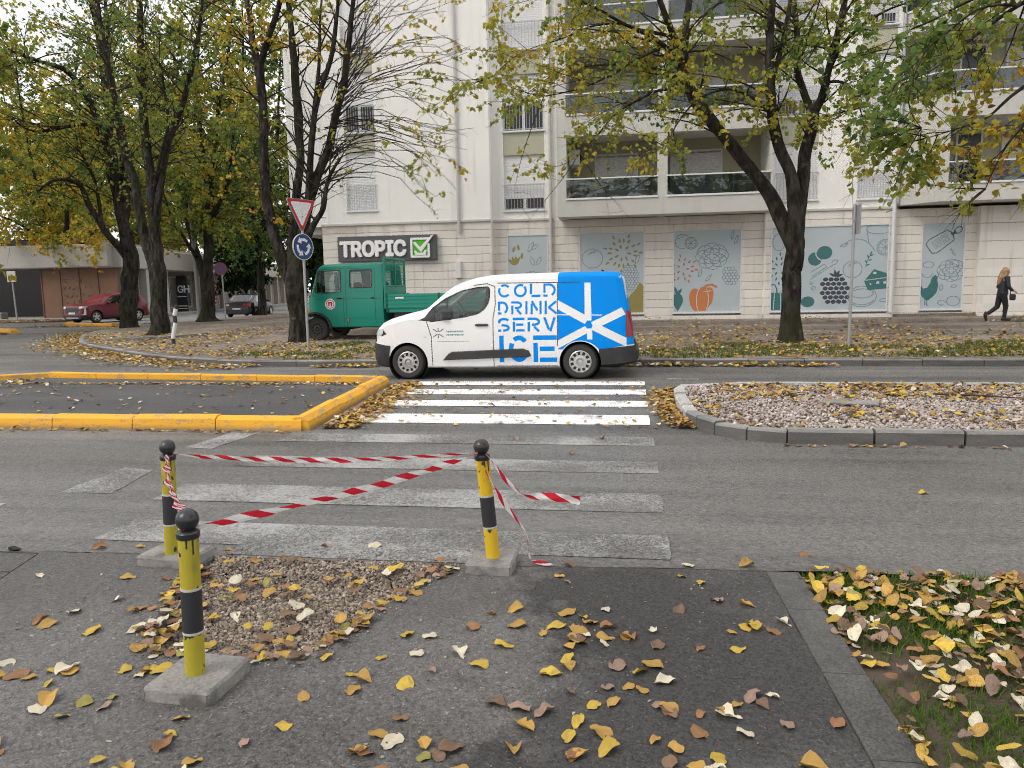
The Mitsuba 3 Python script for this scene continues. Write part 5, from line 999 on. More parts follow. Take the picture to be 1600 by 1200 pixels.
def bollard(label, base, lean, slab, rot, body, seed):
    k = thing('bollard', label, 'bollard', None); r = rng(seed)
    bx_, by_ = base
    # concrete foot: worn corners
    x0, x1, y0, y1 = slab
    g = rough_edge(sbox(x0, y0, x1, y1).buffer(-0.01).buffer(0.01), 0.006, 0.03, seed)
    m = to_tri(m3.Manifold.hull(to_man(cat(extr(g, 0.0, 0.052), extr(g.buffer(-0.010), 0.05, 0.064)))))
    m = trimesh.remesh.subdivide_to_size(m.vertices, m.faces, 0.03); m = M(*m)
    nz = meshkit.fbm(m.vertices * 30, 3) - 0.5; m.vertices += np.column_stack([nz * 0.006, np.roll(nz, 7) * 0.006, nz * 0.005 * (m.vertices[:, 2] > 0.03)])
    put('foot', turn(m, rot, at=(bx_, by_, 0)), 'concrete', k, smooth=40)
    L = lambda t: (bx_ + lean[0] * t, by_ + lean[1] * t)
    def ring(z0, z1, rad):
        (ax, ay), (cx, cy) = L(z0), L(z1); return tube([(ax, ay, z0), (cx, cy, z1)], rad, 28)
    q = put('post', ring(0.055, 0.612, 0.0375), body, k, smooth=40)
    put('black_band', ring(0.236, 0.402, 0.0385), 'band_black', k, smooth=40)
    for z in (0.228, 0.402): put('reflective_ring', ring(z, z + 0.010, 0.0388), 'reflector_tape', k, smooth=40)
    cx, cy = L(0.63)
    put('collar', lathe([(0, -0.018), (0.040, -0.018), (0.043, -0.012), (0.043, 0.004), (0.038, 0.010), (0.026, 0.016), (0.0, 0.018)], 28, at=(cx, cy, 0.622)), 'black_ball', k, smooth=35)
    cx, cy = L(0.67)
    put('ball', lathe([(0.022, -0.046), (0.024, -0.036)] + [(0.043 * math.cos(a), 0.043 * math.sin(a)) for a in np.radians(np.linspace(-52, 90, 14))], 28, at=(cx, cy, 0.675)), 'black_ball', k, smooth=50)
    # paint runs below the collar
    cx, cy = L(0.58)
    for a, ln_ in ((-70, 0.035), (-35, 0.06)):
        t = math.radians(a); px, py = cx + 0.0375 * math.cos(t), cy + 0.0375 * math.sin(t)
        put('paint_run', tube([(px, py, 0.607), (px - lean[0] * 0.02, py, 0.607 - ln_ * 0.6), (px - lean[0] * 0.05, py, 0.607 - ln_)], [0.004, 0.003, 0.0035], 6), 'band_black', k)
    return k
bollard('nearest bollard, olive yellow with a black band, on a concrete slab beside the gravel pit', (-1.676, 2.591), (0.02, 0.0), (-1.81, -1.535, 2.46, 2.75), -3, 'post_olive', 41)
bollard('olive yellow bollard by the street edge, at the far left corner of the gravel pit', (-2.588, 3.859), (0.035, 0.0), (-2.76, -2.42, 3.775, 4.02), -4, 'post_olive', 42)
bollard('bright yellow bollard leaning left at the right corner of the gravel pit', (-0.748, 3.985), (-0.085, 0.0), (-0.885, -0.635, 3.86, 4.13), -2, 'post_yellow', 43)
# --- barrier tape
def f_tape(p, n, uv):
    s = uv.x + 0.55 * uv.y; k = s - dr.floor(s)
    w = smoothstep(0.48, 0.50, k)
    red = mix((0.62, 0.03, 0.045), (0.54, 0.03, 0.05), noise(uv.x * 7, uv.y * 3))
    return mix(red, (0.74, 0.74, 0.73), w)
scene['barrier_film'] = {'type': 'principledthin', 'base_color': proc(f_tape), 'roughness': 0.3, 'diff_trans': 0.7, 'spec_trans': 0.0, 'eta': 1.45}
def tape(label, path, width, twist, seed, period=0.16):
    """a plastic ribbon along a path; twist gives (angle in degrees, width factor) along it"""
    p = np.array(path, float); d = np.concatenate([[0], np.cumsum(np.linalg.norm(np.diff(p, axis=0), axis=1))])
    n = int(d[-1] / 0.012) + 2; t = np.linspace(0, d[-1], n)
    from scipy.interpolate import PchipInterpolator
    q = np.column_stack([PchipInterpolator(d, p[:, i])(t) for i in range(3)])
    tan = np.gradient(q, axis=0); tan /= np.linalg.norm(tan, axis=1, keepdims=True)
    tw = np.array(twist, float); u = t / d[-1]; ang = np.radians(np.interp(u, tw[:, 0], tw[:, 1])); wf = np.interp(u, tw[:, 0], tw[:, 2])
    r = rng(seed); ang += 0.9 * (meshkit.noise(np.column_stack([t * 9, 0 * t, 0 * t + seed])) - 0.5)
    up_ = np.cross(tan, np.array([0, 1.0, 0])); up_ /= np.linalg.norm(up_, axis=1, keepdims=True) + 1e-9; up_ *= np.sign(up_[:, 2:3] + 1e-9); sd = np.cross(tan, up_)
    V, UV = [], []
    for j in np.linspace(-0.5, 0.5, 5):
        w = width * wf * j; fold = 0.22 * width * wf * np.cos(j * 6.0 + 0.7) * np.sin(t * 23 + seed)
        V.append(q + up_ * (w * np.cos(ang))[:, None] + sd * (w * np.sin(ang) + fold)[:, None]); UV.append(np.column_stack([t / period, np.full(n, j + 0.5)]))
    V = np.stack(V, 1).reshape(-1, 3); UV = np.stack(UV, 1).reshape(-1, 2)
    i, j = np.meshgrid(np.arange(n - 1), np.arange(4), indexing='ij'); a = i * 5 + j
    f = np.concatenate([np.stack([a, a + 1, a + 6], -1).reshape(-1, 3), np.stack([a, a + 6, a + 5], -1).reshape(-1, 3)])
    put('barrier_tape', M(V, f), 'barrier_film', smooth=True, uv=UV, label=label, cat='barrier tape')
tape('red and white tape sagging between the far left bollard and the leaning bollard', [(-2.535, 3.87, 0.632), (-2.1, 3.88, 0.612), (-1.65, 3.90, 0.606), (-1.18, 3.93, 0.624), (-0.815, 3.955, 0.650)], 0.040, [(0, 70, 0.6), (0.1, 30, 0.8), (0.5, 15, 0.75), (0.9, 35, 0.6), (1, 75, 0.4)], 1)
tape('red and white tape rising from the nearest bollard to the leaning bollard', [(-1.665, 2.56, 0.645), (-1.62, 2.63, 0.640), (-1.45, 2.90, 0.628), (-1.22, 3.27, 0.620), (-1.0, 3.62, 0.632), (-0.82, 3.95, 0.645)], 0.048, [(0, 30, 0.8), (0.12, 30, 0.75), (0.5, 10, 0.9), (0.85, 25, 0.75), (1, 70, 0.4)], 2)
tape('short crumpled red and white tape between the two olive bollards at the left', [(-2.545, 3.83, 0.634), (-2.42, 3.62, 0.615), (-2.18, 3.28, 0.605), (-1.93, 2.95, 0.62), (-1.70, 2.63, 0.640)], 0.052, [(0, 60, 0.5), (0.3, 20, 1), (0.7, 35, 1), (1, 70, 0.6)], 3, 0.075)
tape('loose tape end blown out sideways to the right of the leaning bollard', [(-0.775, 3.95, 0.645), (-0.734, 3.95, 0.597), (-0.684, 3.96, 0.515), (-0.622, 3.97, 0.449), (-0.575, 3.97, 0.418), (-0.467, 3.97, 0.410), (-0.365, 3.97, 0.405), (-0.275, 3.96, 0.400)], 0.050, [(0, 65, 0.7), (0.3, 40, 0.75), (0.5, 70, 0.6), (0.62, 5, 0.8), (1, 0, 1.05)], 4)
tape('loose tape end hanging from the leaning bollard down to the ground', [(-0.775, 3.945, 0.56), (-0.747, 3.94, 0.495), (-0.706, 3.94, 0.425), (-0.656, 3.95, 0.345), (-0.598, 3.96, 0.259), (-0.562, 3.97, 0.189), (-0.557, 3.99, 0.11), (-0.555, 4.04, 0.03), (-0.528, 4.05, 0.016), (-0.48, 4.03, 0.016), (-0.44, 4.01, 0.018)], 0.045, [(0, 70, 0.5), (0.25, 20, 0.9), (0.5, 40, 0.8), (0.62, 80, 0.5), (0.8, 50, 0.6), (0.88, 88, 0.9), (1, 88, 1)], 5)
# tape wound round the neck of the leaning bollard
# --- yield and roundabout signs on one pole
sp = thing('road_sign', 'yield triangle over a blue roundabout disc on one grey pole before the tree', 'traffic sign')
put('pole', tube([(-7.46, 16.9, 0.08), (-7.46, 16.9, 3.35)], 0.03, 12), 'steel_galv', sp, smooth=40)
put('foot_plate', rbx(-7.53, -7.39, 16.83, 16.97, 0.10, 0.15, 0.01), 'steel_galv', sp)
def tilted(m, deg, x, y, z): return move(turn(m, deg), x, y, z)
A = 66     # degrees by which the faces are turned from facing -y towards +x
tri_ = lambda s: Polygon([(-0.46 * s, 0.266 * s), (0.46 * s, 0.266 * s), (0, -0.531 * s)]).buffer(-0.05 * s).buffer(0.05 * s)
ys = put('yield_plate', tilted(upright(extr(tri_(0.95), -0.025, 0)), A, -7.44, 16.86, 3.36), 'sign_back', sp)
put('border', tilted(upright(extr(tri_(0.95).buffer(-0.012).difference(tri_(0.70)), 0.0, 0.004)), A, -7.44, 16.86, 3.36), 'sign_red', ys)
put('face', tilted(upright(extr(tri_(0.70), 0.0, 0.003)), A, -7.44, 16.86, 3.36), 'sign_white_face', ys)
rd = put('round_plate', tilted(upright(extr(Point(0, 0).buffer(0.30, 32), -0.03, 0)), A, -7.44, 16.86, 2.54), 'sign_back', sp)
put('face', tilted(upright(extr(Point(0, 0).buffer(0.285, 32), 0.0, 0.003)), A, -7.44, 16.86, 2.54), 'sign_blue', rd)
put('rim', tilted(upright(extr(Point(0, 0).buffer(0.300, 32).difference(Point(0, 0).buffer(0.288, 32)), 0.0, 0.005)), A, -7.44, 16.86, 2.54), 'sign_white_face', rd)
for a in (0, 120, 240):
    sh_ = stroke(arc(0, 0, 0.165, 0.165, 25, 95, 12), 0.062).union(Polygon([(0.165 * math.cos(math.radians(95)) - 0.0, 0.165 + 0.075), (-0.115, 0.165 - 0.01), (0.165 * math.cos(math.radians(95)) - 0.0, 0.165 - 0.085)]))
    put('arrow', tilted(upright(extr(affinity.rotate(sh_, a + 20, origin=(0, 0)), 0.003, 0.006)), A, -7.44, 16.86, 2.54), 'sign_white_face', rd)
for z in (3.2, 2.4): put('clamp', rbx(-7.50, -7.42, 16.86, 16.94, z, z + 0.04, 0.008), 'sign_back', sp)
# --- bare post with a sign seen edge on
ps = thing('sign_post', 'thin grey post with a sign seen edge on beside the right tree', 'sign post')
put('pole', tube([(4.54, 17.23, 0.08), (4.57, 17.23, 3.12)], 0.032, 12), 'steel_galv', ps, smooth=40)
put('sign_plate', rbx(4.60, 4.625, 16.95, 17.52, 2.50, 3.10, 0.006), 'sign_back', ps)
put('clamp', rbx(4.54, 4.605, 17.19, 17.27, 2.75, 2.80, 0.005), 'sign_back', ps)
put('drain_cover', cat([lathe([(0, 0), (0.40, 0), (0.40, -0.03)], 28, at=(4.6, 16.75, 0.142))]), 'kerb_stone_grey', label='round dark cover in the grass at the foot of the thin grey post', cat='manhole cover')
mat('lamp_grey', (0.24, 0.24, 0.235), 0.6)
# --- street lamp, parking sign, striped post, far sign board
lp = thing('street_lamp', 'tall tapered grey lamp post among the trees on the left', 'street lamp')
put('column', tube([(-21.79, 36.4, 0.05), (-21.82, 36.4, 1.4), (-21.83, 36.4, 1.45), (-22.05, 36.4, 9.6)], [0.15, 0.14, 0.115, 0.07], 14), 'lamp_grey', lp, smooth=40)
put('arm', tube([(-22.05, 36.4, 9.5), (-22.0, 36.1, 9.9), (-21.7, 35.2, 10.1)], 0.045, 8), 'pipe_grey', lp); put('lamp_head', rbx(-21.85, -21.5, 34.6, 35.3, 10.03, 10.18, 0.04), 'sign_back', lp)
npk = thing('no_parking_sign', 'faded purple round parking sign on a thin pole in front of the arcade', 'traffic sign')
put('pole', tube([(-20.19, 36.0, 0.05), (-20.25, 36.0, 2.9)], 0.035, 10), 'steel_galv', npk, smooth=40)
nd = put('disc', tilted(upright(extr(Point(0, 0).buffer(0.31, 28), -0.02, 0)), 12, -20.27, 35.94, 2.75), mat('faded_red', (0.19, 0.05, 0.09), 0.5), npk)
put('face', tilted(upright(extr(Point(0, 0).buffer(0.23, 28), 0, 0.004)), 12, -20.27, 35.94, 2.75), mat('faded_purple', (0.11, 0.055, 0.15), 0.5), nd)
st = thing('marker_post', 'bent white and black striped plastic post at the corner of the plaza', 'marker post')
pth = np.array([(-12.67, 19.72, 0.12), (-12.68, 19.72, 0.30), (-12.63, 19.72, 0.52), (-12.57, 19.72, 0.74), (-12.585, 19.72, 0.94), (-12.53, 19.72, 1.13), (-12.5, 19.72, 1.22)])
for i, (a, c_) in enumerate(zip(pth[:-1], pth[1:])): put('band', tube([a, c_], [0.055, 0.054], 12), ('white_metal', 'white_metal', 'white_metal', 'black_plastic', 'white_metal', 'black_plastic')[i] if i else 'black_plastic', st)
ls = thing('road_sign', 'pale grey board seen from behind on a leaning pole at far left', 'traffic sign')
put('pole', tube([(-38.46, 43.3, 0.0), (-38.55, 43.3, 3.1)], 0.05, 10), 'steel_galv', ls); put('board', rbx(-38.82, -38.2, 43.20, 43.24, 2.48, 3.16, 0.01), 'pipe_grey', ls)
ed2 = thing('stone_edging', 'low weathered stone edging lying before the tree trunks on the plaza', 'edging')
for a, c_ in (((-15.9, 21.3), (-15.4, 21.75)), ((-15.35, 21.8), (-14.85, 22.2)), ((-14.6, 21.9), (-14.4, 22.9)), ((-14.4, 22.95), (-14.2, 24.0))):
    a, c_ = np.array(a), np.array(c_); t = (c_ - a) / np.linalg.norm(c_ - a); nn = np.array([-t[1], t[0]])
    put('edging_stone', hull([(*(q + nn * s), z) for q in (a, c_) for s in (-0.08, 0.08) for z in (0.1, 0.22)]), 'concrete', ed2)
put('manhole_cover', turn(rbx(2.18, 2.78, 9.12, 9.42, 0.10, 0.150, 0.01), -18, at=(2.45, 9.25, 0)), 'kerb_stone_grey', label='grey metal cover lying tilted in the gravel of the island', cat='manhole cover')
put('fallen_stick', tube([(3.6, 9.9, 0.15), (4.0, 9.75, 0.155), (4.45, 9.55, 0.15)], [0.012, 0.014, 0.006], 6), mat('twig_brown', (0.05, 0.035, 0.025), 0.8), label='dark twig lying on the gravel island', cat='stick')
put('rubber_scrap', hull(np.column_stack([rng(3).normal(0, 1, (30, 3)) * [0.018, 0.012, 0.008] + [-3.70, 3.965, 0.014]])), 'rubber', label='small black lump lying at the street edge on the far left', cat='debris')

# ================================================================== the arcade building along the side street
AR_ = thing('arcade_building', 'low pale arcade of shops along the side street behind the left trees', 'building')
O, E_, N_ = np.array([-32.7, 45.4]), np.array([-0.226, 0.974]), np.array([0.974, 0.226])
def along(m):
    """m is built with x along the facade, -y out towards the street, z up"""
    m = m.copy(); v = m.vertices; m.vertices = np.column_stack([O[0] + E_[0] * v[:, 0] - N_[0] * v[:, 1], O[1] + E_[1] * v[:, 0] - N_[1] * v[:, 1], v[:, 2]]); m.invert() if np.linalg.det([[E_[0], -N_[0]], [E_[1], -N_[1]]]) < 0 else None; return m
mat('arcade_wall', (0.30, 0.265, 0.22), 0.85); mat('arcade_band', (0.36, 0.33, 0.285), 0.8); mat('arcade_fascia', (0.42, 0.41, 0.385), 0.8); mat('wood_wall', proc(lambda p, n, uv: mix((0.23, 0.125, 0.075), (0.15, 0.085, 0.055), fbm(p.x * 2.5, p.y * 0.5, p.z * 2.5, 3))), 0.7)
mat('shop_blue', (0.16, 0.24, 0.30), 0.2); mat('shop_dark', (0.03, 0.032, 0.035), 0.2, spec=0.6); mat('poster_red', (0.25, 0.03, 0.03), 0.5); mat('graffiti', (0.04, 0.035, 0.035), 0.6)
put('wall', along(bx(1.3, 62, 1.6, 3.6, -0.05, 5.2)), 'arcade_wall', AR_)
put('fascia', along(rbx(-0.3, 3.9, -0.35, 1.599, 3.30, 4.75, 0.05)), 'arcade_fascia', AR_); put('fascia', along(rbx(3.92, 62, -0.33, 1.599, 3.32, 4.75, 0.05)), 'arcade_band', AR_)
put('fascia', rbx(-52, -32.75, 44.6, 45.6, 3.35, 4.8, 0.05), 'arcade_fascia', AR_)
put('wall', bx(-60, -38.3, 48.6, 60, -0.05, 5.5), 'cabin_dark', AR_)
for s in np.arange(0.3, 60, 3.6):
    if not 10 < s < 12: put('column', along(rbx(s, s + 0.45, -0.25, 0.25, -0.05, 3.297, 0.03)), 'arcade_fascia' if s < 8 else 'arcade_wall', AR_)
shops = [(0.9, 3.4, 'shop_blue'), (4.4, 6.9, 'shop_dark'), (8.0, 10.5, 'shop_blue'), (11.6, 14.6, 'shop_dark'), (15.3, 17.9, 'shop_dark'), (18.8, 21.6, 'shop_dark'), (22.4, 25.0, 'shop_dark'), (26.0, 28.6, 'shop_blue'), (29.7, 32.3, 'shop_dark'), (33.2, 36, 'shop_dark'), (37, 39.6, 'shop_blue'), (41, 44, 'shop_dark')]
for a, c_, bs in shops:
    w = put('shop_window', along(bx(a, c_, 1.53, 1.57, 0.5, 2.9)), bs, AR_)
    put('frame', along(cat(bx(a - 0.05, a, 1.50, 1.598, 0.45, 2.95), bx(c_, c_ + 0.05, 1.50, 1.598, 0.45, 2.95), bx(a, c_, 1.50, 1.598, 2.9, 2.95), bx(a, c_, 1.50, 1.598, 0.45, 0.5), bx((a + c_) / 2 - 0.03, (a + c_) / 2 + 0.03, 1.51, 1.529, 0.5, 2.9))), 'white_metal', w)
put('poster', along(bx(20.2, 21.5, 0.35, 0.40, 0.6, 2.6)), 'poster_red', AR_)
for i in range(5): put('poster_bar', along(bx(20.4, 21.3, 0.335, 0.349, 0.8 + i * 0.35, 0.95 + i * 0.35)), 'arcade_fascia', AR_)
gb = thing('shop_sign', 'dark shop panel lettered GH under the arcade between the tree trunks', 'sign')
put('board', bx(-36.05, -35.12, 57.0, 57.06, 0.15, 3.0), 'shop_dark', gb)
x = -35.95
for ch in 'GH':
    g = glyph(ch, 0.56); b_ = g.bounds
    put('letter', move(upright(extr(affinity.translate(g, x - b_[0], 1.65), 0, 0.02)), 0, 57.0, 0), 'sign_white', gb); x += (b_[2] - b_[0]) + 0.04
for z in (0.35, 0.55, 1.30): put('stripe', bx(-35.98, -35.2, 56.98, 56.999, z, z + 0.07), 'sign_white', gb)
# brown timber wall with scribbles facing the roundabout
ww = thing('timber_wall', 'brown boarded wall with scribbled graffiti under the arcade at the left edge', 'wall')
put('panel', bx(-38.2, -32.75, 45.3, 45.5, 0.0, 3.34), 'wood_wall', ww)
for x_ in np.arange(-38.2, -32.8, 1.36): put('post', bx(x_, x_ + 0.06, 45.25, 45.298, 0, 3.34), 'wood_wall', ww)
r_ = rng(9)
for row, (z, n) in enumerate(((2.35, 5), (1.9, 6), (1.35, 6), (0.95, 5))):
    x_ = -36.9 + 0.15 * row
    for i in range(n):
        p_ = [(x_ + r_.uniform(0, 0.35), z + r_.uniform(0, 0.33)) for _ in range(4)]
        put('graffiti_stroke', move(upright(extr(ln(p_, 0.022), 0, 0.004)), 0, 45.298, 0), 'graffiti', ww); x_ += 0.38
put('concrete_block', rbx(-41.6, -40.4, 44.2, 44.8, 0, 0.55, 0.04), 'concrete', label='grey concrete block in the dark arcade entrance at the left edge', cat='block')
# side street pavement and verge
put('side_pavement', extr(Polygon([(-60, 41.5), (-34.5, 43.2), (-31.2, 44.6), (-34.6, 60), (-44, 100), (-60, 100)]), -0.05, 0.14), 'concrete', kind='structure', label='pale pavement in front of the arcade')
put('side_verge', extr(Polygon([(-60, 38.6), (-33.6, 41.5), (-33.8, 42.9), (-60, 41.2)]), -0.05, 0.11), 'soil', kind='structure', label='leaf strewn bare verge along the side street')
def f_side(p, n, uv):
    v = 0.20 + 0.05 * (fbm(p.x * 1.5, p.y * 1.5, 1.0, 3) - 0.5); return mi.Color3f(v, v, v)
mat('pale_asphalt', proc(f_side), 0.7)
put('side_street', sheet(Polygon([(-33.2, 44.2), (-31.2, 38.0), (-23.4, 37.5), (-22.5, 60), (-24, 140), (-46, 140)]), 0.004), 'pale_asphalt', kind='structure', label='pale side street beyond the plaza')
# buildings closing the far end of the side street
def far_house(label, x0, x1, y0, y1, h, bs, rows, cols):
    k = thing('far_building', label, 'building')
    put('wall', bx(x0, x1, y0, y1, -0.1, h), bs, k); put('roof', bx(x0 - 0.3, x1 + 0.3, y0 - 0.3, y1 + 0.3, h, h + 0.3), 'arcade_fascia', k)
    for i in range(rows):
        for j in range(cols):
            cx = x0 + (j + 0.5) * (x1 - x0) / cols; z = 1.0 + i * 3.0
            w = put('window', bx(cx - 0.7, cx + 0.7, y0 - 0.03, y0 + 0.05, z, z + 1.5), 'shop_dark', k); put('sill', bx(cx - 0.8, cx + 0.8, y0 - 0.12, y0 - 0.001, z - 0.1, z), 'white_metal', w)
far_house('pale yellow house far down the side street between the trunks', -40, -22, 118, 130, 8, mat('house_cream', (0.62, 0.52, 0.36), 0.85), 2, 6)

# ================================================================== the walking woman
def chain_solid(bones, refine=0.02, smooth=8):
    parts = []
    for (a, ra, c_, rb) in bones:
        s1 = m3.Manifold.sphere(ra, 20).translate(tuple(a)); s2 = m3.Manifold.sphere(rb, 20).translate(tuple(c_))
        parts.append(m3.Manifold.batch_hull([s1, s2]))
    m = m3.Manifold.batch_boolean(parts, m3.OpType.Add).refine_to_length(refine)
    t = to_tri(m); t.merge_vertices(); trimesh.smoothing.filter_taubin(t, 0.5, 0.53, smooth); return t
W0 = np.array([10.62, 24.4, zg(10.62, 24.4)])
wm = thing('person', 'blonde long haired person in dark jacket and black trousers walking right along the building', 'person')
hipL, hipR = (-0.02, -0.085, 0.82), (-0.02, 0.085, 0.82)
kF, aF = (0.075, -0.085, 0.44), (0.045, -0.08, 0.085); kB, aB = (-0.10, 0.085, 0.42), (-0.38, 0.08, 0.18)
chest, neck, head = (0.03, 0, 1.20), (0.045, 0, 1.36), (0.075, 0, 1.475)
shL, shR = (0.035, -0.165, 1.27), (0.035, 0.165, 1.27)
elL, haL = (0.06, -0.235, 1.02), (0.20, -0.20, 0.90); elR, haR = (-0.03, 0.235, 1.02), (0.14, 0.22, 0.88)
bones = [(hipL, .085, kF, .055), (kF, .052, aF, .037), (hipR, .085, kB, .055), (kB, .052, aB, .037), (hipL, .09, hipR, .09), ((-0.01, 0, .9), .10, chest, .115), (chest, .11, (0.04, 0, 1.3), .075), ((0.04, 0, 1.3), .05, neck, .045), (neck, .045, head, .06), (shL, .055, shR, .055),
         (shL, .052, elL, .04), (elL, .038, haL, .027), (shR, .052, elR, .04), (elR, .038, haR, .027), ((0.075, 0, 1.45), .075, (0.06, 0, 1.50), .09), ((0.10, 0, 1.43), .055, (0.115, 0, 1.405), .04), ((0.155, 0, 1.465), .012, (0.165, 0, 1.445), .014)]
for ha, sy in ((haL, -1), (haR, 1)):
    h = np.array(ha)
    bones.append((tuple(h), .026, tuple(h + [0.05, 0, -0.02]), .024))
    for i, (dz, ll) in enumerate(((0.022, 0.055), (0.008, 0.065), (-0.008, 0.06), (-0.022, 0.045))):
        b0 = h + [0.06, 0, -0.025 + dz]; b1 = b0 + [ll * 0.6, 0, -0.012]; b2 = b1 + [ll * 0.35, 0, -0.03]
        bones += [(tuple(b0), .009, tuple(b1), .008), (tuple(b1), .008, tuple(b2), .007)]
    bones.append((tuple(h + [0.015, sy * 0.0, 0.02]), .010, tuple(h + [0.06, sy * -0.015, 0.035]), .008))
bones += [((aF[0] - 0.02, aF[1], 0.05), .035, (aF[0] + 0.15, aF[1], 0.035), .028), ((aB[0] - 0.03, aB[1], 0.16), .035, (aB[0] - 0.01, aB[1], 0.03), .028)]
WS = 1.0
def place_w(m):
    m = m.copy(); m.vertices *= [0.94, 0.94, 0.965]; return move(m, *W0)
mat('skin', (0.42, 0.26, 0.19), 0.55); mat('hair_blonde', (0.33, 0.20, 0.10), 0.5); mat('jacket_navy', (0.014, 0.017, 0.028), 0.6); mat('trousers_black', (0.010, 0.011, 0.015), 0.7); mat('shoe_dark', (0.018, 0.010, 0.012), 0.5); mat('eye_dark', (0.02, 0.015, 0.012), 0.3); mat('lip', (0.30, 0.10, 0.09), 0.5)
put('body', place_w(chain_solid(bones, 0.014, 5)), 'skin', wm, smooth=True)
for s_ in (-1, 1):
    put('eye', place_w(move(trimesh.creation.icosphere(2, 0.011), 0.145, s_ * 0.031, 1.482)), 'eye_dark', wm); put('ear', place_w(hull(np.vstack([rng(5).normal(0, 1, (20, 3)) * [0.012, 0.005, 0.018] + [0.07, s_ * 0.083, 1.475]]))), 'skin', wm)
put('mouth', place_w(rbx(0.145, 0.157, -0.02, 0.02, 1.421, 1.429, 0.003)), 'lip', wm)
jb = [((0.035, 0, 1.24), .135, (-0.01, 0, 0.80), .150), ((-0.01, -0.04, 0.78), .125, (-0.01, 0.04, 0.78), .125), (shL, .078, shR, .078), (shL, .075, elL, .058), (elL, .056, (haL[0] - 0.02, haL[1], haL[2] + 0.015), .042), (shR, .075, elR, .058), (elR, .056, (haR[0] - 0.02, haR[1], haR[2] + 0.015), .042), ((0.035, 0, 1.30), .085, (0.035, 0, 1.345), .07)]
jm = chain_solid(jb, 0.025, 4); jm.vertices += 0.012 * (meshkit.fbm(jm.vertices * 14, 3)[:, None] - 0.5) * jm.vertex_normals
put('jacket', place_w(jm), 'jacket_navy', wm, smooth=True)
put('trousers', place_w(chain_solid([(hipL, .105, kF, .072), (kF, .07, (aF[0], aF[1], 0.12), .055), (hipR, .105, kB, .072), (kB, .07, (aB[0] + 0.03, aB[1], 0.22), .054), (hipL, .10, hipR, .10)], 0.03, 4)), 'trousers_black', wm, smooth=True)
for a, f_ in (((aF[0] - 0.03, aF[1], 0.055), (aF[0] + 0.16, aF[1], 0.04)), ((aB[0] - 0.055, aB[1], 0.185), (aB[0] - 0.02, aB[1], 0.035))):
    put('shoe', place_w(chain_solid([(a, .052, f_, .040), (a, .05, (a[0] + 0.02, a[1], a[2] + 0.06), .045)], 0.02, 3)), 'shoe_dark', wm, smooth=True)
hb_ = [((0.045, 0, 1.50), .105, (0.0, 0, 1.45), .10), ((0.0, 0, 1.44), .095, (-0.07, 0, 1.30), .085), ((-0.07, 0, 1.30), .085, (-0.12, 0, 1.14), .06), ((0.02, -0.07, 1.42), .05, (-0.01, -0.11, 1.22), .045), ((0.02, 0.07, 1.42), .05, (-0.01, 0.11, 1.22), .045), ((-0.12, 0, 1.16), .05, (-0.16, -0.02, 1.10), .025)]
hm = chain_solid(hb_, 0.018, 3); hm.vertices += 0.035 * (meshkit.fbm(hm.vertices * [26, 26, 10], 3)[:, None] - 0.5) * hm.vertex_normals
put('hair', place_w(hm), 'hair_blonde', wm, smooth=True)
bg = thing('handbag', 'small dark handbag hanging at the hip of the walking woman', 'bag')
put('pouch', place_w(rbx(0.10, 0.27, -0.28, -0.18, 0.62, 0.80, 0.03)), 'jacket_navy', bg); put('strap', place_w(tube([(0.12, -0.23, 0.79), (0.10, -0.25, 0.98), (0.04, -0.24, 1.2), (0.04, -0.16, 1.345)], 0.010, 6)), 'shoe_dark', bg)
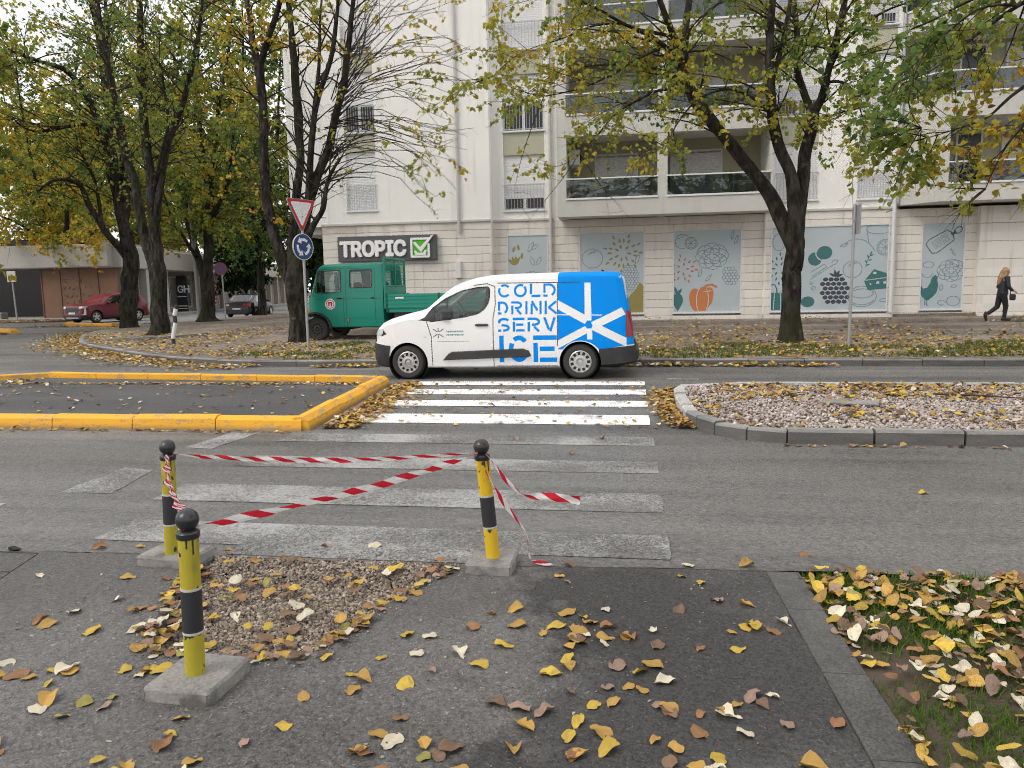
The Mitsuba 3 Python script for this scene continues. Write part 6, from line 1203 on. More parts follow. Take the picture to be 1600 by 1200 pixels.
# limbs of the trees: (x, y, z, radius) in metres
TREES = {
 'right': [
  [(3.69,18.95,0.03,0.394),(3.68,18.95,0.35,0.333),(3.69,18.95,0.95,0.286),(3.72,18.95,1.69,0.277),(3.74,18.95,2.36,0.283),(3.74,18.95,2.72,0.268)],
  [(3.7,18.95,2.55,0.253),(3.34,19.05,3.18,0.224),(2.94,19.15,3.87,0.21),(2.4,19.25,4.64,0.204),(1.81,19.25,5.33,0.196),(1.36,19.25,6.0,0.181),(1.14,19.15,6.57,0.172)],
  [(1.14,19.15,6.53,0.15),(1.2,19.25,7.09,0.127),(1.25,19.45,7.65,0.113),(1.33,19.65,8.36,0.099),(1.45,19.95,9.19,0.069),(1.61,20.15,10.12,0.038)],
  [(1.14,19.15,6.57,0.135),(0.92,18.85,7.14,0.11),(0.7,18.55,7.61,0.094),(0.46,18.25,8.2,0.071),(0.22,17.95,8.9,0.042)],
  [(1.11,19.15,6.64,0.097),(0.75,18.95,6.98,0.081),(0.28,18.65,7.23,0.066),(-0.2,18.25,7.34,0.05),(-0.61,17.85,7.47,0.035),(-1.15,17.55,7.67,0.021)],
  [(1.28,19.25,6.15,0.068),(0.93,19.55,6.5,0.061),(0.33,19.95,6.85,0.055),(-0.46,20.35,7.06,0.04),(-1.28,20.65,7.13,0.033),(-2.0,20.95,7.13,0.017)],
  [(3.74,18.95,2.65,0.245),(3.68,18.95,3.31,0.222),(3.57,18.85,3.95,0.184),(3.27,18.85,4.63,0.168),(3.12,18.75,5.3,0.152),(3.09,18.75,6.0,0.145),(3.05,18.75,6.55,0.13),(3.04,18.65,7.21,0.114),(3.05,18.55,7.98,0.085),(3.11,18.45,8.86,0.049)],
  [(3.07,18.75,5.93,0.094),(3.21,18.95,6.39,0.087),(3.39,19.25,6.95,0.081),(3.55,19.45,7.71,0.067),(3.7,19.75,8.65,0.045)],
  [(3.76,18.95,2.94,0.238),(3.83,19.05,3.6,0.2),(3.94,19.15,4.48,0.193),(4.07,19.15,5.12,0.184),(4.09,19.15,5.4,0.177)],
  [(4.09,19.15,5.36,0.132),(3.93,19.35,5.88,0.119),(3.78,19.45,6.49,0.104),(3.8,19.65,7.19,0.09),(3.75,19.95,8.15,0.076),(3.7,20.15,9.23,0.046)],
  [(4.09,19.15,5.36,0.147),(4.23,18.95,5.7,0.13),(4.3,18.75,6.13,0.114),(4.41,18.55,6.75,0.105),(4.49,18.35,7.41,0.09),(4.6,18.05,8.19,0.054)],
  [(4.35,18.75,6.27,0.071),(4.55,18.15,6.69,0.055),(4.85,17.65,6.89,0.04),(5.19,17.15,6.95,0.026),(5.53,16.75,6.91,0.019)],
  [(4.3,18.95,5.98,0.051),(4.59,18.45,5.84,0.035),(4.79,18.15,5.35,0.021),(4.89,17.95,4.77,0.014)],
  [(3.1,18.75,5.3,0.058),(2.55,18.35,5.66,0.043),(2.1,18.05,5.75,0.035),(1.52,17.75,5.57,0.028),(0.97,17.45,5.0,0.021),(0.69,17.25,4.45,0.014)],
  [(1.33,19.25,6.01,0.06),(0.75,18.75,5.99,0.044),(0.16,18.35,5.72,0.036),(-0.41,17.95,5.31,0.029),(-0.83,17.75,4.81,0.021),(-1.17,17.55,4.45,0.014)],
  [(0.75,18.95,6.98,0.044),(0.16,18.45,6.65,0.036),(-0.55,17.95,6.15,0.029),(-1.24,17.65,5.84,0.021),(-1.93,17.45,5.69,0.014)],
  [(-0.2,18.25,7.34,0.036),(-0.82,17.95,7.25,0.028),(-1.52,17.75,6.97,0.021),(-2.37,17.65,6.72,0.014),(-3.08,17.55,6.19,0.014)],
 ],
 'sign_tree': [
  [(-9.26,20.35,0.01,0.395),(-9.26,20.35,0.39,0.341),(-9.25,20.35,0.92,0.331),(-9.26,20.35,1.63,0.41),(-9.27,20.35,2.25,0.479)],
  [(-9.47,20.35,2.08,0.267),(-9.66,20.35,2.61,0.222),(-9.87,20.35,3.49,0.195),(-10.0,20.35,4.44,0.185),(-9.99,20.35,5.47,0.175),(-9.93,20.35,6.48,0.165),(-9.94,20.35,7.15,0.173),(-9.96,20.35,7.65,0.164)],
  [(-9.97,20.35,7.61,0.13),(-10.19,20.55,8.3,0.122),(-10.39,20.75,9.12,0.105),(-10.63,21.05,10.25,0.079),(-10.86,21.35,11.39,0.045)],
  [(-9.95,20.35,7.58,0.121),(-9.6,20.15,8.14,0.111),(-9.25,19.95,8.62,0.101),(-8.91,19.75,9.24,0.074),(-8.59,19.55,10.14,0.04)],
  [(-9.29,20.35,2.16,0.231),(-9.38,20.55,2.88,0.205),(-9.27,20.65,3.93,0.178),(-9.1,20.75,5.15,0.16),(-9.16,20.85,6.2,0.16),(-9.15,20.85,7.23,0.15),(-9.26,20.95,8.1,0.132),(-9.39,21.15,9.18,0.106),(-9.54,21.35,10.44,0.071)],
  [(-9.16,20.35,2.16,0.266),(-8.92,20.15,2.84,0.218),(-8.68,20.05,3.68,0.19)],
  [(-8.69,20.05,3.6,0.156),(-8.51,19.95,4.67,0.128),(-8.34,19.85,5.63,0.11),(-8.18,19.85,6.36,0.101),(-7.88,19.75,7.04,0.091),(-7.59,19.65,7.7,0.082),(-7.41,19.55,8.44,0.065),(-7.22,19.35,9.34,0.04)],
  [(-8.69,20.05,3.6,0.164),(-8.41,20.15,4.53,0.155),(-8.14,20.35,5.3,0.147),(-7.92,20.45,6.14,0.138),(-7.69,20.45,6.88,0.129),(-7.56,20.45,7.53,0.119),(-7.46,20.55,8.28,0.102),(-7.35,20.65,9.2,0.077),(-7.27,20.75,10.19,0.042)],
  [(-8.37,19.85,5.55,0.084),(-8.29,20.05,6.65,0.076),(-8.21,20.25,7.67,0.068),(-8.23,20.45,8.55,0.051),(-8.17,20.65,9.58,0.034)],
  [(-8.96,20.15,2.76,0.14),(-8.43,19.85,3.32,0.111),(-8.06,19.65,3.7,0.084),(-7.86,19.55,4.34,0.067),(-7.48,19.45,4.88,0.05)],
 ],
 'b': [
  [(-16.52,24.8,0.01,0.519),(-16.48,24.8,0.53,0.427),(-16.4,24.8,1.42,0.381),(-16.35,24.8,2.31,0.368),(-16.36,24.8,2.86,0.378)],
  [(-16.42,24.8,2.64,0.267),(-16.89,25.0,3.65,0.235),(-17.08,25.1,4.76,0.213),(-17.23,25.2,5.55,0.202),(-17.42,25.2,6.1,0.201),(-17.67,25.2,7.52,0.167),(-17.94,25.3,8.84,0.144),(-18.23,25.5,10.4,0.122),(-18.55,25.8,12.01,0.09)],
  [(-16.32,24.8,2.74,0.289),(-16.24,24.7,4.04,0.253),(-16.21,24.6,5.32,0.218),(-16.29,24.6,6.59,0.206),(-16.3,24.6,7.53,0.194),(-16.14,24.5,9.15,0.17),(-16.04,24.4,10.33,0.137),(-15.88,24.2,11.64,0.093)],
  [(-16.19,24.7,4.04,0.187),(-15.82,24.5,5.19,0.163),(-15.55,24.5,6.23,0.162),(-15.26,24.5,6.88,0.171),(-14.87,24.4,7.42,0.138),(-14.3,24.2,8.56,0.115),(-13.76,24.0,9.85,0.082),(-13.37,23.8,11.11,0.05)],
  [(-16.14,24.6,5.0,0.098),(-15.56,24.2,5.97,0.075),(-14.91,23.8,7.29,0.062),(-14.8,23.4,8.77,0.051)],
 ],
 'a': [
  [(-21.46,30.3,-0.12,0.582),(-21.46,30.3,0.6,0.483),(-21.33,30.3,2.1,0.453),(-21.26,30.3,3.59,0.437),(-21.25,30.3,4.31,0.422)],
  [(-21.27,30.3,4.12,0.34),(-21.52,30.3,5.33,0.312),(-21.51,30.1,6.5,0.295),(-21.54,30.0,7.52,0.28),(-21.67,29.9,8.21,0.252),(-21.91,29.7,9.02,0.184),(-21.99,29.5,9.61,0.17),(-22.04,29.1,10.07,0.154),(-22.15,28.5,10.41,0.126),(-22.59,27.7,10.53,0.086),(-23.1,26.9,10.69,0.048)],
  [(-21.53,30.0,7.39,0.227),(-21.55,30.1,8.58,0.213),(-21.7,30.3,9.79,0.2),(-21.98,30.6,11.16,0.188),(-22.31,30.9,12.56,0.162),(-22.74,31.3,14.01,0.122),(-22.99,31.6,15.42,0.082)],
  [(-21.39,30.3,4.8,0.272),(-21.29,30.5,6.14,0.245),(-21.29,30.6,7.61,0.23),(-21.53,30.7,9.09,0.203),(-21.79,30.9,10.45,0.163),(-21.96,31.1,12.08,0.122),(-22.09,31.3,13.96,0.081)],
  [(-21.41,30.3,3.19,0.219),(-21.46,30.0,3.58,0.203),(-21.71,29.6,4.12,0.187),(-21.95,29.3,4.86,0.159),(-22.11,29.1,5.49,0.144),(-22.09,28.8,5.96,0.117),(-22.42,28.3,6.16,0.089),(-23.11,27.7,5.62,0.05)],
  [(-21.82,29.6,4.17,0.12),(-21.89,29.6,5.01,0.107),(-21.89,29.5,5.78,0.093),(-22.01,29.3,6.66,0.079),(-22.27,29.0,7.51,0.052)],
  [(-21.72,29.9,8.29,0.119),(-22.12,29.3,8.45,0.104),(-22.67,28.7,8.23,0.09),(-23.34,28.1,8.02,0.063),(-23.76,27.5,8.41,0.037)],
 ],
 'c': [
  [(-21.29,36.2,0.01,0.812),(-21.25,36.2,0.52,0.486),(-21.22,36.2,1.49,0.42),(-21.13,36.2,2.13,0.451)],
  [(-21.25,36.2,1.94,0.29),(-21.63,36.4,3.1,0.259),(-22.08,36.6,4.4,0.243),(-22.38,36.8,5.7,0.228),(-22.52,37.0,7.32,0.211),(-22.64,37.2,9.25,0.179),(-22.73,37.4,11.5,0.146),(-23.09,37.7,13.78,0.098)],
  [(-21.11,36.2,1.94,0.355),(-21.01,36.2,3.4,0.321),(-20.91,36.2,4.66,0.303),(-20.75,36.2,5.9,0.286),(-20.73,36.2,7.14,0.253),(-20.62,36.5,8.26,0.191),(-20.44,36.7,9.52,0.143),(-20.33,37.0,11.58,0.095)],
  [(-20.82,36.2,4.97,0.191),(-20.13,35.8,5.69,0.157),(-19.33,35.4,6.68,0.124),(-18.78,35.0,8.09,0.091),(-18.31,34.7,9.76,0.06)],
  [(-21.7,36.2,3.41,0.145),(-21.89,35.7,4.18,0.111),(-22.31,35.3,5.25,0.078),(-22.39,34.9,6.43,0.046)],
  [(-22.69,37.2,8.62,0.147),(-23.03,36.8,10.76,0.112),(-23.19,36.4,12.81,0.095),(-23.0,36.0,14.77,0.062)],
  [(-20.37,36.8,10.31,0.111),(-19.6,36.4,12.29,0.093),(-19.0,36.0,13.91,0.076),(-18.54,35.7,15.79,0.045)],
  [(-20.82,36.4,6.55,0.144),(-21.43,37.0,9.16,0.113),(-21.63,37.4,12.06,0.097),(-21.55,37.7,14.6,0.064)],
 ],
 'd': [
  [(-23.07,45.4,0.02,0.483),(-23.01,45.4,1.02,0.341),(-22.95,45.4,2.61,0.3),(-22.93,45.4,4.18,0.298)],
  [(-22.94,45.4,3.99,0.219),(-23.13,45.4,5.75,0.198),(-23.52,45.7,7.35,0.179),(-23.75,45.9,9.32,0.139),(-24.01,46.2,11.7,0.099)],
  [(-22.9,45.4,3.99,0.199),(-22.33,45.1,5.32,0.177),(-21.89,44.9,6.82,0.136),(-21.46,44.6,8.66,0.096)],
  [(-23.0,45.4,3.79,0.139),(-23.64,44.8,4.76,0.118),(-24.2,44.4,5.71,0.097),(-24.49,43.9,6.43,0.058)],
  [(-23.75,45.9,9.32,0.139),(-23.73,45.6,12.33,0.118),(-23.23,45.4,15.62,0.097),(-23.12,45.4,18.55,0.057)],
  [(-21.89,44.9,6.82,0.136),(-21.44,45.4,9.91,0.117),(-21.22,45.7,13.35,0.097),(-20.94,45.9,16.73,0.058)],
  [(-23.31,45.6,6.55,0.119),(-24.53,45.8,8.95,0.1),(-25.31,46.0,11.73,0.08),(-25.86,46.2,14.49,0.06)],
 ],
 'e': [
  [(-37.01,45.8,-0.03,0.551),(-37.0,45.8,0.61,0.423),(-36.92,45.8,1.86,0.421),(-36.95,45.8,2.49,0.442)],
  [(-37.06,45.8,2.29,0.316),(-37.58,45.8,3.13,0.295),(-38.25,46.0,4.19,0.253),(-38.48,46.2,5.46,0.233),(-38.6,46.4,6.73,0.191),(-38.88,46.6,8.42,0.127)],
  [(-36.83,45.8,2.28,0.295),(-36.61,45.8,3.52,0.273),(-36.51,45.8,4.97,0.251),(-36.02,45.4,6.56,0.206),(-35.37,45.0,8.1,0.122)],
  [(-38.3,46.0,4.61,0.148),(-38.62,45.4,5.62,0.125),(-39.14,45.0,6.22,0.083),(-39.81,44.5,6.6,0.061)],
  [(-36.59,45.8,3.73,0.147),(-35.17,45.3,4.7,0.124),(-33.8,44.8,5.44,0.081),(-32.71,44.3,5.96,0.06)],
  [(-38.88,46.6,8.42,0.127),(-39.03,46.3,11.25,0.105),(-39.2,46.1,14.44,0.083),(-38.87,45.8,17.1,0.061)],
  [(-35.37,45.0,8.1,0.122),(-34.82,45.4,11.3,0.101),(-34.91,45.8,14.52,0.081),(-34.52,46.1,17.68,0.061)],
  [(-38.6,46.4,6.73,0.148),(-40.36,47.0,8.94,0.107),(-41.73,47.4,10.73,0.086),(-43.31,47.8,12.97,0.065)],
 ],
 'over': [
  [(5.83,11.6,5.58,0.058),(5.49,11.8,5.36,0.047),(5.15,11.9,5.18,0.039),(4.84,12.0,4.98,0.031),(4.53,12.1,4.74,0.022),(4.2,12.2,4.48,0.014),(3.85,12.3,4.35,0.009)],
  [(6.24,11.4,4.54,0.066),(5.73,11.4,4.42,0.05),(5.29,11.4,4.17,0.038),(4.92,11.4,3.9,0.029),(4.62,11.4,3.63,0.021),(4.32,11.4,3.53,0.013),(3.92,11.4,3.42,0.009)],
  [(6.01,11.2,4.19,0.049),(5.46,11.1,3.88,0.037),(4.99,11.0,3.53,0.028),(4.74,11.0,3.23,0.02),(4.57,10.9,2.94,0.012),(4.47,10.9,2.67,0.008)],
  [(5.49,11.8,5.36,0.034),(5.27,12.4,5.6,0.032),(4.89,12.7,5.56,0.023),(4.48,13.0,5.41,0.019),(4.01,13.2,5.23,0.015),(3.87,13.3,4.89,0.01)],
  [(5.15,11.9,5.18,0.026),(4.63,11.6,5.11,0.021),(4.1,11.4,4.76,0.017),(3.73,11.2,4.41,0.013),(3.56,11.1,3.83,0.008),(3.73,11.1,3.5,0.008)],
  [(5.83,11.6,5.58,0.037),(5.45,12.1,5.8,0.035),(5.01,12.6,5.86,0.028),(4.64,13.0,5.86,0.019)],
 ],
 'arcs': [
  [(-7.88,20.35,6.2,0.051),(-7.04,20.36,6.49,0.043),(-6.16,20.37,6.61,0.034),(-5.3,20.38,6.4,0.025),(-4.62,20.39,5.96,0.017)],
  [(-7.84,20.35,6.28,0.051),(-6.73,20.01,6.88,0.042),(-5.59,19.68,7.01,0.032),(-4.52,19.34,6.77,0.024),(-3.74,19.01,6.31,0.016)],
  [(-7.75,20.35,6.53,0.051),(-6.86,20.22,7.5,0.04),(-5.85,20.09,7.88,0.029),(-4.63,19.95,7.91,0.018)],
  [(-7.65,20.35,6.85,0.051),(-6.69,20.0,7.67,0.039),(-5.54,19.66,8.27,0.028),(-4.46,19.31,8.45,0.018)],
  [(-7.53,20.35,7.5,0.051),(-6.98,20.4,8.28,0.04),(-6.1,20.44,8.88,0.029),(-5.23,20.49,9.3,0.019)],
  [(-8.22,20.35,5.22,0.052),(-7.34,20.33,5.59,0.043),(-6.35,20.31,5.71,0.034),(-5.48,20.3,5.42,0.025),(-4.63,20.28,4.88,0.017)],
  [(-8.38,20.35,4.8,0.052),(-7.62,20.58,5.48,0.043),(-6.7,20.81,5.65,0.035),(-5.7,21.04,5.22,0.026),(-5.23,21.27,4.63,0.018)],
  [(-8.55,20.35,4.47,0.052),(-7.61,20.25,5.01,0.043),(-6.68,20.14,5.03,0.034),(-5.79,20.04,4.57,0.025),(-5.26,19.93,4.05,0.017)],
  [(-7.89,20.35,6.04,0.052),(-6.99,20.69,6.23,0.043),(-6.02,21.04,6.17,0.035),(-5.22,21.38,5.86,0.027),(-4.39,21.72,5.97,0.018)],
  [(-7.97,20.35,5.88,0.052),(-7.1,20.44,5.93,0.043),(-6.24,20.52,5.74,0.034),(-5.22,20.61,5.38,0.026),(-4.62,20.7,5.53,0.017)],
  [(-7.52,20.35,7.58,0.051),(-7.02,21.06,8.66,0.038),(-6.48,21.77,9.69,0.024)],
  [(-7.41,20.35,8.14,0.051),(-6.73,19.76,8.69,0.035),(-6.02,19.18,9.04,0.021)],
  [(-7.79,20.35,6.45,0.051),(-7.18,20.34,7.23,0.042),(-6.28,20.34,7.66,0.034),(-5.42,20.33,7.68,0.025),(-4.4,20.33,7.38,0.017)],
  [(-7.71,20.35,6.69,0.051),(-6.81,20.84,7.39,0.041),(-5.87,21.33,7.74,0.031),(-4.71,21.82,8.23,0.02)],
  [(-8.14,20.35,5.35,0.052),(-7.17,20.06,5.29,0.04),(-6.38,19.76,5.04,0.029),(-5.62,19.47,4.61,0.018)],
  [(-7.64,20.35,6.93,0.051),(-7.2,20.5,8.01,0.04),(-6.87,20.65,8.84,0.03),(-6.71,20.8,9.53,0.019)],
 ],
}
# ================================================================== TREES
def f_bark(p, n, uv):
    a = noise(p.x * 14, p.y * 14, p.z * 3.2); b = fbm(p.x * 30, p.y * 30, p.z * 9, 3)
    v = 0.014 + 0.042 * smoothstep(0.3, 0.8, a * 0.5 + b * 0.5)
    moss = smoothstep(0.50, 0.72, fbm(p.x * 2.5, p.y * 2.5, p.z * 1.2, 3) + 0.12 * smoothstep(2.5, 0.0, p.z))
    lich = smoothstep(0.72, 0.8, fbm(p.x * 7, p.y * 7, p.z * 5 + 9, 3))
    c = mix((v * 1.12, v * 0.98, v * 0.86), (0.026, 0.033, 0.011), 0.6 * moss)
    return mix(c, (0.12, 0.12, 0.10), 0.5 * lich)
mat('bark_flat', proc(f_bark), 0.9, spec=0.15)
bump('bark', 'bark_flat', lambda p, n, uv: 0.045 * noise(p.x * 14, p.y * 14, p.z * 3.2) + 0.022 * noise(p.x * 38, p.y * 38, p.z * 10), 6e-3)
mat('twig', (0.035, 0.029, 0.024), 0.85, spec=0.2)
def smooth_path(l, step=0.12):
    from scipy.interpolate import PchipInterpolator
    p = np.array(l, float); d = np.concatenate([[0], np.cumsum(np.linalg.norm(np.diff(p[:, :3], axis=0), axis=1))])
    n = max(3, int(d[-1] / step) + 1); t = np.linspace(0, d[-1], n)
    return np.column_stack([PchipInterpolator(d, p[:, i])(t) for i in range(4)])
def limb_mesh(l, seed, sides=14, knob=0.10, flare=False):
    q = smooth_path(l); r = q[:, 3].copy()
    n1 = meshkit.fbm(np.column_stack([q[:, 2] * 1.6, 0 * r, 0 * r + seed]), 3) - 0.5
    r *= 1 + 2 * knob * n1
    wob = np.column_stack([meshkit.fbm(np.column_stack([q[:, 2] * 1.1 + 9, 0 * r, 0 * r + seed]), 2) - 0.5, meshkit.fbm(np.column_stack([q[:, 2] * 1.1 + 31, 0 * r, 0 * r + seed]), 2) - 0.5, 0 * r])
    fade = np.minimum(1, np.arange(len(q)) / 4.0)[:, None]
    m = tube(q[:, :3] + wob * r[:, None] * 0.7 * fade, r, sides)
    k = (meshkit.fbm(m.vertices * [7, 7, 1.8], 3, seed) - 0.5)
    c = np.vstack([np.repeat(q[:, :3], sides, 0), q[:1, :3], q[-1:, :3]]); rad = np.concatenate([np.repeat(r, sides), [r[0], r[-1]]])
    dirv = m.vertices - c; dirv /= np.linalg.norm(dirv, axis=1, keepdims=True) + 1e-9
    m.vertices += dirv * (k * rad * 0.30)[:, None]
    if flare:
        z0 = q[0, 2]; h = m.vertices[:, 2] - z0; a = np.arctan2(dirv[:, 1], dirv[:, 0])
        m.vertices += dirv * (np.exp(-h / 0.18) * rad * 0.35 * (0.5 + 0.5 * np.sin(a * 5 + seed)))[:, None] * [1, 1, 0]
    return m, q
def batch_tubes(P, Rr, sides=3):
    """n polylines of k points as thin tubes in one mesh"""
    n, k, _ = P.shape
    t = np.gradient(P, axis=1); t /= np.linalg.norm(t, axis=2, keepdims=True) + 1e-12
    a = np.cross(t, np.array([0.31, 0.17, 0.93])); a /= np.linalg.norm(a, axis=2, keepdims=True) + 1e-12; b = np.cross(t, a)
    an = np.arange(sides) * 2 * np.pi / sides
    v = P[:, :, None] + Rr[:, :, None, None] * (np.cos(an)[None, None, :, None] * a[:, :, None] + np.sin(an)[None, None, :, None] * b[:, :, None])
    i, j, s = np.meshgrid(np.arange(n), np.arange(k - 1), np.arange(sides), indexing='ij')
    q = lambda jj, ss: i * k * sides + jj * sides + ss % sides
    f = np.concatenate([np.stack([q(j, s), q(j, s + 1), q(j + 1, s + 1)], -1).reshape(-1, 3), np.stack([q(j, s), q(j + 1, s + 1), q(j + 1, s)], -1).reshape(-1, 3)])
    return M(v.reshape(-1, 3), f)
def unit(v): return v / (np.linalg.norm(v, axis=-1, keepdims=True) + 1e-12)
def shoots(start, d0, length, r0, k, r, droop=0.15, curl=0.25, up=0.0):
    """n curved shoots: start (n,3), first direction, length (n)"""
    n = len(start); P = np.zeros((n, k, 3)); P[:, 0] = start; d = unit(d0)
    bend = r.normal(0, curl, (n, 3))
    for i in range(1, k):
        P[:, i] = P[:, i - 1] + d * (length / (k - 1))[:, None]
        d = unit(d + bend / (k - 1) + r.normal(0, curl * 0.5, (n, 3)) / (k - 1) + np.array([0, 0, up - droop]) / (k - 1) * 2)
    rad = r0[:, None] * np.linspace(1, 0.25, k)[None]
    return P, rad
LEAF2 = (np.array([[0, 0, 0], [0.45, 0.40, 0.06], [1, 0, -0.06], [0.45, -0.40, 0.06]]), np.array([[0, 2, 1], [0, 3, 2]]))
LEAF4 = (np.array([[0, 0, 0], [0.14, 0.36, 0.05], [0.55, 0.40, 0.07], [1.0, 0, -0.10], [0.55, -0.40, 0.07], [0.14, -0.36, 0.05], [0.5, 0, 0]]), np.array([[0, 6, 1], [1, 6, 2], [2, 6, 3], [3, 6, 4], [4, 6, 5], [5, 6, 0]]))
def leaves(pts, size, r, pal, shape=LEAF2, hang=0.6, seed=0, clump=0.6):
    n = len(pts)
    nrm = unit(r.normal(0, 1, (n, 3)) * [1, 1, 0.7] + [0, 0, 0.9]); x = r.normal(0, 1, (n, 3)) + [0, 0, -hang * 1.6]
    x = unit(x - nrm * (x * nrm).sum(1, keepdims=True)); y = np.cross(nrm, x)
    s = size[0] + (size[1] - size[0]) * r.random(n)
    V, F = shape
    bendz = r.uniform(0.2, 2.2, n)
    v = pts[:, None] + s[:, None, None] * (V[None, :, :1] * x[:, None] + V[None, :, 1:2] * y[:, None] + (V[None, :, 2:] * bendz[:, None, None]) * nrm[:, None])
    f = (F[None] + (np.arange(n) * len(V))[:, None, None]).reshape(-1, 3)
    cols = np.array([p[0] for p in pal]); w = np.array([p[1] for p in pal], float); cw = np.cumsum(w / w.sum())
    g = meshkit.fbm(pts * clump + seed, 3); g = np.argsort(np.argsort(g)) / n          # neighbours turn together
    u = np.clip(0.72 * g + 0.28 * r.random(n) + r.normal(0, 0.06, n), 0, 0.999)
    c = cols[np.searchsorted(cw, u).clip(0, len(cols) - 1)] * r.uniform(0.72, 1.25, (n, 1)) * r.uniform(0.93, 1.07, (n, 3))
    return M(v.reshape(-1, 3), f), np.repeat(np.clip(c, 0, 0.9), len(V), 0)
DG, MG, OL, YG, YE, OR, BR = (0.11, 0.175, 0.075), (0.17, 0.25, 0.075), (0.27, 0.31, 0.07), (0.40, 0.39, 0.08), (0.56, 0.43, 0.07), (0.52, 0.26, 0.06), (0.28, 0.16, 0.06)
def tree(name, label, limbs, seed, pal, zmin, n1, L1, n2, L2, nleaf, size, shape=LEAF2, extra=None, keep=None, group=None, sides=14, minr=0.0, dirbias=(0, 0, 0), upz=(0.0, 0.7), trunk_is=1, lean_out=0.0):
    """limbs drawn by hand; shoots grow from them, twigs from the shoots, leaves along the twigs"""
    k = thing(name, label, 'tree', group); r = rng(seed); paths = []
    limbs = [[(*p[:3], p[3] * 0.74) for p in l] for l in limbs]
    t0 = np.array(limbs[0]); top = t0[-1]
    for i in range(1, len(limbs)):      # limbs rise out of the trunk, not off its end
        f0 = np.array(limbs[i][0])
        if np.linalg.norm(f0[:3] - top[:3]) < 0.75 and trunk_is == 1:
            lo = np.array([np.interp(f0[2] - 0.75, t0[:, 2], t0[:, c_]) for c_ in range(4)]); m_ = lo * 0.5 + f0 * 0.5
            limbs[i] = [(*lo[:3], lo[3] * 0.80), (*m_[:3], max(f0[3], 0.55 * lo[3]))] + [tuple(q) for q in limbs[i][1:]]
    limbs[0] = [tuple(q) for q in limbs[0][:-1]] + [(*limbs[0][-1][:3], limbs[0][-1][3] * 0.62)]
    for i, l in enumerate(limbs):
        m, q = limb_mesh(l, seed * 31 + i, sides if q_big(l) else 8, flare=(i == 0)); paths.append(q)
        put('trunk' if i < trunk_is else 'limb', m, 'bark', k, smooth=True)
    S, D, Rr, LL = [], [], [], []
    ctr = paths[0][0, :2]
    for q in paths[trunk_is:]:
        seg = np.linalg.norm(np.diff(q[:, :3], axis=0), axis=1).sum(); m = max(1, int(seg * n1))
        idx = r.integers(1, len(q), m); ok = (q[idx, 2] > zmin) & (q[idx, 3] > minr); idx = idx[ok]
        a = r.uniform(0, 2 * np.pi, len(idx)); e = r.uniform(*upz, len(idx))
        tn = np.gradient(q[:, :3], axis=0)[idx]; tn = unit(tn)
        d = np.column_stack([np.cos(a) * np.cos(e), np.sin(a) * np.cos(e), np.sin(e)]) + 0.45 * tn + np.array(dirbias)
        if lean_out: d[:, :2] += lean_out * unit(q[idx, :2] - ctr)
        S.append(q[idx, :3]); D.append(d); Rr.append(np.clip(q[idx, 3] * 0.5, 0.008, 0.028)); LL.append(r.uniform(*L1, len(idx)))
        # the limb's own end carries shoots too
        e_ = 3; S.append(np.repeat(q[-1:, :3], e_, 0)); D.append(unit(tn[-1:] if len(tn) else np.array([[0, 0, 1.0]])) + r.normal(0, 0.6, (e_, 3))); Rr.append(np.full(e_, 0.012)); LL.append(r.uniform(*L1, e_))
    P1, R1 = shoots(np.vstack(S), np.vstack(D), np.concatenate(LL), np.concatenate(Rr), 7, r, 0.12, 0.45)
    if extra is not None:
        E1, ER = extra; P1 = np.concatenate([P1, E1]); R1 = np.concatenate([R1, ER])
    n = len(P1); m = n * n2; i = np.repeat(np.arange(n), n2); t = r.uniform(1.2, 6, m); a = np.floor(t).astype(int).clip(0, 5); fr = (t - a)[:, None]
    st = P1[i, a] * (1 - fr) + P1[i, a + 1] * fr; tn = unit(P1[i, a + 1] - P1[i, a])
    P2, R2 = shoots(st, tn * 0.7 + r.normal(0, 0.6, (m, 3)), r.uniform(*L2, m), np.full(m, 0.0055), 5, r, 0.35, 0.5)
    sel = r.random(m) < (1.0 if keep is None else keep(P2[:, -1]))
    put('twigs', cat(batch_tubes(P1, R1, 4), batch_tubes(P2, R2, 3)), 'twig', k, kind='stuff')
    P2 = P2[sel]; m = len(P2); i = np.repeat(np.arange(m), nleaf); t = r.uniform(0.6, 4, len(i)); a = np.floor(t).astype(int).clip(0, 3); fr = (t - a)[:, None]
    pts = P2[i, a] * (1 - fr) + P2[i, a + 1] * fr + r.normal(0, 0.03, (len(i), 3))
    pts = pts[pts[:, 2] > zmin - 0.8]
    me, c = leaves(pts, size, r, pal, shape, seed=seed)
    put('crown', me, 'leaf_thin', k, color=c, kind='stuff')
    return k, len(pts)
def q_big(l): return max(p[3] for p in l) > 0.09
N = {}
Tr = TREES
N['r'] = tree('linden_tree', 'dark forked tree with thin yellow green leaves in front of the shop windows', Tr['right'], 1, [(DG, .4), (MG, 1.4), (OL, 2.4), (YG, 3.0), (YE, 1.8), (OR, .2)], 4.6, 3.8, (0.9, 2.4), 5, (0.35, 0.9), 13, (0.07, 0.115), LEAF4, upz=(-0.25, 0.6))
arcsP = []
for l in Tr['arcs']:
    q = smooth_path(l, 0.05); ii = np.linspace(0, len(q) - 1, 7).astype(int); arcsP.append(q[ii])
arcsP = np.array(arcsP); r0 = rng(77); rep = []
for j in range(3): rep.append(arcsP + np.concatenate([np.cumsum(r0.normal(0, 0.11, arcsP[..., :3].shape) * [1, 1.6, 1], 1), np.zeros(arcsP[..., :1].shape)], -1))
rep = np.concatenate([arcsP] + rep)
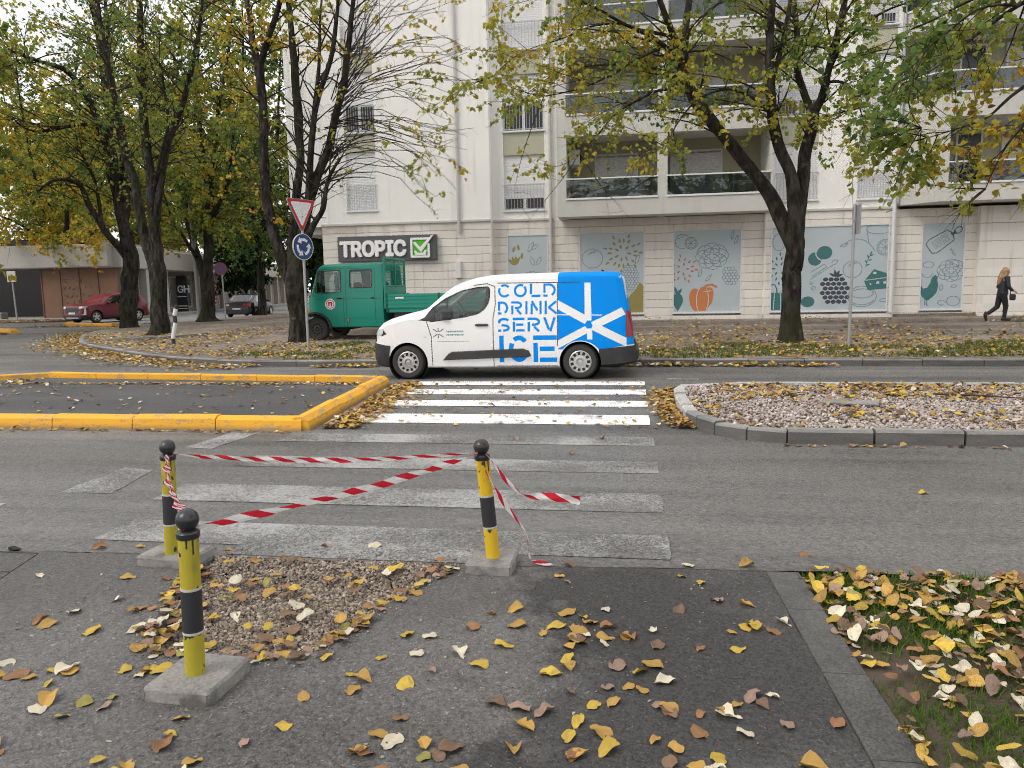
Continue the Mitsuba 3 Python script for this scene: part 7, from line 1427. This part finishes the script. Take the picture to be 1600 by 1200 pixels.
def keep_tips(p): return np.where(p[:, 0] > -7.6, np.where(p[:, 0] > -6.0, 0.55, 0.10), np.where(p[:, 2] > 8.0, 1.0, np.where(p[:, 0] < -10.0, 0.7, 0.06)))
N['s'] = tree('linden_tree', 'many stemmed tree with long bare arching twigs behind the yield sign', Tr['sign_tree'], 2, [(MG, .8), (OL, 1.6), (YG, 1.8), (YE, 2.2), (OR, .9)], 3.2, 3.4, (0.8, 2.0), 4, (0.25, 0.7), 9, (0.075, 0.12), LEAF4, extra=(rep[..., :3], np.maximum(rep[..., 3] * 0.30, 0.0045)), keep=keep_tips)
N['b'] = tree('linden_tree', 'dark green leaved tree with a thick trunk nearest the plaza corner', Tr['b'], 3, [(DG, 1.4), (MG, 2.4), (OL, 2.2), (YG, 1.4), (YE, .5), (OR, .5)], 5.6, 5.0, (1.0, 3.4), 5, (0.4, 1.1), 7, (0.10, 0.155), upz=(-0.2, 0.7))
N['a'] = tree('linden_tree', 'dark green leaved tree with a low crooked side limb left of the thick trunk', Tr['a'], 4, [(DG, 1.3), (MG, 2.4), (OL, 2.4), (YG, 1.6), (YE, .7), (OR, .4)], 5.2, 4.8, (1.2, 3.8), 5, (0.5, 1.2), 7, (0.12, 0.18), upz=(-0.2, 0.7))
N['c'] = tree('linden_tree', 'twin stemmed tree with root flare beside the lamp post', Tr['c'], 5, [(DG, 1), (MG, 1.5), (OL, 2), (YG, 2), (YE, 1.4), (OR, .4)], 3.9, 5.0, (1.2, 3.4), 6, (0.5, 1.2), 11, (0.15, 0.23), upz=(-0.3, 0.6))
N['d'] = tree('linden_tree', 'slim far tree standing before the black saloon car', Tr['d'], 6, [(DG, 2), (MG, 2), (OL, 1.6), (YG, 1.4), (YE, .8)], 3.4, 5.0, (1.2, 3.4), 6, (0.5, 1.3), 10, (0.18, 0.27), upz=(-0.4, 0.6))
N['e'] = tree('linden_tree', 'yellow leaved tree before the timber wall at far left', Tr['e'], 7, [(MG, .6), (OL, 1.6), (YG, 2.6), (YE, 2.6), (OR, .7)], 3.8, 5.2, (1.4, 3.6), 6, (0.5, 1.4), 11, (0.18, 0.27), upz=(-0.5, 0.5))
ov = [[(8.6, 11.3, 0.10, .30), (8.6, 11.3, 0.6, .21), (8.55, 11.3, 2.4, .19), (8.45, 11.3, 3.6, .18), (8.3, 11.3, 4.8, .16), (8.2, 11.35, 6.4, .12), (8.1, 11.4, 8.0, .07)], [(8.45, 11.3, 3.7, .09), (7.6, 11.3, 4.25, .08), (6.9, 11.35, 4.5, .07), (6.24, 11.4, 4.54, .066)], [(8.4, 11.3, 4.4, .09), (7.4, 11.5, 5.2, .07), (6.4, 11.6, 5.45, .055), tuple(Tr['over'][0][0])]] + Tr['over']
N['o'] = tree('linden_tree', 'tree off to the right whose leafy branch tips hang into the top right corner', ov, 8, [(DG, 1.2), (MG, 2.6), (OL, 2.4), (YG, 1.6), (YE, 1.2), (OR, .5), (BR, .4)], 3.2, 5.0, (0.4, 1.15), 5, (0.2, 0.5), 8, (0.075, 0.115), LEAF4, upz=(-0.7, 0.25), sides=12)
# --- trees further back, each with its own branching
def back_tree(label, x, y, h, w, seed, pal, nleaf=10, size=(0.26, 0.40), z0=3.0, dense=1.0, name='background_tree'):
    r = rng(seed); base = np.array([x, y, 0.0]); rt = 0.017 * h + 0.05
    limbs = [[(x, y, -0.05, rt * 1.4), (x, y, 0.5, rt), (x + r.normal(0, .15), y, z0 * 0.6, rt * .85), (x + r.normal(0, .2), y, z0, rt * .8)]]
    tp = np.array(limbs[0][-1][:3])
    for i in range(7):
        a = i * 2.4 + r.uniform(-.4, .4); rr_ = w * r.uniform(0.25, 0.62); zt = z0 + (h - z0) * r.uniform(0.55, 0.95)
        e = np.array([x + rr_ * math.cos(a), y + rr_ * math.sin(a), zt]); mid = tp * 0.5 + e * 0.5 + np.array([0.15 * rr_ * math.cos(a), 0.15 * rr_ * math.sin(a), -0.3])
        limbs.append([(*tp, rt * .55), (*mid, rt * .35), (*e, 0.03)])
    return tree(name, label, limbs, seed, pal, z0, 2.4 * dense, (w * 0.22, w * 0.55), 6, (0.5, 1.5), nleaf, size, upz=(-0.4, 0.6), sides=9)
PY = [(MG, .6), (OL, 1.6), (YG, 2.2), (YE, 2.2), (OR, .6)]; PG = [(DG, 1.0), (MG, 1.8), (OL, 2.2), (YG, 2.0), (YE, .9)]; PE = [((0.022, 0.040, 0.020), 3), ((0.035, 0.058, 0.024), 2), (DG, 1)]
for lab, x, y, h, w, s, pal in [
    ('tall tree behind the arcade roof, farthest left of those behind the roof', -58, 58, 20, 7.5, 51, PY), ('broad yellow green tree behind the arcade roof left of the thick trunks', -50, 62, 21, 7.5, 52, PG), ('tree with yellow crown behind the arcade roof, seen between the thick trunks', -50, 76, 24, 8, 53, PY),
    ('green tree behind the far end of the arcade roof', -50, 92, 26, 9, 54, PG), ('yellow green street tree at the far end of the side street', -30, 74, 20, 6.5, 55, PY), ('green street tree beside the far right kerb of the side street', -26.5, 62, 18, 6, 56, PG),
    ('far green tree closing the end of the side street', -34, 108, 24, 9, 57, PG), ('tree off the left edge whose yellow branches reach into the picture', -33.5, 31.5, 12, 5.0, 58, PY), ('tall green tree off the left edge reaching over the roundabout', -27.8, 25.5, 14, 6.8, 59, PG),
    ('mid green tree just behind the timber wall and arcade roof', -44, 56, 18, 6.5, 63, PY), ('yellow tree behind the arcade roof between the lamp post and the thick trunks', -45, 67, 21, 7, 64, PY), ('green yellow tree rising over the arcade roof behind the parking sign', -46.5, 84, 24, 8, 65, PG)]:
    back_tree(lab, x, y, h, w, s, pal)
back_tree('dense dark evergreen tree behind the black saloon car', -31.5, 60.0, 7.5, 4.2, 61, PE, 9, (0.2, 0.34), 1.8, 1.6, 'evergreen_tree')
back_tree('dark evergreen shrub tree under the overhanging end of the building', -17.5, 44.0, 7.0, 3.4, 62, PE, 9, (0.18, 0.3), 1.6, 1.6, 'evergreen_tree')
# the trees that dropped their leaves on the verge and the right side of the street
back_tree('tree on the grass verge to the right of the viewer, out of the picture', 6.2, 1.2, 9.5, 5.4, 66, PY, 6, (0.16, 0.26), 3.2)
back_tree('street tree on the gravel island to the right, out of the picture', 15.5, 9.6, 10.5, 5.6, 67, PY, 6, (0.16, 0.26), 3.4)
# ================================================================== FALLEN LEAVES
def leaf_mesh(seed, L, near=True):
    """an ovate leaf with midrib fold, curl and stalk, lying about z = 0"""
    r = rng(seed); nu, nv = (9, 5) if near else (4, 3)
    w = r.uniform(0.60, 0.88); tip = r.uniform(0.6, 1.2); kind = r.integers(0, 4)
    us, vs = (0.5 - 0.5 * np.cos(np.pi * np.linspace(0, 1, nu)) if near else np.array([0, 0.22, 0.65, 1.0])), np.linspace(-1, 1, nv)
    U, Vv = np.meshgrid(us, vs, indexing='ij')
    uu = np.clip(U, 0, 1) ** 0.80
    half = w * 0.5 * np.clip(1 - np.abs(2 * uu - 1) ** 2.4, 0, 1) ** 0.62 * (1 - 0.30 * U ** 3) + 1e-3
    if near and seed % 2 == 0: half *= 1 - r.uniform(0.2, 0.55) * np.exp(-((U - r.uniform(0.3, 0.9)) / 0.12) ** 2) * (Vv > 0)     # a torn edge
    half *= 1 + (0.07 * np.sin(U * 29 + seed) if near else 0) * np.abs(Vv)
    x, y = U * 1.0, Vv * half
    fold = r.uniform(-0.2, 0.35); curl = r.uniform(-0.5, 0.5); roll_ = r.uniform(-0.35, 0.35) if kind else r.uniform(0.6, 1.5)
    z = fold * np.abs(y) * 0.6 + curl * (U - 0.5) ** 2 * 0.5 + roll_ * y * y * 1.2 + 0.06 * np.sin(U * 9 + seed) * Vv + 0.12 * (meshkit.noise(np.stack([x * 4, y * 4, 0 * x + seed], -1)) - 0.5)
    x = x - 0.08 * roll_ * Vv ** 2
    P = np.stack([x - 0.5, y, z], -1) * L
    i, j = np.meshgrid(np.arange(nu - 1), np.arange(nv - 1), indexing='ij'); a = i * nv + j
    f = np.concatenate([np.stack([a, a + nv, a + nv + 1], -1).reshape(-1, 3), np.stack([a, a + nv + 1, a + 1], -1).reshape(-1, 3)])
    v = P.reshape(-1, 3); rib = np.abs(Vv).reshape(-1) < 0.1
    if near:
        st = tube(np.array([(-0.5, 0, 0.0), (-0.68, 0.02, 0.02), (-0.85, r.uniform(-.1, .1), 0.03)]) * L + [0, 0, P[0, nv // 2, 2]], [0.0016, 0.0013, 0.0012], 4, False)
        f = np.vstack([f, st.faces + len(v)]); rib = np.concatenate([rib, np.ones(len(st.vertices), bool)]); v = np.vstack([v, st.vertices])
    v[:, 2] -= np.percentile(v[:, 2], 12)
    return v, f, rib
LC = {'yellow': (0.46, 0.32, 0.045), 'golden': (0.38, 0.23, 0.055), 'rust': (0.25, 0.125, 0.055), 'brown': (0.17, 0.105, 0.065), 'cream': (0.52, 0.47, 0.36), 'pinkish': (0.26, 0.175, 0.135), 'olive': (0.27, 0.25, 0.06)}
def leaf_color(v, rib, name, seed):
    r = rng(seed + 500); c = np.array(LC[name]) * r.uniform(0.8, 1.15)
    k = meshkit.fbm(np.column_stack([v[:, :2] * 45, np.full(len(v), seed * 1.7)]), 3)[:, None]
    other = np.array(LC['brown'] if name != 'cream' else (0.40, 0.33, 0.22))
    t = np.clip((k - 0.52) * 4, 0, 1) * r.uniform(0.2, 0.9)
    c = c * (1 - t) + other * t
    return np.clip(np.where(rib[:, None], c * 1.12, c) * (0.9 + 0.2 * k), 0, 0.9)
VAR = []
kinds = ['yellow'] * 7 + ['golden'] * 7 + ['rust'] * 6 + ['brown'] * 6 + ['cream'] * 7 + ['pinkish'] * 6 + ['olive'] * 3
for i, nme in enumerate(kinds):
    v, f, rib = leaf_mesh(900 + i, 1.0); c = leaf_color(v, rib, nme, i)
    VAR.append((nme, mikit.ply(M(v, f), 'leafy', smooth=True, color=c)))
FV = []
for i, nme in enumerate(kinds):
    v, f, rib = leaf_mesh(900 + i, 1.0, False); FV.append((v, f, leaf_color(v, rib, nme, i)))
NV = []
for i, nme in enumerate(kinds):
    v, f, rib = leaf_mesh(900 + i, 1.0); NV.append((v, f, leaf_color(v, rib, nme, i)))
def scatter_far(pts, z, seed, size=(0.06, 0.10), weights=None, FV=FV, tilt=0.22):
    """many small leaves as one mesh"""
    r = rng(seed); n = len(pts); w = np.ones(len(FV)) if weights is None else np.array([weights.get(k, 0.3) for k in kinds], float)
    which = r.choice(len(FV), n, p=w / w.sum()); V, F, C, at = [], [], [], 0
    for i, (v, f, c) in enumerate(FV):
        s = np.nonzero(which == i)[0]
        if not len(s): continue
        a, L = r.uniform(0, 2 * np.pi, len(s)), r.uniform(*size, len(s)); tx, ty = r.normal(0, tilt, len(s)), r.normal(0, tilt, len(s)); fl = np.where(r.random(len(s)) < 0.3, -0.5, 1.0)
        x, y = v[:, 0] * np.cos(a)[:, None] - v[:, 1] * np.sin(a)[:, None], v[:, 0] * np.sin(a)[:, None] + v[:, 1] * np.cos(a)[:, None]
        zz = v[:, 2] * fl[:, None] + x * tx[:, None] + y * ty[:, None]; zz = zz - zz.min(1, keepdims=True)
        P = np.stack([x * L[:, None] + pts[s, :1], y * L[:, None] + pts[s, 1:], zz * L[:, None] + np.asarray(z)[s][:, None]], -1)
        V.append(P.reshape(-1, 3)); F.append((f[None] + at + (np.arange(len(s)) * len(v))[:, None, None]).reshape(-1, 3)); at += P.shape[0] * P.shape[1]
        C.append((c[None] * r.uniform(0.75, 1.2, (len(s), 1, 1))).reshape(-1, 3))
    return M(np.vstack(V), np.vstack(F)), np.clip(np.vstack(C), 0, 0.9)
# ---- about 270 leaves on the footpath, each an object of its own; loose groups as the wind left them
r = rng(61)
spots = []
clusters = [(-2.0, 2.35, .22, 7), (-1.5, 2.25, .12, 5), (-2.3, 2.75, .2, 6), (-2.45, 3.25, .3, 8), (-2.9, 2.6, .4, 7), (-3.0, 3.3, .4, 6), (-2.1, 2.0, .3, 7), (-1.2, 2.0, .2, 6), (-0.85, 2.2, .12, 6), (-0.75, 2.05, .10, 5), (-0.35, 2.6, .22, 7), (-0.25, 2.3, .2, 7), (-0.1, 2.05, .2, 6), (0.15, 3.1, .25, 8), (-0.15, 3.2, .2, 7), (-0.55, 3.25, .2, 6), (-0.8, 3.4, .18, 5), (0.35, 2.5, .14, 8), (0.5, 2.2, .16, 8), (0.45, 2.75, .2, 7), (0.3, 3.0, .2, 5), (-1.35, 2.75, .14, 4), (-0.65, 3.75, .18, 6), (-1.15, 3.5, .08, 4), (0.25, 3.7, .4, 8), (-0.3, 1.75, .3, 6), (0.45, 1.8, .25, 6), (-1.6, 1.8, .35, 6), (0.0, 2.85, .5, 8), (-2.6, 2.2, .3, 6), (-0.7, 2.75, .3, 6), (-3.2, 2.9, .3, 4), (-0.45, 2.15, .15, 8), (0.55, 2.0, .15, 8), (-1.75, 2.2, .2, 7), (0.1, 2.55, .12, 6), (-0.15, 3.25, .1, 6), (0.6, 3.4, .1, 5), (-2.2, 2.35, .15, 6)]
for cx, cy, s, n in clusters:
    for _ in range(n): spots.append((cx + r.normal(0, s * 1.5), cy + r.normal(0, s * 1.2)))
rng(62).shuffle(spots)
spots = [(x, y) for x, y in spots if y < 3.95 and x < 0.70 + 0.03 * (4 - y) and not PIT.buffer(0.02).contains(Point(x, y)) and not any(a - 0.04 < x < b + 0.04 and c_ - 0.04 < y < d + 0.04 for a, b, c_, d in ((-1.81, -1.535, 2.46, 2.75), (-2.76, -2.42, 3.77, 4.02), (-0.885, -0.635, 3.86, 4.13)))]
extra_road = [(-1.82, 4.22), (-1.52, 4.25), (0.95, 4.35), (1.2, 4.16), (0.6, 4.15), (2.05, 5.75), (2.75, 5.6), (-0.3, 7.62), (-1.15, 7.5), (0.3, 4.12), (-0.35, 4.06), (-2.95, 4.1), (-3.2, 4.05), (-0.55, 6.9), (1.6, 4.13)]
WT = {'yellow': 1.3, 'golden': 1.5, 'rust': 1.1, 'brown': 0.6, 'cream': 0.65, 'pinkish': 0.5, 'olive': 0.4}
wv = np.array([WT[k] for k, _ in VAR]); wv /= wv.sum()
named = {'yellow': ('fallen bright yellow leaf', 'bright yellow leaves'), 'golden': ('fallen golden orange leaf', 'golden orange leaves'), 'rust': ('fallen rust red brown leaf', 'rust brown leaves'), 'brown': ('fallen dull dark brown leaf', 'dark brown leaves'), 'cream': ('fallen pale cream leaf, underside up', 'pale cream leaves'), 'pinkish': ('fallen pinkish grey brown leaf', 'pinkish brown leaves'), 'olive': ('fallen olive green yellow leaf', 'olive green leaves')}
LEAVES = []
def lay_leaf(x, y, z, zone, r):
    v = np.array([x, y, z]) - CAM; d = v @ fw; px, py = 800 + 1200 * (v @ rt * math.cos(roll) - v @ up0 * math.sin(roll)) / d, 600 - 1200 * (v @ up) / d
    if not (-15 < px < 1615 and py < 1215): return
    i = r.choice(len(VAR), p=wv); L = r.uniform(0.046, 0.098)
    m = T().translate([float(x), float(y), float(z)]).rotate([0, 0, 1], float(r.uniform(0, 360))).rotate([1, 0, 0], float(r.normal(0, 9))).rotate([0, 1, 0], float(r.normal(0, 9))).scale(float(L))
    LEAVES.append((zone, VAR[i][0], px, m, VAR[i][1]))
def zone_of(x, y):
    if y > 3.45 and x > -0.95: return 'at the street edge right of the leaning bollard' if x > -0.6 else 'beside the foot of the leaning bollard'
    if x < -2.35 and y > 2.75: return 'on the footpath left of the gravel pit'
    if x < -1.95: return 'on the footpath at the lower left corner'
    if x < -1.2 and y > 2.3: return 'around the nearest bollard slab'
    if x < -0.95: return 'at the bottom edge below the gravel pit'
    if y > 2.85: return 'between pit and edging strip' if x < -0.05 else 'close to the upper edging strip'
    if x > 0.2: return 'on the footpath beside the lower edging strip'
    return 'on the dark footpath at bottom centre' if y < 2.45 else 'on the dark footpath in the middle foreground'
for x, y in spots[:270]: lay_leaf(x, y, 0.010 + 0.004 * r.random(), zone_of(x, y), r)
for x, y in extra_road: lay_leaf(x, y, 0.007, 'lying alone on the street asphalt', r)
for x, y in inside(PIT.buffer(-0.02), 64, 71): lay_leaf(x, y, -0.026 + 0.05 * np.clip((y - 3.55) / 0.42, 0, 1) + 0.014 * r.random(), 'on the gravel in the open pit', r)
ADJ = {'yellow': 'bright yellow', 'golden': 'golden orange', 'rust': 'rust red', 'brown': 'dull dark brown', 'cream': 'pale cream', 'pinkish': 'pinkish brown', 'olive': 'olive green'}
ORD = ['first', 'second', 'third', 'fourth', 'fifth', 'sixth', 'seventh', 'eighth', 'ninth', 'tenth', 'eleventh', 'twelfth', 'thirteenth', 'fourteenth', 'fifteenth', 'sixteenth', 'seventeenth', 'eighteenth', 'nineteenth', 'twentieth']
for zone, nme in sorted({(a, b) for a, b, *_ in LEAVES}):
    g = sorted([q for q in LEAVES if q[:2] == (zone, nme)], key=lambda q: q[2])
    for i, q in enumerate(g):
        lead = f'{ADJ[nme]} leaf' if len(g) == 1 else f'rightmost {ADJ[nme]} leaf' if i == len(g) - 1 else f'{ORD[i]} {ADJ[nme]} leaf from left'
        again('fallen_leaf', q[4], to_world=q[3], label=f'{lead} {zone}', category='leaf', group=f'{ADJ[nme]} leaves {zone}' if len(g) > 1 else None)
# ---- leaves past counting
def litter(label, pts, z, seed, size=(0.06, 0.095), weights=None, **kw):
    m, c = scatter_far(pts, z, seed, size, weights, **kw); put('leaf_litter', m, 'leafy', color=c, kind='stuff', label=label, cat='leaves')
# crumbs and leaves caught along the pit's edges
ring = np.array([PIT.exterior.interpolate(t, normalized=True).coords[0] for t in rng(72).uniform(0, 1, 330)]) + rng(73).normal(0, 0.035, (330, 2))
ring = ring[ring[:, 1] < 3.99]
inp = np.array([PIT.contains(Point(*q)) for q in ring])
litter('leaves caught along the edges of the gravel pit', ring, np.where(inp, -0.02, 0.012), 74, (0.03, 0.085), FV=NV, tilt=0.15)
p = inside(VERGE.intersection(sbox(0.86, 1.0, 5.4, 4.08)), 6400, 75)
k = meshkit.fbm(np.column_stack([p * 1.7, np.full(len(p), 6.0)]), 3); p = p[k + rng(6).uniform(-.15, .15, len(p)) > 0.40]
litter('thick fallen leaves covering the grass verge at lower right', p, verge_z(p[:, 0], p[:, 1]) + rng(7).uniform(0.008, 0.04, len(p)), 76, (0.04, 0.085), {'cream': 1.3, 'yellow': 1.3, 'golden': 1.3, 'rust': 1.0, 'brown': 1.0, 'pinkish': 0.7}, FV=NV, tilt=0.30)
p = inside(ISLIN.intersection(sbox(0, 7, 9.5, 12)), 5200, 77)
k = meshkit.fbm(np.column_stack([p * 1.3, np.full(len(p), 2.0)]), 3) + 0.06 * (p[:, 1] - 9.3); p = p[k + rng(8).uniform(-.2, .2, len(p)) > 0.57]
litter('fallen leaves scattered over the gravel island', p, np.full(len(p), 0.125), 78, (0.06, 0.10), {'yellow': 1.2, 'golden': 1.6, 'rust': 1.0, 'brown': .8})
r = rng(79)
t = r.random(1500); p = np.column_stack([-3.46 - 0.35 * t, 8.0 + 3.95 * t]) + np.column_stack([np.abs(r.normal(0, 0.22, 1500)) + 0.05, 0 * t]); p = p[r.random(1500) < 0.85]
litter('drift of golden leaves along the yellow kerb beside the crossing', p, r.uniform(0.006, 0.03, len(p)), 80, weights={'yellow': 1.0, 'golden': 2.2, 'rust': 1.0, 'cream': .6})
isl = LineString(ISL[2:10]); t = r.random(900) ** 0.8; p = np.array([isl.interpolate(q, normalized=True).coords[0] for q in t * 0.95 + 0.02])
p = p + np.column_stack([-np.abs(r.normal(0, 0.13, 900)) - 0.02, r.normal(0, 0.05, 900)]); p = p[(p[:, 1] > 8.2)]
litter('golden leaves heaped against the rounded end of the gravel island', p, r.uniform(0.006, 0.06, len(p)), 81, weights={'yellow': 1.0, 'golden': 2.4, 'rust': .8, 'cream': .4})
p = inside(sbox(-3.4, 8.2, 0.35, 12.3), 230, 82); litter('loose leaves strewn over the fresh crossing stripes', p, np.full(len(p), 0.008), 83, (0.045, 0.08), {'golden': 2, 'rust': 1.4, 'brown': 1.2, 'yellow': .8})
p = np.vstack([inside(sbox(-12, 8.15, -3.9, 11.7), 220, 84), np.column_stack([r.uniform(-12, -4.2, 420), 11.55 + 0.0 * r.random(420)]) + np.column_stack([np.zeros(420), -np.abs(r.normal(0, 0.12, 420)) + 0.12]), np.column_stack([r.uniform(-12.4, -10.4, 160), r.uniform(11.0, 12.3, 160)])])
p = p[[Polygon([(-3.8, 8.05), (-13, 8.05), (-13, 11.2), (-11.6, 11.85), (-10.6, 12.5), (-4.1, 11.8)]).contains(Point(*q)) for q in p]]
litter('leaves lying inside the yellow kerb island', p, np.full(len(p), 0.053), 85, (0.05, 0.085))
p = np.column_stack([r.uniform(-12.5, 9, 620), np.zeros(620)]); p[:, 1] = np.where(p[:, 0] < -3.6, 7.80 - np.abs(r.normal(0, 0.05, 620)), 7.42 - np.abs(r.normal(0, 0.05, 620))); p = p[(p[:, 0] < -3.7) | ((p[:, 0] > 1.3) & (r.random(620) < 0.5))]
litter('thin line of leaves along the foot of both island kerbs', p, np.full(len(p), 0.006), 86, (0.04, 0.075), {'golden': 1.5, 'rust': 1.5, 'brown': 1.5})
# far gutter and plaza
q = np.array([LineString(KERB).interpolate(t).coords[0] for t in r.uniform(0, 56, 7000)]); side = np.abs(r.normal(0, 1, len(q)))
left = q[:, 0] < -7.5; wdt = np.where(left, 0.55, 0.14); cen = np.where(left, 0.0, 0)
nrm = np.where(left[:, None], np.array([-0.65, -0.76]), np.array([0.0, -1.0])); q = q + nrm * (side * wdt + 0.03)[:, None]
den = meshkit.fbm(np.column_stack([q * 0.7, np.full(len(q), 4.0)]), 2); q = q[left | ((den > 0.5) & (r.random(len(q)) < 0.7))]
litter('golden leaves heaped in the gutter along the curved far kerb', q, r.uniform(0.006, 0.05, len(q)), 87, (0.07, 0.11), {'golden': 2.4, 'yellow': 1.5, 'rust': .8, 'cream': 1.0})
p = inside(PLAZA.intersection(sbox(-23, 14.8, 19, 27)), 19000, 88)
k = 0.9 * meshkit.fbm(np.column_stack([p * 0.55, np.full(len(p), 12.0)]), 3) - 0.075 * np.abs(p[:, 1] - 17.0) + np.where(p[:, 0] < -11, 0.28, 0) + 0.12 * (p[:, 0] > -1)
p = p[(k + rng(9).uniform(-.25, .25, len(p)) > 0.22)]
litter('yellow leaves carpeting the plaza edge under the trees', p, zg(p[:, 0], p[:, 1]) + r.uniform(0.004, 0.03, len(p)), 89, (0.07, 0.115), {'golden': 2.0, 'yellow': 1.8, 'olive': .9, 'rust': .8, 'cream': .6})
p = np.vstack([inside(sbox(-50, 38.8, -33.5, 42.5), 1500, 90), inside(Polygon([(-25.2, 27.9), (-27, 29.4), (-29.5, 31), (-28.6, 28.6)]), 500, 91), inside(sbox(-30, 34, -22.5, 36.5), 500, 92)])
litter('leaves over the verge and kerbs by the side street', p, np.where(p[:, 1] > 38, 0.115, 0.008), 93, (0.09, 0.15), {'golden': 1.5, 'brown': 1.2, 'rust': 1.0})
